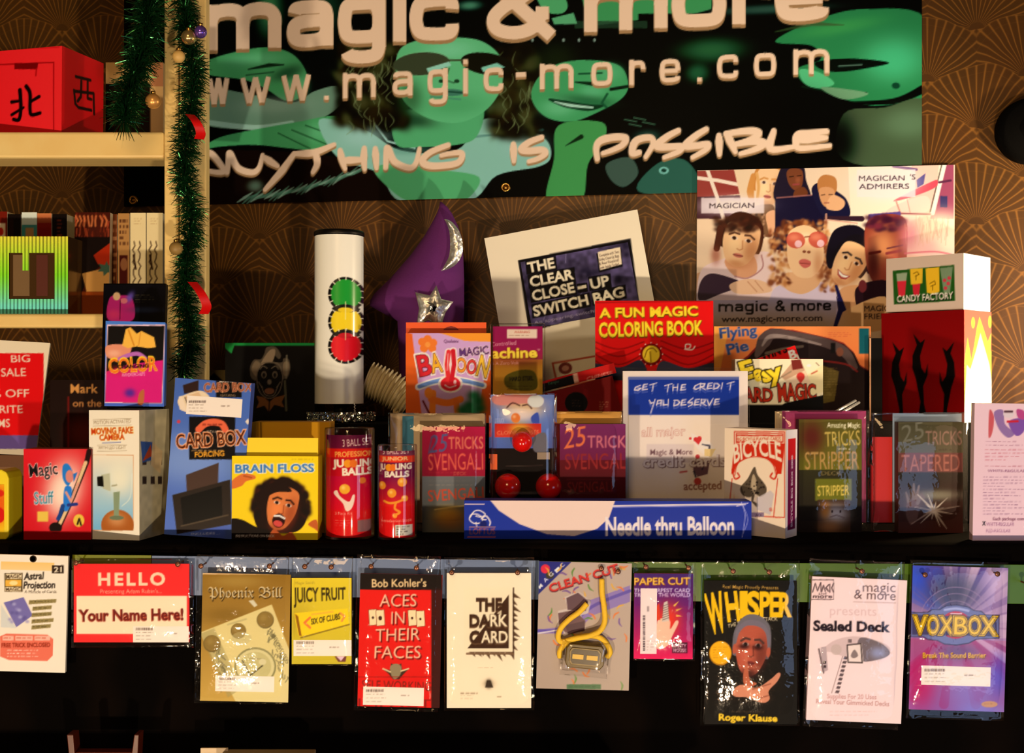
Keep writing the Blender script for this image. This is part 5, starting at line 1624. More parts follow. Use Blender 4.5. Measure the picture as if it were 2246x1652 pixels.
def art_easy(p):
    p.poly([(1756, 832), (1806, 800), (1806, 860), (1770, 870)], (240, 212, 150)).poly([(1712, 826), (1740, 792), (1760, 800), (1772, 826), (1740, 850)], (200, 150, 110)).poly([(1735, 790), (1756, 788), (1762, 808), (1738, 812)], (120, 40, 30))
    p.poly([(1722, 834), (1766, 812), (1782, 850), (1740, 866)], (236, 196, 150)).ell(1756, 826, 9, 9, (206, 50, 40)).poly([(1748, 830), (1764, 830), (1756, 842)], (206, 50, 40)).line([(1780, 820), (1792, 814)], 3, (190, 90, 60)).line([(1790, 796), (1796, 802)], 2, (120, 90, 60)).ell(1774, 802, 5, 3, (230, 220, 200))
    p.line([(1700, 836), (1735, 815)], 3, (120, 100, 70), .6).poly([(1630, 832), (1720, 838), (1720, 856), (1630, 852)], (226, 210, 160), .6)
    for s, x0, x1, y0, y1, h in (('E', 1632, 1656, 833, 826, 38), ('a', 1658, 1676, 836, 832, 34), ('s', 1676, 1692, 838, 834, 34), ('y', 1690, 1716, 836, 828, 34)):
        p.text(s, x0, y0, x1, y1, h, (40, 32, 14), b=.11).text(s, x0, y0, x1, y1, h, (250, 206, 40), b=.05)
    for s, x0, x1, y0, y1, h in (('CARD', 1612, 1694, 882, 880, 30), ('MAGIC', 1708, 1790, 880, 874, 34)):
        p.text(s, x0, y0, x1, y1, h, (50, 24, 14), b=.08, up=lambda u: 1.12 - .25 * u).text(s, x0, y0, x1, y1, h, (190, 44, 24), b=.03, up=lambda u: 1.12 - .25 * u)
    p.rect(1600, 888, 1830, 960, (14, 11, 10)).poly([(1700, 900), (1722, 884), (1810, 866), (1815, 900)], (12, 10, 9))


r, p = boxed('card_magic_box', 'cream box with bubbly yellow and dark red lettering standing before the dish-window carton', 'box', (1612, yR(1.725)), (1805, yR(1.725)), (1615, 788), 1.725, .028, art_easy, (244, 218, 168), body=(200, 170, 120))
for i, (xa, ya, xb, yb, l) in enumerate(((1830, 905, 1876, 879, 'upper of two shiny slim wands lying before the orange carton'), (1838, 911, 1884, 883, 'lower of two shiny slim wands lying before the orange carton'))):
    A, B = at(xa, ya, 1.71), at(xb, yb, 1.765)
    A.z, B.z = max(A.z, RZ + .003), max(B.z, RZ + .003)
    w_ = thing('silver_wand', l, 'wand', Matrix.Translation(A), 'shiny wands')
    tube('rod', [Vector((0, 0, 0)), (B - A) * .5, B - A], .0022, M_SILVER, w_, 12)
    ball('tip', (0, 0, 0), .0026, M_GOLD, w_)
wb = thing('wand_block', 'dark wedge carrying the shiny wands', 'block', Matrix.Translation((at(1862, 0, 1.76).x, 1.742 + CAMY, RZ + .0004)))
box('block_body', -.02, .02, 0, .03, 0, .006, M_CLOTH, wb)


def art_flame(p):
    k = (16, 6, 6)
    p.grad(1900, 670, 2130, 940, (132, 8, 12), (150, 10, 12))  # reds deepened to paint the front unlit, slightly brighter towards its foot
    for ox, oy in ((1975, 0), (2021, -18), (2075, 0)):
        s = -1 if ox > 2040 else 1
        f = lambda x, y: (ox + s * x, y + oy)
        p.poly([f(-8, 940), f(-2, 900), f(-12, 850), f(-20, 825), f(-18, 795), f(-10, 775), f(-18, 750), f(-8, 762), f(-2, 770), f(8, 762), f(2, 782), f(-3, 800), f(0, 825), f(8, 838), f(14, 815), f(14, 840), f(4, 865), f(6, 905), f(14, 940)], k)
    p.poly([(2002, 778), (2012, 800), (2014, 822), (2004, 804)], k, s=True)


def art_flame_side(p):
    p.rect(2090, 670, 2220, 960, (244, 96, 70)).poly([(2110, 960), (2114, 800), (2122, 740), (2130, 790), (2136, 760), (2142, 720), (2148, 695), (2158, 725), (2166, 750), (2174, 730), (2172, 770), (2184, 775), (2180, 820), (2188, 860), (2184, 960)], (250, 206, 60))
    p.poly([(2112, 960), (2120, 800), (2128, 810), (2140, 770), (2150, 730), (2160, 765), (2170, 800), (2178, 860), (2176, 960)], (252, 232, 160)).ell(2134, 708, 4, 12, (250, 206, 60)).ell(2171, 706, 4, 13, (250, 206, 60))


DFL = 1.725
rf, pf = boxed('flame_carton', 'dark red carton with black flame shapes and a yellow flame side, under the candy carton', 'box', (1934, yR(1.802)), (2115, yR(1.718)), (1928, 688), DFL + .035, .10, art_flame, (160, 14, 12), yaw=45, body=(150, 14, 12), right=(art_flame_side, (244, 96, 70)))


def art_candy(p):
    p.poly([(1958, 594), (2093, 581), (2095, 660), (1961, 668)], (40, 86, 26))
    for x, y0, y1, c, w in ((1978, 616, 650, (226, 44, 54), 10), (2010, 620, 648, (220, 40, 50), 9)):
        p.poly([(x - w, y0), (x + w, y0 - 1), (x + w - 3, y1), (x - w + 3, y1)], c)
    p.poly([(1966, 600), (1990, 598), (1988, 616), (1968, 617)], (190, 190, 150), .8)
    p.poly([(1996, 590), (2024, 588), (2023, 622), (1998, 624)], (250, 190, 40)).poly([(2030, 589), (2060, 586), (2061, 640), (2046, 645), (2033, 642)], (250, 188, 36)).poly([(2062, 588), (2090, 585), (2084, 640), (2070, 642)], (150, 160, 120), .8)
    for x, y in ((2072, 615), (2080, 622), (2074, 632), (2082, 610)):
        p.ell(x, y, 4, 4, (220, 60, 70))
    p.line([(2004, 600), (2012, 596), (2016, 602), (2008, 606)], 1.5, (120, 80, 10)).line([(2010, 604), (2009, 614)], 1.5, (120, 80, 10)).line([(2040, 622), (2050, 616), (2052, 624), (2042, 628)], 1.5, (120, 80, 10)).line([(2046, 626), (2046, 636)], 1.5, (120, 80, 10))
    p.text('CANDY FACTORY', 1968, 665, 2091, 657, 14, (20, 16, 8), b=.06).text('CANDY FACTORY', 1968, 663, 2090, 655, 14, (252, 232, 196), b=.03)


n_ = pf.n
top_z = (rf.matrix_world.translation.z + pf.h)
rc, pc = boxed('candy_carton', 'cream carton picturing red and yellow tumblers, on top of the flame carton', 'box', (1944, 826 - (top_z + .001 - ZC) * F / 1.804), (2113, 826 - (top_z + .001 - ZC) * F / 1.720), (1942, 568), DFL + .037, .098, art_candy, (226, 190, 156), yaw=45, body=(246, 222, 180), right=(lambda p: None, (254, 236, 205)))
tm = rc.matrix_world.copy()
tm.translation.z = top_z + .001
rc.matrix_world = tm

bd = thing('black_disc', 'matt black round object at the edge of the frame on the papered wall', 'disc', WM @ Matrix.Translation(((WM.inverted() @ hit(2256, 290, WM.translation, nw)).x, 0, (WM.inverted() @ hit(2256, 290, WM.translation, nw)).z)))
lathe('disc_body', [(.001, -.03), (.043, -.03), (.052, -.022), (.054, -.003), (.05, -.001)], M_CLOTH, bd, 48, 'y')
lathe('centre_cap', [(.001, -.034), (.018, -.033), (.02, -.0302)], M_CLOTH, bd, 32, 'y')

# ------------------------------------------------------------------ the front row
def art_mag(p):
    p.grad(355, 825, 570, 1190, (70, 100, 165), (84, 110, 180)).blob(420, 1010, 120, 60, (150, 170, 205), .6).blob(480, 1180, 60, 30, (50, 60, 130), .6)  # last blob paints the shelf edge's shade on the box foot
    p.rect(474, 826, 530, 872, (22, 18, 18)).text('MAGNETIC', 482, 839, 526, 838, 8, (246, 214, 180), b=.02).text('FEATURING', 484, 870, 516, 870, 5, (200, 150, 90))
    p.text('CARD BOX', 448, 860, 552, 858, 19, (246, 170, 110), b=.06).text('CARD BOX', 448, 860, 552, 858, 19, (150, 74, 44), b=.02)
    p.poly([(401, 845), (436, 834), (435, 860), (404, 864)], (50, 34, 28)).poly([(392, 874), (430, 858), (452, 862), (458, 880), (408, 900), (395, 895)], (240, 206, 160), s=True).poly([(406, 870), (436, 860), (446, 876), (414, 884)], (226, 180, 130)).line([(406, 872), (414, 895)], 2, (60, 40, 30)).poly([(392, 870), (400, 868), (410, 905), (394, 898)], (246, 214, 176))
    p.rect(415, 914, 516, 1008, (22, 16, 16)).line([(436, 942), (450, 930), (468, 926), (486, 930), (494, 942)], 15, (236, 100, 60), s=True).micro(444, 928, 490, 934, 1, (120, 30, 20), 3, .8, 4).text('WITH A', 453, 950, 475, 950, 6, (226, 190, 150))
    for b, c in ((.085, (250, 200, 160)), (.045, (226, 112, 44)), (.0, (60, 26, 14))):
        p.text('CARD BOX', 388, 984, 540, 974, 30, c, b=b)
    p.micro(420, 986, 512, 990, 1, (214, 160, 90), 2, .8, 3).text('FORCING', 428, 1003, 492, 1000, 11, (244, 160, 40), b=.04)
    p.ell(392, 925, 4, 4, (210, 60, 70)).poly([(538, 925), (544, 918), (548, 926), (544, 932)], (236, 210, 180)).poly([(548, 905), (552, 902), (550, 908)], (220, 190, 170))
    p.poly([(408, 1042), (480, 1015), (478, 1066), (410, 1082)], (74, 50, 38)).poly([(378, 1086), (505, 1052), (508, 1150), (388, 1172)], (44, 34, 26)).poly([(396, 1092), (486, 1066), (488, 1130), (402, 1152)], (10, 9, 9)).line([(398, 1154), (500, 1130)], 3, (84, 66, 46))
    p.text('INCLUDES ...', 420, 1174, 482, 1172, 5, (230, 220, 220))
    p.sticker(408, 876, 532, 908, 5)


r, p = boxed('blue_trick_box', 'tall blue box with looping orange lettering and a dark card case picture, leaning slightly', 'box', (360, 1172), (527, 1184), (386, 829), 1.540, .022, art_mag, (74, 104, 170), body=(60, 84, 150), m=M_GLOSS)


def art_brain(p):
    p.grad(505, 995, 700, 1200, (252, 208, 24), (250, 204, 30)).text('BRAIN FLOSS', 517, 1037, 688, 1035, 17, (252, 236, 200), b=.11).text('BRAIN FLOSS', 517, 1037, 688, 1035, 17, (60, 120, 176), b=.04).micro(640, 1006, 690, 1010, 1, (150, 110, 30), 4, .7)
    p.poly([(506, 1058), (530, 1040), (556, 1042), (560, 1050), (540, 1056), (530, 1066), (508, 1072)], (226, 110, 46), s=True).line([(535, 1044), (552, 1048)], 2, (150, 60, 20))
    g = random.Random(3)
    hair = (34, 14, 8)
    p.poly([(560, 1110), (570, 1075), (600, 1052), (640, 1056), (666, 1085), (674, 1130), (660, 1160), (630, 1170), (575, 1165), (558, 1140)], hair, s=True)
    for i in range(90):
        a = g.uniform(-.5, math.pi + .6)
        q = g.uniform(.9, 1.04)
        p.blob(616 + 58 * q * math.cos(a), 1108 - 54 * q * math.sin(a), g.uniform(6, 11), g.uniform(5, 9), g.choice([hair, (54, 24, 12), (24, 9, 6)]), .9, g.uniform(0, 180))
    p.poly([(505, 1142), (530, 1140), (560, 1155), (590, 1165), (600, 1195), (505, 1195)], (24, 10, 8), s=True)
    p.poly([(600, 1160), (620, 1175), (640, 1168), (650, 1195), (590, 1195)], (190, 80, 36), s=True)
    person(p, 618, 1115, 70, 96, 14, (222, 118, 56), hair, (150, 56, 24), open_=1, eye=(40, 20, 14))
    p.poly([(560, 1090), (590, 1062), (620, 1060), (640, 1078), (606, 1080), (582, 1095), (572, 1120)], hair, s=True)
    p.poly([(676, 1150), (694, 1140), (699, 1165), (690, 1160)], (200, 90, 36), s=True).text('INSTRUCTIONS ON BACK', 517, 1178, 602, 1178, 5, (250, 230, 200), b=.02)


r, p = boxed('yellow_floss_box', 'bright yellow box showing a shouting curly-haired face, with a yellow hang flap', 'box', (508, 1184), (697, 1185), (508, 1000), 1.531, .035, art_brain, (252, 208, 24), body=(246, 196, 20))
Q = [p.Mi @ hit(x, y, p.o, p.n) for x, y in ((512, 1001), (695, 962))]
prism('hang_flap', [(Q[0].x, Q[0].z), (Q[1].x, Q[0].z), (Q[1].x, Q[1].z), (Q[0].x, Q[1].z)], .010, .012, plain((252, 206, 26)), r)
boxed('amber_box', 'large amber yellow box behind the shouting-face box', 'box', (552, yS(1.60)), (722, yS(1.60)), (552, 926), 1.60, .05, lambda p: p.line([(572, 920), (574, 1000)], 2.5, (60, 34, 8), .8).line([(566, 922), (566, 1000)], 1.5, (160, 100, 20), .7), (236, 160, 30), body=(214, 140, 26))


M_LEATHER = mat('red_leather', (226, 26, 20), .35)


def juggle(name, label, xl, xr, y0, y1, d, tall):
    r = thing(name, label, 'tube', Matrix.Translation(at((xl + xr) / 2, yS(d), d)), 'clear tubes of balls')
    k = d / F
    R = (xr - xl) / 2 * k
    h = (yS(d) - y0) * k
    P = Print(r.matrix_world @ Matrix.Translation((0, -R * .93, .0)), -R * .9, R * .9, .004, h - (12 if not tall else 14) * k, F / d, (226, 28, 26), 1.6)
    x0, w = xl, xr - xl
    X = lambda t: x0 + w * t
    top = y0 + 12
    if tall:
        P.grad(xl, top, xr, 990, (90, 14, 40), (110, 16, 44)).text('3 BALL SET', X(.36), 980, X(.92), 976, 15, (240, 200, 170), b=.0)
        P.rect(xl, 984, xr, 1006, (220, 30, 20)).text('PROFESSIONAL', X(.2), 1003, X(1.1), 1000, 11, (252, 170, 70), b=.03).grad(xl, 1006, xr, 1045, (190, 14, 30), (200, 16, 30))
        P.text('JU', X(.16), 1025, X(.38), 1024, 15, (252, 230, 190), b=.06).text('LING', X(.62), 1024, X(.98), 1022, 15, (252, 230, 190), b=.06).ell(X(.46), 1017, 9, 9, (246, 150, 30)).ell(X(.57), 1017, 8, 9, (236, 110, 30)).text('BALLS', X(.36), 1043, X(.92), 1041, 15, (252, 230, 190), b=.06)
        P.grad(xl, 1046, xr, 1120, (200, 14, 50), (226, 20, 34)).ell(X(.4), 1073, 12, 11, (246, 170, 40)).blob(X(.37), 1070, 5, 5, (255, 214, 110), .8).ell(X(.74), 1055, 7, 7, (230, 120, 40))
        P.poly([(X(.17), 1083), (X(.24), 1076), (X(.3), 1088), (X(.42), 1098), (X(.5), 1100), (X(.56), 1086), (X(.6), 1088), (X(.57), 1108), (X(.5), 1120), (X(.42), 1120), (X(.36), 1104)], (250, 214, 180), s=True).text('3 Piece Kit', X(.2), 1130, X(.55), 1129, 6, (250, 180, 150)).micro(X(.2), 1140, X(.55), 1156, 3, (250, 150, 120), 3, .6).rect(X(.65), 1142, X(.9), 1168, (150, 100, 90))
    else:
        P.grad(xl, top, xr, 1000, (120, 40, 60), (130, 50, 70)).text('3 BALL SET', X(.12), 997, X(.8), 995, 12, (246, 210, 180))
        P.rect(xl, 1001, xr, 1014, (236, 60, 30)).text('JUNIOR', X(.1), 1011, X(.76), 1010, 8, (252, 200, 120), b=.03).grad(xl, 1015, xr, 1060, (110, 20, 60), (130, 20, 60))
        P.text('JU', X(.04), 1031, X(.18), 1031, 12, (252, 230, 190), b=.06).ell(X(.28), 1026, 8, 8, (246, 150, 30)).ell(X(.39), 1026, 7, 8, (236, 110, 30)).text('LING', X(.46), 1030, X(.84), 1029, 12, (252, 230, 190), b=.06).text('BALLS', X(.18), 1047, X(.78), 1046, 12, (252, 230, 190), b=.06)
        P.grad(xl, 1050, xr, 1110, (140, 20, 60), (232, 36, 30))
        for x, y, q in ((.1, 1066, 9), (.36, 1082, 10), (.62, 1058, 10), (.68, 1094, 7), (.44, 1132, 5)):
            P.ell(X(x), y, q, q, (246, 150, 36)).blob(X(x) - 2, y - 2, 4, 4, (255, 206, 110), .8)
        P.line([(X(.16), 1100), (X(.3), 1104), (X(.48), 1102), (X(.66), 1096)], 5, (246, 150, 40), s=True).line([(X(.46), 1104), (X(.44), 1116), (X(.56), 1124), (X(.44), 1130)], 5, (246, 150, 40), s=True).text('Introduction Book', X(.08), 1146, X(.85), 1145, 6, (252, 190, 150)).rect(X(.44), 1152, X(.86), 1176, (214, 196, 166)).micro(X(.48), 1153, X(.82), 1175, 4, (60, 50, 40), 3, .8, 3)
    P.off = 0
    P.mesh('printed_card', M_PRINT, r, lambda U, V: (U, -np.sqrt(np.maximum((R * .94) ** 2 - U * U, 0)), V))
    bh = (h - .012) / 3
    for i in range(3):
        ball('red_ball', (-R * .03, R * .02, .002 + bh * (i + .5)), R * .86, M_LEATHER, r, sz=bh / 2 / (R * .86))
    lathe('clear_tube', [(R * .98, .001), (R, .003), (R, h - .003), (R * .97, h), (R * .2, h + .0005)], M_CLEAR, r, 40)
    return r


juggle('ball_tube', 'taller clear tube of red juggling balls with a white hand on its card', 712, 822, 938, 1183, 1.555, True)
juggle('ball_tube', 'shorter clear tube of red juggling balls with a small orange juggler on its card', 828, 915, 975, 1183, 1.545, False)


def trick_art(x0, x1, y0, n):
    def f(p):
        w = x1 - x0
        X = lambda t: x0 + w * t
        if n == 0:
            p.grad(X(0), 930, X(1), 1045, (176, 24, 56), (150, 20, 40)).grad(X(0), 1046, X(1), 1180, (112, 110, 104), (84, 80, 70))
            p.text('25', X(.1), 994, X(.38), 990, 38, (84, 84, 120), b=0, sh=.25).text('TRICKS', X(.42), 985, X(.97), 984, 26, (226, 110, 80), b=.012).line([(X(.1), 995), (X(.16), 960), (X(.22), 966), (X(.14), 988)], 3, (110, 60, 90), s=True)
            p.text('SVENGALI', X(.1), 1032, X(.97), 1030, 36, (226, 90, 66), b=0).text('DECK', X(.5), 1043, X(.7), 1043, 8, (190, 80, 60)).micro(X(.1), 1034, X(.9), 1042, 1, (200, 80, 60), 2, .6)
            p.text('SVENGALI', X(.1), 1100, X(.98), 1092, 24, (206, 70, 40), b=.01).micro(X(.1), 1052, X(.8), 1070, 2, (150, 130, 110), 3, .6).blob(X(.4), 1128, 30, 18, (240, 190, 70), .9).blob(X(.45), 1140, 40, 26, (170, 90, 30), .6).line([(X(.2), 1118), (X(.5), 1112), (X(.8), 1108)], 3, (250, 206, 110), .7, s=True)
        elif n == 1:
            p.grad(X(0), 930, X(1), 1010, (120, 40, 84), (110, 30, 60)).grad(X(0), 1010, X(1), 1180, (96, 14, 26), (40, 10, 10))
            p.text('25', X(.06), 985, X(.38), 977, 42, (232, 110, 60), b=-.0, sh=.25).text('TRICKS', X(.42), 982, X(1.1), 982, 26, (206, 104, 110), b=.012).text('SVENGALI', X(.08), 1030, X(1.05), 1028, 34, (150, 40, 34), b=0).rect(X(.1), 1050, X(.9), 1052, (130, 40, 34), .7).text('SVENGALI', X(.12), 1080, X(.8), 1078, 22, (130, 34, 28))
        elif n == 2:
            p.grad(X(0), 920, X(1), 1032, (96, 84, 30), (110, 100, 26)).grad(X(0), 1032, X(1), 1190, (50, 44, 22), (34, 24, 16)).blob(X(.2), 960, 30, 40, (90, 20, 20), .8)
            p.text('Amazing Magic', X(.45), 938, X(.97), 938, 11, (246, 226, 176), b=.02).text('TRICKS', X(.42), 980, X(.98), 976, 32, (214, 176, 80), b=0).text('with a', X(.62), 987, X(.82), 987, 6, (240, 214, 170)).text('STRIPPER', X(.1), 1030, X(.96), 1028, 38, (190, 140, 70), b=0).text('DECK', X(.36), 1042, X(.68), 1042, 8, (150, 120, 60))
            p.rect(X(.26), 1050, X(.84), 1098, (110, 106, 26)).text('STRIPPER', X(.3), 1088, X(.8), 1086, 22, (236, 196, 80), b=.01).rect(X(.3), 1096, X(.82), 1175, (64, 40, 26)).blob(X(.58), 1128, 32, 22, (236, 220, 210), .9).blob(X(.42), 1120, 12, 20, (236, 140, 40), .7).blob(X(.5), 1155, 26, 14, (170, 110, 60), .7).ell(X(.53), 1122, 2, 3, (50, 30, 30)).ell(X(.66), 1122, 2, 3, (50, 30, 30)).line([(X(.5), 1134), (X(.6), 1130), (X(.72), 1136)], 1.5, (110, 80, 80))
        else:
            p.grad(X(0), 920, X(1), 1036, (74, 66, 40), (96, 88, 60)).grad(X(0), 1036, X(1), 1180, (44, 38, 26), (70, 36, 28))
            p.text('25', X(.06), 972, X(.4), 960, 36, (112, 104, 80), b=0, sh=.2).text('TRICKS', X(.42), 976, X(.98), 976, 30, (150, 110, 90), b=0).text('with a', X(.62), 989, X(.82), 989, 6, (60, 50, 36)).rect(X(0), 993, X(1), 1036, (110, 60, 50)).text('TAPERED', X(.05), 1034, X(.95), 1033, 36, (170, 100, 80), b=.0)
            p.blob(X(.6), 1086, 60, 12, (150, 140, 110), .8).blob(X(.25), 1105, 24, 24, (100, 70, 56), .8)
            p.line([(X(.12), 1080), (X(.18), 1110)], [3, 10], (120, 96, 80)).line([(X(.24), 1062), (X(.24), 1106)], [4, 10], (120, 96, 80)).line([(X(.32), 1066), (X(.26), 1106)], [4, 10], (126, 100, 84)).poly([(X(.14), 1105), (X(.3), 1098), (X(.3), 1135), (X(.2), 1150), (X(.12), 1130)], (104, 70, 58), s=True).line([(X(.3), 1104), (X(.36), 1085), (X(.4), 1092)], [8, 5], (120, 96, 84))
            for a in range(0, 360, 30):
                t = math.radians(a + 12)
                l = 44 if a % 60 == 0 else 24
                p.line([(X(.55), 1120), (X(.55) + l * math.cos(t), 1120 + l * .85 * math.sin(t))], [5, .6], (246, 226, 196), .8)
            p.line([(X(.3), 1085), (X(.55), 1120), (X(.75), 1160)], [2, 6, 1], (240, 220, 190), .7).line([(X(.2), 1150), (X(.5), 1122), (X(.95), 1110)], [1, 5, 1], (230, 200, 170), .6)
    return f


def pouch(name, label, x0, x1, y0, cx0, cx1, cy0, d, n, bg, extra=None):
    r, p = boxed(name, label, 'deck pack', (cx0, yS(d)), (cx1, yS(d)), (cx0, cy0), d, .016, trick_art(cx0, cx1, cy0, n), bg, body=(60, 36, 26), group='bagged trick decks')
    q = [p.Mi @ hit(x, y, p.o, p.n) for x, y in ((x0, yS(d)), (x1, y0))]
    if extra:
        extra(r, p)
    crinkle('clear_pouch', p.M, q[0].x, q[1].x, .0006, q[1].z, -.004, .022, M_FILM, r, n + 3, amp=.0014)
    return r, p


def insert(c, x0, x1, y0, y1):
    def f(r, p):
        a, b = (p.Mi @ hit(x, y, p.o, p.n) for x, y in ((x0, y1), (x1, y0)))
        return box('paper_insert', a.x, b.x, .0175, .018, max(.001, a.z), b.z, plain(c), r)
    return f


def ins2(*fs):
    return lambda r, p: [f(r, p) for f in fs]


pouch('deck_pouch', 'bagged red and grey trick deck with a teal slip, behind the small ball tube', 850, 1066, 906, 926, 1064, 936, 1.605, 0, (170, 30, 50), ins2(insert((190, 150, 100), 853, 1063, 908, 1150), lambda r, p: insert((40, 110, 120), 880, 905, 914, 1150)(r, p).__setattr__('location', (0, -.0008, 0))))
pouch('deck_pouch', 'bagged purple and maroon trick deck half covered by the white credit notice', 1214, 1368, 902, 1228, 1372, 930, 1.605, 1, (100, 20, 40), insert((226, 150, 50), 1222, 1366, 904, 930))
pouch('deck_pouch', 'bagged olive trick deck with a magenta slip beside the jumbo card carton', 1706, 1912, 900, 1752, 1890, 920, 1.605, 2, (80, 70, 30), ins2(insert((180, 40, 90), 1722, 1908, 902, 1150), insert((236, 190, 120), 1706, 1722, 903, 1150)))
pouch('deck_pouch', 'bagged grey-brown trick deck with a starburst hand and a red slip', 1914, 2128, 905, 1970, 2112, 926, 1.60, 3, (70, 56, 40), ins2(insert((206, 24, 18), 1922, 1966, 960, 1150), insert((150, 160, 164), 1967, 2120, 908, 1150)))


def art_clown(p):
    p.grad(1060, 855, 1240, 990, (120, 140, 190), (80, 100, 160)).grad(1060, 984, 1240, 1120, (30, 16, 14), (12, 9, 9))  # lower half blackened: the shade there is put into the colour
    p.blob(1130, 880, 50, 16, (240, 150, 110), .9).blob(1150, 896, 46, 20, (244, 190, 120), .9).poly([(1080, 870), (1120, 862), (1180, 868), (1190, 880), (1140, 886), (1090, 888)], (232, 140, 120), s=True).blob(1140, 910, 40, 18, (246, 214, 190), .9)
    p.line([(1112, 894), (1124, 884), (1140, 890)], 3, (90, 50, 40), s=True).line([(1146, 890), (1158, 888), (1166, 896)], 3, (90, 50, 40), s=True).ell(1175, 880, 18, 14, (236, 226, 214)).ell(1131, 917, 10, 11, (240, 120, 50)).blob(1128, 914, 4, 4, (255, 190, 130), .8).poly([(1165, 915), (1180, 905), (1182, 930), (1168, 928)], (60, 80, 160), s=True)
    p.text('LOS BUCK', 1085, 928, 1106, 928, 10, (214, 200, 200)).grad(1086, 930, 1186, 958, (206, 40, 30), (226, 60, 40)).blob(1140, 940, 26, 14, (244, 190, 50), .8).text('CLOWN NOSES', 1090, 954, 1182, 952, 8, (250, 150, 100)).poly([(1170, 960), (1196, 950), (1200, 990), (1172, 990)], (110, 100, 100), s=True)
    p.line([(1110, 1023), (1190, 1021)], 1, (110, 90, 70), .7)


r, p = boxed('nose_blister', 'blister card with a cartoon clown and three shiny red foam balls', 'blister pack', (1076, yS(1.62)), (1216, yS(1.62)), (1064, 866), 1.62, .002, art_clown, (30, 20, 20), body=(30, 20, 18), m=M_GLOSS)
mb = mat('red_ball_gloss', (226, 22, 14), .16, coat=.6)
for x, y, rr in ((1145, 968, 23), (1114, 1066, 29), (1203, 1066, 29)):
    q = p.Mi @ hit(x, y, p.o, p.n)
    ball('red_ball', (q.x, -.010, q.z), rr * 1.62 / F, mb, r)
q = p.Mi @ hit(1083, 1013, p.o, p.n)
box('orange_tag', q.x - .005, q.x + .005, -.002, -.0012, q.z - .011, q.z + .011, plain((232, 84, 24)), r)
q = p.Mi @ hit(1192, 1000, p.o, p.n)
box('price_sticker', q.x - .009, q.x + .009, -.0012, -.0006, q.z - .005, q.z + .005, plain((150, 120, 90)), r)
w_, h_ = p.w, p.h
crinkle('clear_shell', p.M, -w_ / 2 - .002, w_ / 2 + .003, .001, h_ + .002, -.027, .003, M_CLEAR, r, 5, amp=.0004)
bb = boxed('red_foil_pack', 'shiny crimson pack wedged behind the clown blister card', 'pack', (1196, yS(1.655)), (1238, yS(1.655)), (1196, 905), 1.655, .012, lambda p: p.blob(1220, 950, 12, 30, (236, 70, 60), .9).blob(1226, 1000, 8, 16, (230, 60, 50), .8).blob(1212, 975, 6, 30, (60, 8, 10), .8), (170, 18, 22), body=(130, 12, 14), m=M_GLOSS)  # bright and dark blobs are its gloss, painted into the colour


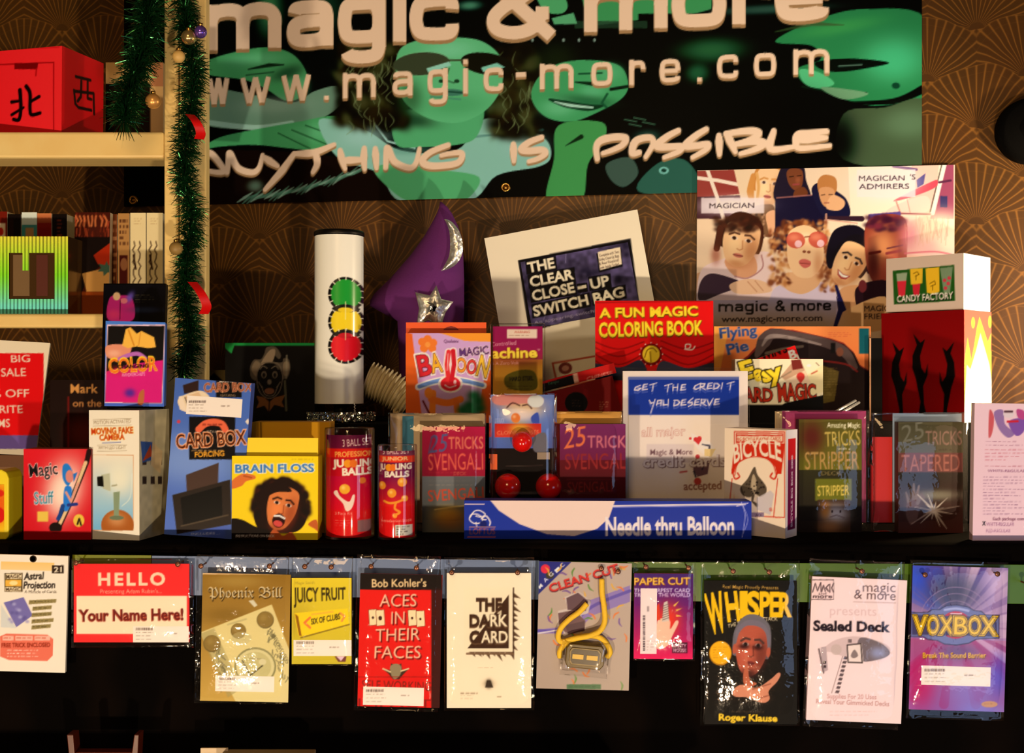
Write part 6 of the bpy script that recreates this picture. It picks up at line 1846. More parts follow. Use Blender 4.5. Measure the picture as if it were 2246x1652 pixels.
def art_credit(p):
    p.rect(1378, 828, 1621, 910, (24, 50, 138)).rect(1378, 826, 1621, 833, (90, 100, 150)).line([(1378, 910), (1378, 1150)], 1, (200, 170, 130)).line([(1365, 818), (1365, 1150)], 2, (220, 180, 130))
    L = {'G': [[(15, 3), (3, 7), (1, 12), (9, 13), (16, 9), (8, 8)]], 'E': [[(13, 1), (4, 2), (1, 12), (13, 11)], [(3, 7), (11, 6)]], 'T': [[(0, 3), (17, -1)], [(9, 1), (6, 15)]], 'H': [[(2, 1), (1, 13)], [(1, 7), (12, 6)], [(13, 0), (11, 13)]], 'C': [[(15, 2), (5, 6), (2, 11), (7, 13), (17, 9)]], 'R': [[(2, 1), (0, 14)], [(1, 2), (12, 2), (9, 7), (2, 8), (14, 14)]], 'D': [[(2, 2), (0, 13), (9, 11), (14, 6), (9, 2), (0, 2)]], 'I': [[(5, 1), (2, 13)]], 'Y': [[(0, 2), (4, 8), (11, 6)], [(14, 0), (3, 28)]], 'O': [[(1, 12), (4, 3), (13, 2), (11, 13)], [(3, 9), (11, 8)]], 'U': [[(1, 2), (1, 12), (11, 11)], [(13, 1), (12, 14)]], 'S': [[(14, -2), (5, 4), (2, 7), (12, 7), (12, 11), (3, 15)]], 'V': [[(0, 2), (5, 13), (14, 0)]]}
    for s, x, y, w in (('GET', 1391, 842, 17), ('THE', 1458, 843, 17), ('CREDIT', 1520, 840, 15), ('YOU', 1424, 876, 15), ('DESERVE', 1478, 876, 14.6)):
        for i, ch in enumerate(s):
            for dy, c, a in ((6, (110, 120, 180), .6), (0, (250, 222, 210), 1)):
                for st in L[ch]:
                    p.line([(x + i * w + u * .92, y + v * 1.1 - i * .3 + dy) for u, v in st], [2.2, 3.4, 2], c, a)
    p.text('all major', 1408, 958, 1503, 955, 20, (206, 130, 110), b=.035).text('all major', 1408, 958, 1503, 955, 20, (248, 216, 188), b=.005)
    p.rect(1418, 974, 1522, 1015, (226, 196, 180), .7).text('Magic & More', 1426, 998, 1518, 997, 12, (120, 80, 80), b=.01, sh=.05)
    p.poly([(1516, 950), (1560, 972), (1570, 990), (1552, 1004), (1530, 985), (1518, 965)], (250, 226, 210)).ell(1526, 964, 5, 5, (220, 50, 50)).ell(1534, 962, 5, 5, (220, 50, 50)).poly([(1521, 966), (1539, 964), (1532, 976)], (220, 50, 50)).ell(1514, 962, 3, 3, (220, 60, 60)).line([(1540, 975), (1556, 978), (1556, 1000)], [2, 4, 3], (40, 40, 60)).poly([(1545, 985), (1570, 985), (1560, 1002), (1545, 1000)], (240, 200, 130))
    p.ell(1530, 1002, 5, 5, (206, 60, 60)).poly([(1524, 1010), (1556, 1015), (1552, 1040), (1530, 1046), (1520, 1030)], (110, 70, 76)).ell(1530, 1056, 8, 8, (200, 60, 50)).line([(1540, 1030), (1550, 1010)], 3, (50, 44, 60)).line([(1522, 1034), (1526, 1046)], 4, (60, 50, 60)).line([(1492, 1036), (1506, 1034)], 4, (210, 90, 80))
    p.text('credit cards', 1412, 1026, 1592, 1023, 24, (120, 80, 76), b=.06).text('credit cards', 1411, 1025, 1591, 1022, 24, (248, 220, 200), b=.03)
    p.text('accepted', 1500, 1075, 1582, 1073, 18, (150, 90, 60), b=.02)


r, p = boxed('credit_notice', 'white notice with a blue lettered panel in a clear acrylic stand', 'sign', (1366, yS(1.665)), (1640, yS(1.665)), (1363, 814), 1.665, .003, art_credit, (250, 220, 190), body=(240, 210, 176))
w_, h_ = p.w, p.h
for y in (-.003, .0045):
    box('acrylic_sheet', -w_ / 2 - .001, w_ / 2 + .002, y, y + .0015, .001, h_ + .0045, M_ACRYL, r, .0004)
box('acrylic_foot', -w_ / 2 - .001, w_ / 2 + .002, -.003, .028, .0002, .001, M_ACRYL, r)


def art_needle(p):
    B = (34, 48, 140)
    p.rect(1010, 1090, 1660, 1190, B).poly([(1074, 1096), (1094, 1120), (1140, 1150), (1200, 1172), (1260, 1176), (1310, 1160), (1336, 1136), (1350, 1096)], (244, 204, 178)).rect(1092, 1094, 1342, 1104, (244, 204, 178))
    p.line([(1062, 1106), (1020, 1106)], 2, (220, 190, 190)).line([(1345, 1110), (1634, 1106)], 3.5, (246, 220, 220)).line([(1345, 1113), (1634, 1109)], 1, (150, 150, 200)).line([(1626, 1102), (1634, 1130), (1628, 1178)], 1.5, (214, 200, 220), .8, s=True).line([(1630, 1110), (1640, 1140), (1630, 1170)], 1.5, (190, 180, 210), .7, s=True).line([(1616, 1110), (1640, 1104)], 2, (220, 200, 220))
    p.text('Needle thru Balloon', 1329, 1174, 1609, 1172, 38, (246, 220, 205), b=.04)
    c = (246, 222, 214)
    p.line([(1032, 1134), (1040, 1122), (1052, 1120), (1064, 1128), (1056, 1134), (1044, 1132)], 2.5, c, s=True).line([(1032, 1130), (1030, 1140), (1040, 1148), (1056, 1146), (1058, 1136), (1046, 1128), (1034, 1128)], 2.5, c, s=True).line([(1056, 1138), (1066, 1132), (1075, 1144), (1074, 1152)], 3, c, s=True).line([(1058, 1148), (1058, 1140), (1066, 1140)], 2, c).line([(1044, 1146), (1046, 1156)], 2, c).ell(1060, 1150, 8, 8, (24, 30, 90)).line([(1030, 1156), (1086, 1156)], 1.5, (180, 120, 110)).text('LOFTUS', 1030, 1172, 1086, 1172, 13, (190, 90, 70), b=.0).line([(1026, 1178), (1086, 1178)], 2, (190, 80, 50))


boxed('needle_box', 'long low blue and white box with tall white lettering along the front', 'box', (1018, 1182), (1648, 1184), (1018, 1098), 1.538, .035, art_needle, (34, 48, 140), body=(40, 52, 136), m=M_GLOSS)


def art_bike(p):
    W, R_ = (250, 214, 172), (214, 44, 24)
    p.rect(1610, 946, 1722, 1136, R_).rect(1612, 948, 1720, 1134, W).rect(1614, 950, 1718, 972, R_).rect(1616, 952, 1716, 954, W).rect(1616, 957, 1716, 968, W).text('BIG BICYCLE PLAYING CARDS', 1617, 967, 1713, 966, 7, (206, 60, 30), b=.01)
    p.poly([(1611, 974), (1722, 973), (1714, 1040), (1700, 1040), (1690, 1012), (1655, 1000), (1620, 1014), (1612, 1040), (1604, 1040)], R_)
    p.poly([(1608, 1045), (1614, 1025), (1634, 1006), (1656, 1000), (1682, 1006), (1700, 1024), (1706, 1050), (1700, 1140), (1612, 1136)], W, s=False)
    p.line([(1606, 1030), (1612, 1050), (1622, 1046), (1618, 1038)], 3.5, R_, s=True).line([(1706, 1030), (1700, 1050), (1690, 1046), (1694, 1038)], 3.5, R_, s=True)
    p.line([(1612, 1042), (1618, 1018), (1636, 1006), (1656, 1002), (1680, 1006), (1696, 1020), (1703, 1046)], 2, R_, s=True)
    p.text('BICYCLE', 1611, 1016, 1714, 1012, 30, (251, 220, 180), b=.035, arch=15, up=lambda u: 1.05 - .0 * u + .25 * np.abs(2 * u - 1))
    p.line([(1606, 1050), (1598, 1128)], 2, R_).line([(1706, 1050), (1697, 1134)], 2, R_).line([(1596, 1130), (1700, 1134)], 2, R_)
    p.poly([(1655, 1024), (1662, 1042), (1680, 1066), (1680, 1082), (1668, 1090), (1657, 1084), (1644, 1091), (1629, 1086), (1624, 1070), (1640, 1050)], (92, 74, 54), s=True).line([(1652, 1086), (1650, 1100), (1660, 1108)], [7, 4, 8], (92, 74, 54))
    p.poly([(1653, 1040), (1660, 1060), (1656, 1084), (1648, 1078), (1648, 1056)], (190, 160, 120), s=True)
    g = random.Random(3)
    for i in range(26):
        p.ell(g.uniform(1632, 1676), g.uniform(1056, 1084), 1.8, 1.8, (40, 30, 24))
    p.poly([(1660, 1092), (1690, 1076), (1698, 1084), (1690, 1130), (1660, 1118)], (206, 186, 176), .8).text('8', 1688, 1122, 1694, 1122, 8, (200, 60, 40)).rect(1648, 1124, 1676, 1134, (150, 120, 130)).text('JACK', 1656, 1133, 1672, 1133, 6, (60, 40, 60))


def art_bike_side(p):
    q = p.cv([(1728, 960), (1752, 1160)])
    H, Wd = p.H, p.W
    p.im[:] = c_((252, 224, 200))
    n = int(H * .09)
    p.im[n:int(H * .30), int(Wd * .22):int(Wd * .86)] = c_((214, 26, 30))
    p.im[int(H * .28):int(H * .93), int(Wd * .2):int(Wd * .86)] = c_((120, 24, 60))
    c = (244, 210, 196)
    M2 = p.M
    k = p.k
    def P3(u, v):
        w = M2 @ Vector((u, 0, v))
        r_ = w - Vector((0, CAMY, ZC))
        return (1123 + r_.x / r_.y * F, 826 - r_.z / r_.y * F)
    a, b = P3(.0045, p.v1 * .1), P3(.0045, p.v1 * .76)
    p.text('BICYCLE BIG BOX 2000', a[0], a[1], b[0], b[1], 9, c, b=.03)


boxed('jumbo_card_carton', 'cream and red jumbo playing card carton with a large grey spade', 'card box', (1588, yS(1.600)), (1722, yS(1.540)), (1598, 939), 1.570, .038, art_bike, (250, 214, 172), yaw=37, body=(240, 200, 160), right=(art_bike_side, (252, 224, 200)))


def art_pink(p):
    g = random.Random(5)
    p.poly([(2180, 905), (2200, 900), (2204, 930), (2225, 950), (2210, 960), (2190, 940)], (150, 110, 150), s=True).poly([(2170, 900), (2180, 915), (2176, 950), (2168, 958)], (200, 60, 60), .8, s=True).ell(2212, 908, 12, 9, (230, 200, 190)).line([(2204, 903), (2220, 903)], 4, (60, 20, 30)).poly([(2212, 925), (2246, 918), (2246, 945), (2228, 956)], (130, 80, 150), s=True).line([(2210, 925), (2232, 924)], 5, (206, 40, 50)).poly([(2230, 898), (2246, 902), (2246, 920), (2232, 915)], (190, 70, 120), s=True)
    p.micro(2162, 966, 2250, 982, 2, (150, 80, 110), 2, .7).micro(2160, 984, 2250, 1014, 4, (190, 70, 90), 3, .7).micro(2160, 1020, 2250, 1028, 1, (170, 70, 90), 3, .7).text('WHITE-REGULAR', 2166, 1036, 2250, 1036, 6, (130, 70, 100))
    p.micro(2156, 1044, 2250, 1132, 13, (130, 74, 110), 4, .7).text('Each package contains', 2178, 1141, 2262, 1141, 6, (110, 50, 70), b=.02).text('X', 2155, 1152, 2161, 1152, 8, (20, 14, 24), b=.06).text('WHITE-REGULAR', 2163, 1154, 2224, 1154, 8, (150, 90, 120)).text('RED-REGULAR', 2163, 1168, 2216, 1168, 7, (160, 100, 130))


boxed('pink_leaflet_pack', 'pale pink instruction pack with purple cartoon and dense print at the end of the table', 'pack', (2133, 1188), (2260, 1190), (2138, 884), 1.525, .012, art_pink, (244, 196, 190), body=(236, 190, 180), m=M_PRINT)
# ------------------------------------------------------------------ hanging strips and packets on the front of the table
DH, DP = 1.490, 1.476


def strip(x0, x1, y0, y1, sl, c, label, pins):
    M, w, h = pose((x0, y1), (x1, y1 + sl * (x1 - x0)), (x0, y0), DH)
    r = thing('hanging_strip', label, 'plastic strip', M, None)
    box('strip_band', -w / 2, w / 2, 0, .0012, 0, h, mat('strip_plastic', c, .35, spec=.3), r, .0004)
    Mi = M.inverted()
    for x, y in pins:
        q = Mi @ at(x, y, DH)
        o = lathe('pin', [(.0005, -.0262), (.0026, -.0262), (.0034, -.0254), (.0034, -.0244), (.0011, -.0242), (.0011, 0)], M_PIN, r, 16, 'y', (q.x, 0, q.z))
    return r


M_PIN = mat('dull_brass', (120, 70, 44), .35, .6)
strip(158, 331, 1217, 1300, .008, (120, 120, 20), 'short yellow-green plastic strip behind the red name badge packet', [(182, 1228), (396, 1236)][:1])
strip(332, 1182, 1219, 1305, .0125, (112, 124, 146), 'long grey-blue plastic strip behind the middle packets', [(402, 1231), (452, 1235), (600, 1235), (676, 1236), (733, 1237), (819, 1236), (917, 1239), (993, 1249), (1135, 1249)])
strip(1184, 2300, 1231, 1317, .0075, (70, 100, 14), 'long bright green plastic strip behind the last packets', [(1316, 1240), (1352, 1247), (1412, 1237), (1504, 1239), (1600, 1246), (1678, 1248), (1878, 1246), (2014, 1254), (2170, 1252), (2240, 1276)])


def card(name, label, BL, BR, TL, art, bg, bag=None, seed=1, t=.004, body=(190, 170, 140), m=M_PRINT, d=DP, group='hanging packets', step=1.8):
    r, p = boxed(name, label, 'packet', BL, BR, TL, d, t, art, bg, body=body, m=m, group=group, part='printed_card', body_part='card_backing', step=step)
    if bag:
        bag_of(p, r, *bag, seed, front=.0035, back=t + .003)
    return r, p


def art_astral(p):
    k = (70, 50, 34)
    p.grad(4, 1232, 118, 1252, (250, 196, 110), (250, 204, 130)).rect(114, 1240, 140, 1258, (50, 34, 22)).text('21', 119, 1255, 135, 1255, 11, (246, 220, 180), b=.03)
    p.rect(10, 1257, 50, 1298, (90, 66, 36)).rect(13, 1259, 48, 1270, (240, 210, 160)).rect(12, 1272, 47, 1286, (244, 176, 60)).rect(11, 1288, 46, 1297, (240, 210, 160)).text('MAGIC', 14, 1269, 47, 1268, 8, (70, 46, 26), b=.02).ell(30, 1279, 9, 5, (250, 220, 140)).text('MAGIC', 13, 1296, 45, 1296, 7, (70, 46, 26), b=.02)
    p.text('Astral', 53, 1272, 95, 1270, 15, (30, 18, 12), b=.035, sh=.12).text('Projection', 52, 1291, 120, 1290, 15, (30, 18, 12), b=.035, sh=.12).text('A Miracle of Cards', 54, 1301, 124, 1301, 6, k)
    p.poly([(2, 1325), (36, 1378), (2, 1376)], (220, 210, 190)).poly([(8, 1322), (52, 1310), (72, 1350), (36, 1376)], (120, 106, 160)).noise(.0, 5)
    for i in range(12):
        g = random.Random(i)
        p.blob(g.uniform(16, 62), g.uniform(1318, 1366), 5, 4, g.choice([(150, 136, 180), (96, 84, 140), (190, 180, 200)]), .7)
    for y, x0, x1 in ((1317, 64, 124), (1331, 72, 114), (1345, 70, 114), (1359, 70, 118), (1372, 70, 112)):
        p.poly([(x0, y), (x1, y - 3), (x1 - 1, y + 5), (x0 - 1, y + 9)], (150, 126, 70)).micro(x0 + 2, y, x1 - 2, y + 6, 1, (70, 56, 30), y, .8, 2)
    p.poly([(0, 1396), (14, 1390), (104, 1392), (117, 1402), (116, 1438), (104, 1450), (20, 1448), (0, 1440)], (240, 110, 80), s=False)
    for i, (a_, b_) in enumerate(((6, 30), (34, 72), (76, 110))):
        p.rect(a_, 1395, b_, 1405, (248, 180, 150)).micro(a_ + 2, 1396, b_ - 2, 1404, 1, (220, 90, 60), i, .8, 3)
    p.text('FREE TRICK ENCLOSED', 4, 1420, 110, 1419, 9, (150, 40, 20), b=.04).micro(16, 1424, 96, 1444, 3, (252, 220, 190), 5, .8, 2)


r, p = card('card_packet', 'white instruction packet with a purple card picture and a coral panel', (-12, 1472), (143, 1476), (-4, 1216), art_astral, (250, 226, 192), t=.005, d=1.474, body=(226, 200, 160))
q = p.Mi @ hit(73, 1226, p.o, p.n)
lathe('punched_hole', [(.0034, -.0011), (.0044, -.0010), (.0046, -.0003), (.0001, -.0004)], mat('hole_shade', (60, 40, 24), .8), r, 20, 'y', (q.x, 0, q.z))


def art_hello(p):
    p.rect(155, 1230, 425, 1425, (244, 44, 40)).rect(168, 1307, 410, 1391, (253, 222, 176))
    p.text('HELLO', 217, 1284, 361, 1283, 26, (253, 216, 170), b=.045, sp=1.3).text("Presenting Adam Rubin's...", 220, 1302, 355, 1301, 9, (250, 176, 140), b=.0)
    p.text('Your Name Here!', 174, 1363, 401, 1360, 24, (176, 60, 36), b=.055).text('Your Name Here!', 175, 1362, 402, 1359, 24, (110, 26, 22), b=.02)
    s = p.sticker(292, 1374, 414, 1409, 4)


card('badge_packet', 'red and white name badge card in a bright shiny bag', (162, 1409), (415, 1409), (163, 1237), art_hello, (244, 44, 40), (156, 1226, 424, 1421), 2, t=.003, body=(200, 40, 40))


def art_phoenix(p):
    p.grad(440, 1255, 635, 1545, (150, 104, 30), (206, 160, 70)).blob(520, 1275, 60, 14, (186, 146, 66), .6).blob(500, 1350, 60, 20, (120, 84, 24), .5).rect(440, 1254, 635, 1260, (240, 190, 130))
    b = [(438, 1388), (596, 1326), (640, 1440), (640, 1545), (520, 1545)]
    p.poly(b, (232, 204, 130)).poly([(440, 1390), (470, 1378), (530, 1510), (500, 1530)], (170, 150, 90), .6)
    for i in range(40):
        g = random.Random(i)
        t = g.random()
        x, y = 468 + t * 30 + g.uniform(-8, 8), 1400 + t * 110
        p.line([(x, y), (x + g.uniform(-6, 10), y + g.uniform(4, 12))], 2, (110, 100, 66), .7)
        x, y = 590 + t * 36 + g.uniform(-9, 9), 1370 + t * 120
        p.line([(x, y), (x + g.uniform(-8, 10), y + g.uniform(4, 12))], 2, (110, 100, 66), .7)
    for s, x, y in zip('UNITEDSTATES', np.linspace(588, 624, 12), np.linspace(1384, 1452, 12)):
        p.text(s, x, y, x + 6, y + 5, 9, (120, 106, 66), b=.0)
    p.ell(560, 1462, 46, 42, (150, 136, 84)).ell(560, 1462, 42, 38, (226, 204, 140)).ell(560, 1462, 35, 32, (206, 186, 120)).line([(532, 1450), (549, 1482), (576, 1460)], 3, (90, 80, 50)).line([(548, 1444), (580, 1446)], 2, (170, 150, 100)).ell(576, 1452, 8, 7, (226, 206, 150))
    for x, y, rr in ((465, 1411, 19), (523, 1383, 17), (582, 1359, 19)):
        p.ell(x, y + 1, rr, rr, (120, 96, 46)).ell(x, y, rr * .9, rr * .9, (146, 112, 48)).blob(x - 4, y - 4, 8, 8, (170, 136, 66), .7)
    p.ell(530, 1400, 22, 14, (200, 180, 120), .5).line([(500, 1370), (540, 1358)], 4, (190, 170, 110), .7)
    p.text('𝔓𝔥𝔬𝔢𝔫𝔦𝔵 𝔅𝔦𝔩𝔩', 458, 1313, 620, 1312, 22, (60, 38, 10), b=.03).text('𝔓𝔥𝔬𝔢𝔫𝔦𝔵 𝔅𝔦𝔩𝔩', 457, 1311, 619, 1310, 22, (236, 206, 150), b=.0)
    p.poly([(545, 1318), (556, 1316), (565, 1328), (558, 1332)], (240, 230, 200), .8)
    p.sticker(472, 1484, 602, 1516, 6)


card('bill_packet', 'sepia packet picturing three coins on a tilted banknote, in a crumpled bag', (439, 1537), (632, 1541), (446, 1257), art_phoenix, (160, 114, 40), (425, 1221, 634, 1543), 3, t=.003, body=(150, 110, 50))


def art_juicy(p):
    p.grad(640, 1265, 772, 1465, (236, 200, 40), (210, 180, 40)).blob(660, 1360, 30, 40, (180, 150, 40), .5).text('Magic Smith', 648, 1282, 690, 1281, 6, (170, 140, 40), b=.0)
    p.text('JUICY FRUIT', 645, 1322, 758, 1314, 29, (54, 40, 12), b=.03, up=lambda u: 1.1 - .25 * u, sh=.05)
    p.poly([(645, 1345), (762, 1335), (766, 1370), (660, 1397), (654, 1394)], (250, 206, 30)).poly([(647, 1346), (654, 1352), (662, 1396), (656, 1394)], (150, 90, 16)).line([(660, 1399), (766, 1370)], 3, (140, 110, 30))
    p.line([(680, 1355), (668, 1366), (680, 1377)], 5, (240, 120, 50)).line([(746, 1345), (756, 1352), (750, 1362)], 5, (236, 150, 60)).line([(684, 1348), (730, 1342)], 4, (240, 170, 60), .7).text('SIX OF CLUBS', 683, 1370, 746, 1358, 12, (50, 40, 16), b=.03, sh=.15)
    p.poly([(734, 1440), (760, 1440), (758, 1452), (742, 1452)], (120, 60, 50)).poly([(738, 1440), (756, 1440), (748, 1450)], (236, 190, 190))
    p.sticker(644, 1404, 771, 1439, 7)


card('yellow_packet', 'small yellow packet with dark capitals and a tilted slim card', (640, 1457), (771, 1457), (644, 1268), art_juicy, (236, 200, 40), (638, 1222, 774, 1462), 4, t=.006, body=(110, 70, 20))


def art_aces(p):
    p.rect(770, 1250, 970, 1294, (30, 16, 12)).grad(770, 1294, 970, 1560, (236, 30, 22), (226, 24, 18)).rect(946, 1290, 970, 1560, (40, 14, 10), .9)
    p.text("Bob Kohler's", 816, 1288, 935, 1287, 17, (250, 206, 140), b=.02)
    for s, x0, x1, y0, y1 in (('ACES', 832, 913, 1331, 1330), ('IN', 858, 887, 1369, 1368), ('THEIR', 823, 921, 1407, 1404), ('FACES', 821, 922, 1444, 1444)):
        p.text(s, x0 + 3, y0 + 3, x1 + 3, y1 + 3, 27, (110, 10, 8), b=-.0, sh=.06).text(s, x0, y0, x1, y1, 27, (246, 196, 150), b=-.004, sh=.06)
    for x, y, t in ((818, 1355, 0), (834, 1356, 1), (904, 1356, 0), (922, 1358, 1)):
        w = 10
        p.poly([(x - w, y - 18), (x + w - 1, y - 19), (x + w + 1, y + 16), (x - w + 2, y + 18)], (120, 40, 20)).poly([(x - w + 1, y - 17), (x + w - 2, y - 18), (x + w, y + 15), (x - w + 3, y + 17)], (252, 220, 160)).ell(x, y, 4 if t and x < 850 else 2.5, 5 if t and x < 850 else 3, (60, 26, 16))
    p.poly([(838, 1466), (856, 1470), (858, 1455), (870, 1462), (880, 1455), (882, 1470), (898, 1466), (884, 1480), (876, 1490), (862, 1490), (852, 1478)], (60, 40, 26)).poly([(856, 1462), (868, 1456), (880, 1462), (878, 1480), (866, 1490), (858, 1480)], (150, 130, 90), s=True).line([(840, 1467), (856, 1474)], 3, (240, 210, 150)).line([(880, 1472), (896, 1467)], 3, (240, 210, 150))
    p.rect(770, 1484, 950, 1486, (150, 10, 8), .7).text('SELF WORKING', 794, 1512, 945, 1516, 20, (116, 26, 14), b=.0).text('IMPACT', 786, 1550, 946, 1553, 18, (150, 20, 14), b=.0)
    p.sticker(796, 1509, 930, 1546, 8)


card('red_packet', 'red packet with cream slanting capitals and small ace cards', (784, 1549), (964, 1553), (785, 1258), art_aces, (232, 28, 20), (775, 1221, 967, 1559), 5, t=.005, body=(120, 14, 10))


def art_dark(p):
    K2 = (60, 34, 18)
    p.rect(1018, 1288, 1124, 1430, (250, 222, 176)).poly([(1121, 1298), (1121, 1423), (1025, 1423)], K2)
    for i in range(9):
        g = random.Random(i)
        x, y = 1124, 1298 + i * 14
        p.poly([(x, y), (x + g.uniform(10, 20), y + g.uniform(6, 18)), (x, y + 12)], (90, 60, 36))
        x, y = 1028 + i * 11, 1430
        p.poly([(x, y), (x + 12, y), (x + g.uniform(10, 22), y + g.uniform(8, 22))], (90, 60, 36))
    p.rect(1116, 1292, 1124, 1428, (250, 222, 176)).line([(1126, 1290), (1126, 1434)], 3, K2).line([(1024, 1434), (1126, 1434)], 4, (120, 84, 54)).rect(1026, 1423, 1120, 1429, (250, 222, 176))
    for s, x0, x1, y in (('THE', 1045, 1100, 1338), ('DARK', 1031, 1112, 1374), ('CARD', 1031, 1113, 1410)):
        p.text(s, x0, y + 3, x1, y + 3, 25, (96, 60, 36), b=.05).text(s, x0, y, x1, y, 25, K2, b=.05)
    q = [(1121, 1298), (1121, 1423), (1025, 1423)]
    for s, x0, x1, y in (('RK', 1076, 1112, 1374), ('ARD', 1056, 1113, 1410)):
        p.text(s, x0, y, x1, y, 25, (250, 222, 176), b=.03)
    p.poly([(1090, 1345), (1100, 1338), (1100, 1350)], (250, 222, 176), .8)
    p.micro(1048, 1462, 1094, 1468, 1, (190, 150, 110), 2, .7).blob(1072, 1500, 14, 10, (190, 160, 120), .8).blob(1072, 1500, 7, 10, (60, 44, 30), .9).poly([(1064, 1508), (1082, 1508), (1076, 1492), (1068, 1492)], (54, 40, 28))
    p.micro(1010, 1518, 1050, 1522, 1, (150, 116, 84), 3, .8, 4).micro(1010, 1524, 1040, 1536, 2, (170, 136, 100), 4, .6).micro(1090, 1526, 1104, 1530, 1, (170, 136, 100), 5, .7, 3)


card('cream_packet', 'cream packet with a black-cornered jagged card design', (980, 1553), (1165, 1553), (982, 1257), art_dark, (250, 222, 178), (974, 1223, 1172, 1559), 6, t=.004, body=(150, 90, 50))


def art_cut(p):
    p.grad(1170, 1225, 1385, 1520, (190, 160, 136), (176, 146, 120))
    p.poly([(1175, 1228), (1256, 1230), (1175, 1310)], (40, 40, 110)).ell(1196, 1248, 10, 10, (226, 40, 60)).ell(1206, 1262, 9, 8, (60, 50, 30))
    for s, x, y in (('M', 1184, 1292), ('A', 1196, 1278), ('G', 1208, 1266), ('I', 1222, 1256), ('C', 1232, 1246)):
        p.text(s, x, y, x + 7, y - 6, 8, (230, 220, 220), b=.02)
    p.poly([(1175, 1382), (1240, 1374), (1290, 1318), (1382, 1284), (1382, 1320), (1300, 1350), (1260, 1390), (1175, 1390)], (140, 112, 160), s=False).line([(1175, 1384), (1240, 1378), (1300, 1330), (1382, 1296)], 7, (96, 74, 150), s=True).line([(1176, 1390), (1250, 1378)], 3, (220, 200, 190))
    g = random.Random(11)
    for i in range(46):
        x, y = g.uniform(1180, 1376), g.uniform(1236, 1510)
        c = g.choice([(230, 110, 40), (90, 130, 50), (110, 70, 130), (226, 160, 50)])
        a_ = g.uniform(0, 6.28)
        p.line([(x - 9 * math.cos(a_), y - 9 * math.sin(a_)), (x + 3 * math.sin(a_), y - 3 * math.cos(a_)), (x + 9 * math.cos(a_), y + 9 * math.sin(a_))], [1, 4, 3], c, .9, s=True)
    p.text('CLEAN CUT', 1208, 1301, 1358, 1255, 17, (90, 30, 40), b=.05, sh=.0).text('CLEAN CUT', 1208, 1299, 1358, 1253, 17, (216, 44, 34), b=.03)
    p.poly([(1238, 1310), (1270, 1298), (1296, 1320), (1290, 1345), (1275, 1350), (1285, 1380), (1240, 1392), (1222, 1372), (1224, 1340), (1245, 1335)], (206, 180, 160)).poly([(1242, 1312), (1268, 1300), (1290, 1318), (1285, 1340), (1245, 1338)], (96, 64, 66)).poly([(1224, 1345), (1260, 1338), (1284, 1362), (1282, 1384), (1240, 1388), (1226, 1370)], (110, 74, 70)).poly([(1240, 1372), (1282, 1362), (1282, 1384), (1246, 1392)], (84, 54, 54))
    p.rect(1243, 1501, 1318, 1512, (70, 104, 60)).micro(1248, 1503, 1312, 1510, 1, (50, 80, 44), 3, .8, 3)


r, p = card('rope_blister', 'grey confetti-patterned blister card with a yellow rope looped through a brown box', (1176, 1510), (1379, 1515), (1178, 1231), art_cut, (184, 154, 130), None, 1, t=.0015, m=M_GLOSS, d=1.470)
lp = lambda x, y, o: (lambda q: Vector((q.x, -o, q.z)))(p.Mi @ hit(x, y, p.o, p.n))
M_ROPE = mat('yellow_rope', (250, 186, 40), .75, bump=(500, .5, .001))
rp = thing('yellow_rope', 'soft yellow rope twisted in an open loop on the confetti card', 'rope', p.M @ Matrix.Translation(lp(1250, 1420, .005)))
o_ = lp(1250, 1420, .005)
pts = [(1287, 1322, .006), (1270, 1340, .007), (1248, 1356, .007), (1230, 1375, .007), (1224, 1395, .006), (1232, 1405, .007), (1260, 1396, .012), (1290, 1390, .013), (1314, 1380, .011), (1325, 1360, .009), (1324, 1330, .008), (1320, 1300, .007), (1319, 1268, .006)]
tube('rope_length', smooth([tuple(lp(x, y, o) - o_) for x, y, o in pts], False, 6), .0036, M_ROPE, rp, 14)
pts = [(1228, 1440, .006), (1228, 1425, .007), (1240, 1410, .005), (1262, 1400, .004), (1290, 1393, .004), (1314, 1396, .006), (1330, 1410, .008), (1337, 1428, .007), (1330, 1440, .006)]
tube('rope_length', smooth([tuple(lp(x, y, o) - o_) for x, y, o in pts], False, 6), .0036, M_ROPE, rp, 14)
M_BOX = mat('brown_box', (104, 76, 30), .35)
bx = thing('slotted_box', 'small olive brown slotted box threaded by the yellow rope', 'trick prop', p.M @ Matrix.Translation(lp(1282, 1436, .002)) @ Matrix.Rotation(math.radians(4), 4, 'Y'))
k = 1.47 / F
oc = [(-42, -16), (-36, -26), (34, -26), (42, -16), (42, 16), (34, 26), (-36, 26), (-42, 16)]
prism('box_body', [(x * k, y * k) for x, y in oc], -.011, 0, M_BOX, bx, .0012)
prism('rim', [(x * k * .82, y * k * .72) for x, y in oc], -.0125, -.0112, mat('brown_rim', (140, 106, 46), .3), bx, .0005)
prism('recess', [(x * k * .74, y * k * .6) for x, y in oc], -.0129, -.0126, mat('brown_dark', (70, 48, 20), .3), bx)
for x in (-16, 15):
    box('rope_window', (x - 12) * k, (x + 12) * k, -.0136, -.013, -5 * k, 5 * k, mat('yellow_window', (240, 180, 60), .4), bx)
w_ = lambda q: q
crinkle('clear_bubble', bx.matrix_world, -52 * k, 52 * k, -44 * k, 34 * k, -.017, -.0008, M_CLEAR, bx, 9, amp=.0006)


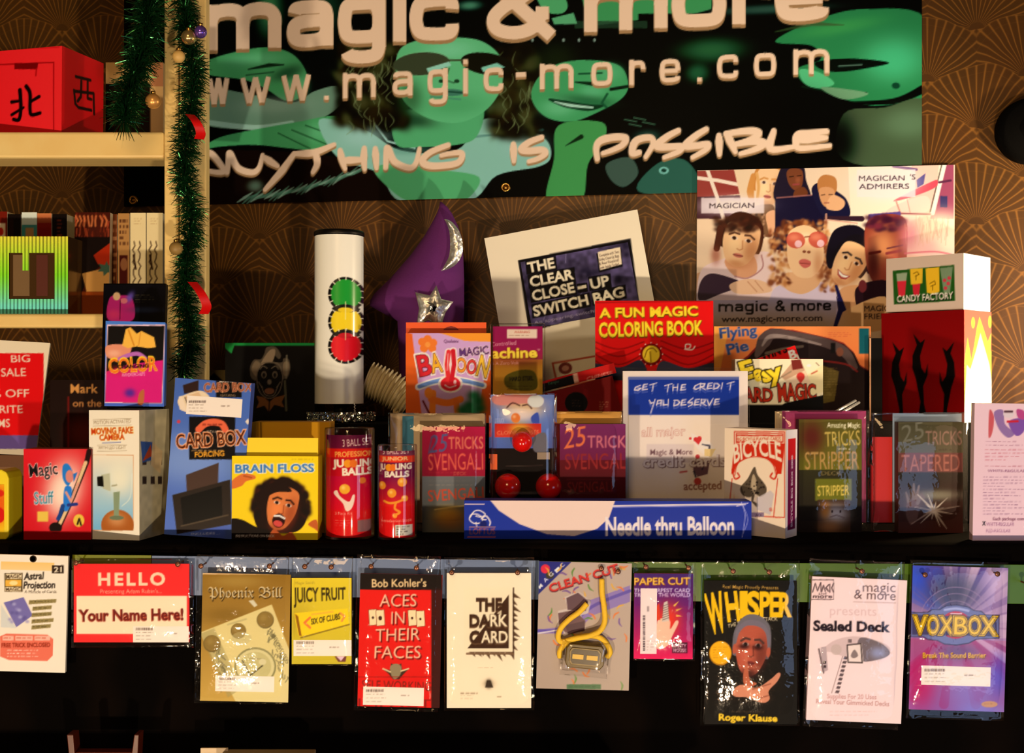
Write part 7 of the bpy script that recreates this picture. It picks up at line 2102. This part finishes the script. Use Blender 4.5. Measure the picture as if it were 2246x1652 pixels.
def art_paper(p):
    p.grad(1385, 1255, 1522, 1330, (70, 36, 100), (110, 30, 100)).grad(1385, 1330, 1522, 1450, (120, 30, 96), (236, 30, 80))
    p.text('PAPER CUT', 1392, 1284, 1514, 1283, 15, (140, 60, 20), b=.05).text('PAPER CUT', 1391, 1283, 1513, 1282, 15, (250, 190, 70), b=.02)
    for t, x0, x1, y in (('THE SHARPEST CARD', 1391, 1513, 1299), ('TRICK IN THE WORLD', 1391, 1514, 1309)):
        p.text(t, x0, y, x1, y, 8, (220, 190, 210), b=.03)
    p.blob(1465, 1360, 30, 40, (236, 50, 30), 1).poly([(1442, 1362), (1468, 1360), (1470, 1380), (1482, 1362), (1488, 1366), (1476, 1392), (1462, 1418), (1440, 1420)], (244, 190, 150), s=True).poly([(1456, 1322), (1464, 1318), (1468, 1362), (1452, 1364)], (220, 196, 170))
    for i in range(7):
        p.line([(1453, 1330 + i * 5), (1467, 1325 + i * 5)], 1.5, (110, 90, 80))
    for q in ([(1476, 1328), (1490, 1318), (1480, 1331)], [(1482, 1337), (1497, 1334), (1484, 1341)], [(1482, 1348), (1498, 1352), (1484, 1353)]):
        p.poly(q, (244, 180, 70))
    p.poly([(1440, 1330), (1446, 1322), (1448, 1360), (1440, 1360)], (226, 60, 30)).rect(1474, 1409, 1508, 1433, (80, 16, 40)).text('PARTY', 1477, 1420, 1505, 1420, 7, (230, 170, 180), b=.03).text('HOUSE', 1477, 1430, 1505, 1430, 7, (230, 170, 180), b=.03)
    s = p.sub(1404, 1291, 1441, 1434, (248, 216, 196), .0004)
    g = random.Random(2)
    y = 1350
    while y < 1426:
        l = 1 + g.random() * 3
        s.rect(1410, y, 1415, y + l, (60, 44, 50), .9)
        y += l + 1.4
    s.micro(1419, 1326, 1424, 1342, 1, (100, 80, 80), 3, .7, 12).micro(1418, 1404, 1440, 1430, 4, (150, 120, 110), 3, .6)
    s.tag = 'price_sticker'
    p.subs.append(s)


card('purple_packet', 'small purple to red packet with a bandaged finger hand', (1390, 1445), (1519, 1446), (1390, 1258), art_paper, (120, 30, 96), (1388, 1232, 1526, 1450), 7, t=.004, body=(206, 60, 80))


def art_whisper(p):
    p.rect(1530, 1270, 1760, 1595, (10, 8, 8)).text('Real Magic Proudly Presents', 1585, 1290, 1707, 1293, 7, (206, 150, 60), b=.02)
    for s, x0, x1, yt, yb in (('W', 1558, 1594, 1306, 1388), ('H', 1597, 1622, 1302, 1362), ('I', 1626, 1636, 1300, 1354), ('S', 1640, 1664, 1300, 1353), ('P', 1668, 1688, 1300, 1352), ('E', 1690, 1708, 1301, 1352), ('R', 1710, 1734, 1302, 1352)):
        p.text(s, x0, yb, x1, yb - (6 if s == 'W' else 3 if s == 'H' else 0), yb - yt, (252, 190, 16), b=.05)
    p.text('THE STACKED ATTACK', 1597, 1378, 1706, 1362, 8, (236, 206, 150), b=.02, arch=5)
    p.ell(1580, 1433, 25, 27, (190, 120, 14)).ell(1580, 1432, 23, 25, (252, 176, 24)).micro(1564, 1418, 1598, 1446, 5, (180, 110, 20), 3, .7)
    person(p, 1648, 1426, 74, 112, 6, (190, 84, 56), (110, 100, 100), (96, 36, 26), smile=1, mouth=(120, 40, 36), gray=(120, 106, 110), eye=(20, 8, 10))
    p.blob(1632, 1418, 13, 7, (40, 10, 12), .85).blob(1662, 1420, 12, 7, (40, 10, 12), .85).line([(1636, 1440), (1640, 1500)], [5, 10], (206, 104, 70), .8)
    p.blob(1642, 1480, 16, 10, (60, 26, 20), .8).poly([(1632, 1470), (1640, 1462), (1644, 1490), (1660, 1500), (1640, 1508), (1630, 1495)], (196, 96, 60), s=True)
    p.poly([(1606, 1516), (1625, 1502), (1660, 1508), (1690, 1490), (1706, 1476), (1712, 1480), (1704, 1496), (1686, 1516), (1688, 1534), (1672, 1542), (1640, 1530), (1612, 1528)], (222, 136, 96), s=True).line([(1650, 1512), (1690, 1500)], 3, (150, 76, 50), .7).line([(1660, 1534), (1684, 1526)], 3, (150, 76, 50), .7)
    p.text('An effect from the mind of', 1604, 1563, 1676, 1564, 5, (110, 80, 50)).text('Roger Klause', 1577, 1580, 1704, 1583, 14, (250, 196, 40), b=.05)


card('black_packet', 'black packet with big yellow capitals and a grey-haired face blowing over a hand', (1545, 1589), (1748, 1589), (1546, 1274), art_whisper, (10, 8, 8), (1537, 1231, 1755, 1594), 8, t=.006, body=(20, 16, 14))


def art_sealed(p):
    k = (80, 56, 56)
    p.rect(1777, 1271, 1829, 1316, (110, 84, 80)).rect(1779, 1273, 1828, 1314, (250, 208, 190))
    for s in ([(1782, 1299), (1788, 1280), (1793, 1296), (1800, 1278), (1801, 1298)], [(1802, 1298), (1806, 1284), (1810, 1297)], [(1818, 1282), (1811, 1290), (1817, 1297), (1813, 1290)], [(1820, 1282), (1820, 1299)], [(1828, 1280), (1824, 1290), (1828, 1299)]):
        p.line(s, 2.4, k)
    p.text('and', 1795, 1305, 1812, 1305, 6, k).text('more', 1783, 1312, 1825, 1312, 8, k, b=.03)
    p.text('magic', 1892, 1298, 1964, 1299, 21, (100, 70, 66), b=-.004).text('& more', 1873, 1313, 1964, 1317, 20, (90, 60, 56), b=-.004).line([(1872, 1320), (1964, 1323)], 1.5, (170, 130, 120), .7).text('presents', 1820, 1349, 1922, 1351, 20, (226, 184, 170), b=0)
    p.text('Sealed Deck', 1785, 1383, 1949, 1386, 21, (36, 22, 28), b=.05)
    p.poly([(1800, 1430), (1830, 1405), (1880, 1396), (1940, 1412), (1950, 1432), (1900, 1452), (1850, 1440), (1820, 1430)], (206, 170, 156), .7, s=True).poly([(1885, 1400), (1930, 1410), (1952, 1432), (1930, 1446), (1886, 1448)], (120, 100, 96), s=True).blob(1925, 1432, 18, 14, (160, 160, 186), .8)
    p.poly([(1857, 1414), (1890, 1411), (1894, 1456), (1858, 1455)], (246, 214, 190)).line([(1858, 1415), (1888, 1412), (1891, 1454), (1860, 1453), (1858, 1415)], 3, (70, 54, 50)).poly([(1874, 1425), (1882, 1438), (1872, 1444), (1866, 1438)], (140, 116, 106), s=True)
    for i in range(9):
        t = i / 8
        x, y = 1852 - 18 * t, 1440 + 74 * t
        p.poly([(x, y), (x + 8, y + 1), (x + 5, y + 7), (x - 3, y + 6)], (90, 70, 68))
    p.line([(1848, 1440), (1824, 1520)], 1.5, (150, 120, 110)).poly([(1800, 1420), (1812, 1418), (1816, 1470), (1804, 1476)], (190, 160, 150)).rect(1805, 1450, 1812, 1456, (60, 44, 44)).rect(1806, 1459, 1812, 1465, (60, 44, 44)).line([(1796, 1424), (1806, 1476)], 4, (120, 96, 90)).ell(1834, 1425, 12, 12, (200, 170, 150), .7).rect(1860, 1402, 1868, 1410, (120, 96, 90))
    p.text('Supplies For 20 Uses', 1814, 1532, 1922, 1534, 10, (206, 150, 136), b=.02).text('Reveal Your Gimmicked Decks', 1790, 1543, 1950, 1549, 10, (196, 140, 126), b=.02).micro(1820, 1558, 1930, 1574, 2, (226, 176, 160), 3, .7)


card('sealed_packet', 'pinkish white packet with black lettering and a drawn card case, in a glossy bag', (1768, 1579), (1976, 1588), (1774, 1264), art_sealed, (250, 212, 194), (1761, 1234, 1986, 1594), 9, t=.005, body=(200, 150, 140))


def art_vox(p):
    p.grad(1985, 1235, 2215, 1400, (90, 66, 130), (196, 150, 170)).grad(1985, 1400, 2215, 1585, (170, 80, 120), (150, 90, 150))
    g = random.Random(6)
    for i in range(40):
        a_ = g.uniform(0, 6.28)
        c = (60, 90, 190) if 2.4 < a_ < 4.4 else (226, 186, 196) if a_ > 4.4 or a_ < .6 else (170, 30, 90)
        l = g.uniform(120, 190)
        p.line([(2095 + 30 * math.cos(a_), 1370 + 30 * math.sin(a_)), (2095 + l * math.cos(a_), 1370 + l * math.sin(a_))], [4, 22], c, .4)
    p.blob(2010, 1260, 40, 40, (50, 80, 190), .8).blob(2090, 1300, 60, 50, (40, 34, 50), .8).blob(2190, 1270, 30, 50, (226, 186, 196), .7).blob(2100, 1430, 50, 20, (90, 70, 110), .7).blob(2020, 1500, 34, 60, (196, 30, 90), .8).blob(2130, 1520, 60, 40, (140, 130, 190), .7).blob(2190, 1480, 24, 50, (90, 90, 190), .7).blob(2150, 1560, 60, 20, (130, 150, 210), .5)
    for q in (50, 66, 80):
        t = np.linspace(3.5, 5.9, 20)
        p.line(np.stack([2096 + q * np.cos(t), 1370 - 2 + q * np.sin(t)], 1), 2, (170, 130, 150), .6)
    o = [(1998, 1344), (2035, 1344), (2045, 1338), (2062, 1338), (2074, 1330), (2098, 1328), (2122, 1332), (2136, 1340), (2152, 1342), (2160, 1349), (2190, 1350), (2190, 1400), (2158, 1400), (2140, 1402), (2124, 1410), (2098, 1414), (2072, 1412), (2056, 1404), (2035, 1402), (2026, 1396), (1998, 1396)]
    p.poly([(2096 + (x - 2096) * 1.02, 1371 + (y - 1371) * 1.05) for x, y in o], (46, 36, 60)).poly(o, (112, 112, 150)).line([(2072, 1338), (2098, 1335), (2124, 1340)], 5, (170, 170, 200), s=True).ell(2096, 1371, 34, 30, (196, 40, 56)).ell(2096, 1371, 26, 22, (120, 20, 40)).rect(2084, 1345, 2110, 1348, (240, 190, 190)).rect(2084, 1394, 2110, 1397, (240, 190, 190)).poly([(2000, 1349), (2186, 1354), (2186, 1396), (2000, 1392)], (70, 62, 96))
    Y, D = (250, 196, 40), (70, 44, 20)
    xs = ((2004, 2031), (2034, 2058), (2061, 2090), (2093, 2121), (2124, 2150), (2152, 2184))
    for ch, (x0, x1) in zip('VOXBOX', xs):
        y = 1390 + (x0 - 2004) * .014
        p.text(ch, x0, y, x1, y + .5, 38, D, b=.12).text(ch, x0, y, x1, y + .5, 38, Y, b=.08).text(ch, x0, y, x1, y + .5, 38, D, b=.04).text(ch, x0, y, x1, y + .5, 38, Y, b=.012)
    p.text('Break The Sound Barrier', 2024, 1445, 2163, 1445, 11, (110, 60, 16), b=.04).text('Break The Sound Barrier', 2024, 1443, 2162, 1443, 11, (246, 186, 40), b=.02)
    p.ell(2170, 1545, 18, 7, (206, 150, 110)).micro(2158, 1541, 2182, 1549, 1, (150, 100, 80), 2, .6)
    p.sticker(2020, 1464, 2173, 1502, 10)


card('violet_packet', 'violet and blue light-ray packet with a shield-shaped yellow lettered logo', (1993, 1556), (2202, 1562), (1990, 1240), art_vox, (150, 100, 150), (1988, 1235, 2213, 1577), 10, t=.005, body=(60, 40, 60))

# ------------------------------------------------------------------ things at the foot of the frame
zl = at(0, 1730, 1.44).z
lw = thing('display_shelf', 'low dark shelf board in front of the cloth, below the packets', 'shelf', Matrix.Translation((-.3, CAMY + 1.44, zl)))
box('board', -.45, .45, -.13, .03, -.018, 0, M_BLACK, lw, .001)
for x in (-.42, .40):
    box('leg', x - .02, x + .02, -.12, -.08, -zl + .0005, -.018, M_BLACK, lw)
    box('leg', x - .02, x + .02, -.01, .03, -zl + .0005, -.018, M_BLACK, lw)
k = 1.42 / F
tr = thing('wooden_tray', 'dim reddish brown open frame just showing below the red name badge packet', 'frame', Matrix.Translation(at(226, 1730, 1.42)) @ Matrix.Translation((0, 0, zl - at(226, 1730, 1.42).z + .0005)))
mw = mat('reddish_wood', (84, 30, 10), .4)
Z = lambda y: (1730 - y) * k
prism('side_upright', [(-80 * k, Z(1600)), (-66 * k, Z(1600)), (-62 * k, Z(1645)), (-62 * k, 0), (-72 * k, 0), (-76 * k, Z(1640))], 0, .02, mw, tr, .001)
prism('side_upright', [(78 * k, Z(1600)), (68 * k, Z(1600)), (62 * k, Z(1645)), (62 * k, 0), (72 * k, 0), (76 * k, Z(1640))], 0, .02, mw, tr, .001)
box('cross_bar', -62 * k, 62 * k, .002, .018, Z(1662), Z(1640), mw, tr, .001)
bt = boxed('carton', 'rounded cream carton just rising into the frame below the sepia banknote packet', 'box', (480, 1729), (684, 1729), (480, 1645), 1.415, .03, lambda p: p.rect(470, 1650, 560, 1740, (200, 160, 110)).rect(575, 1646, 690, 1740, (90, 60, 40)).micro(482, 1655, 556, 1690, 4, (110, 80, 50), 2), (170, 130, 80), body=(150, 115, 70))
M_ = bt[0].matrix_world.copy()
M_.translation.z = zl + .0006
bt[0].matrix_world = M_
l2 = boxed('leaflet', 'pale leaflet edge leaning beside the cream carton at the bottom edge', 'leaflet', (440, 1729), (500, 1729), (432, 1640), 1.438, .003, lambda p: p.micro(440, 1648, 496, 1700, 5, (120, 60, 40), 2), (230, 190, 140), body=(210, 170, 120))
M_ = l2[0].matrix_world.copy()
M_.translation.z = zl + .0006
l2[0].matrix_world = M_
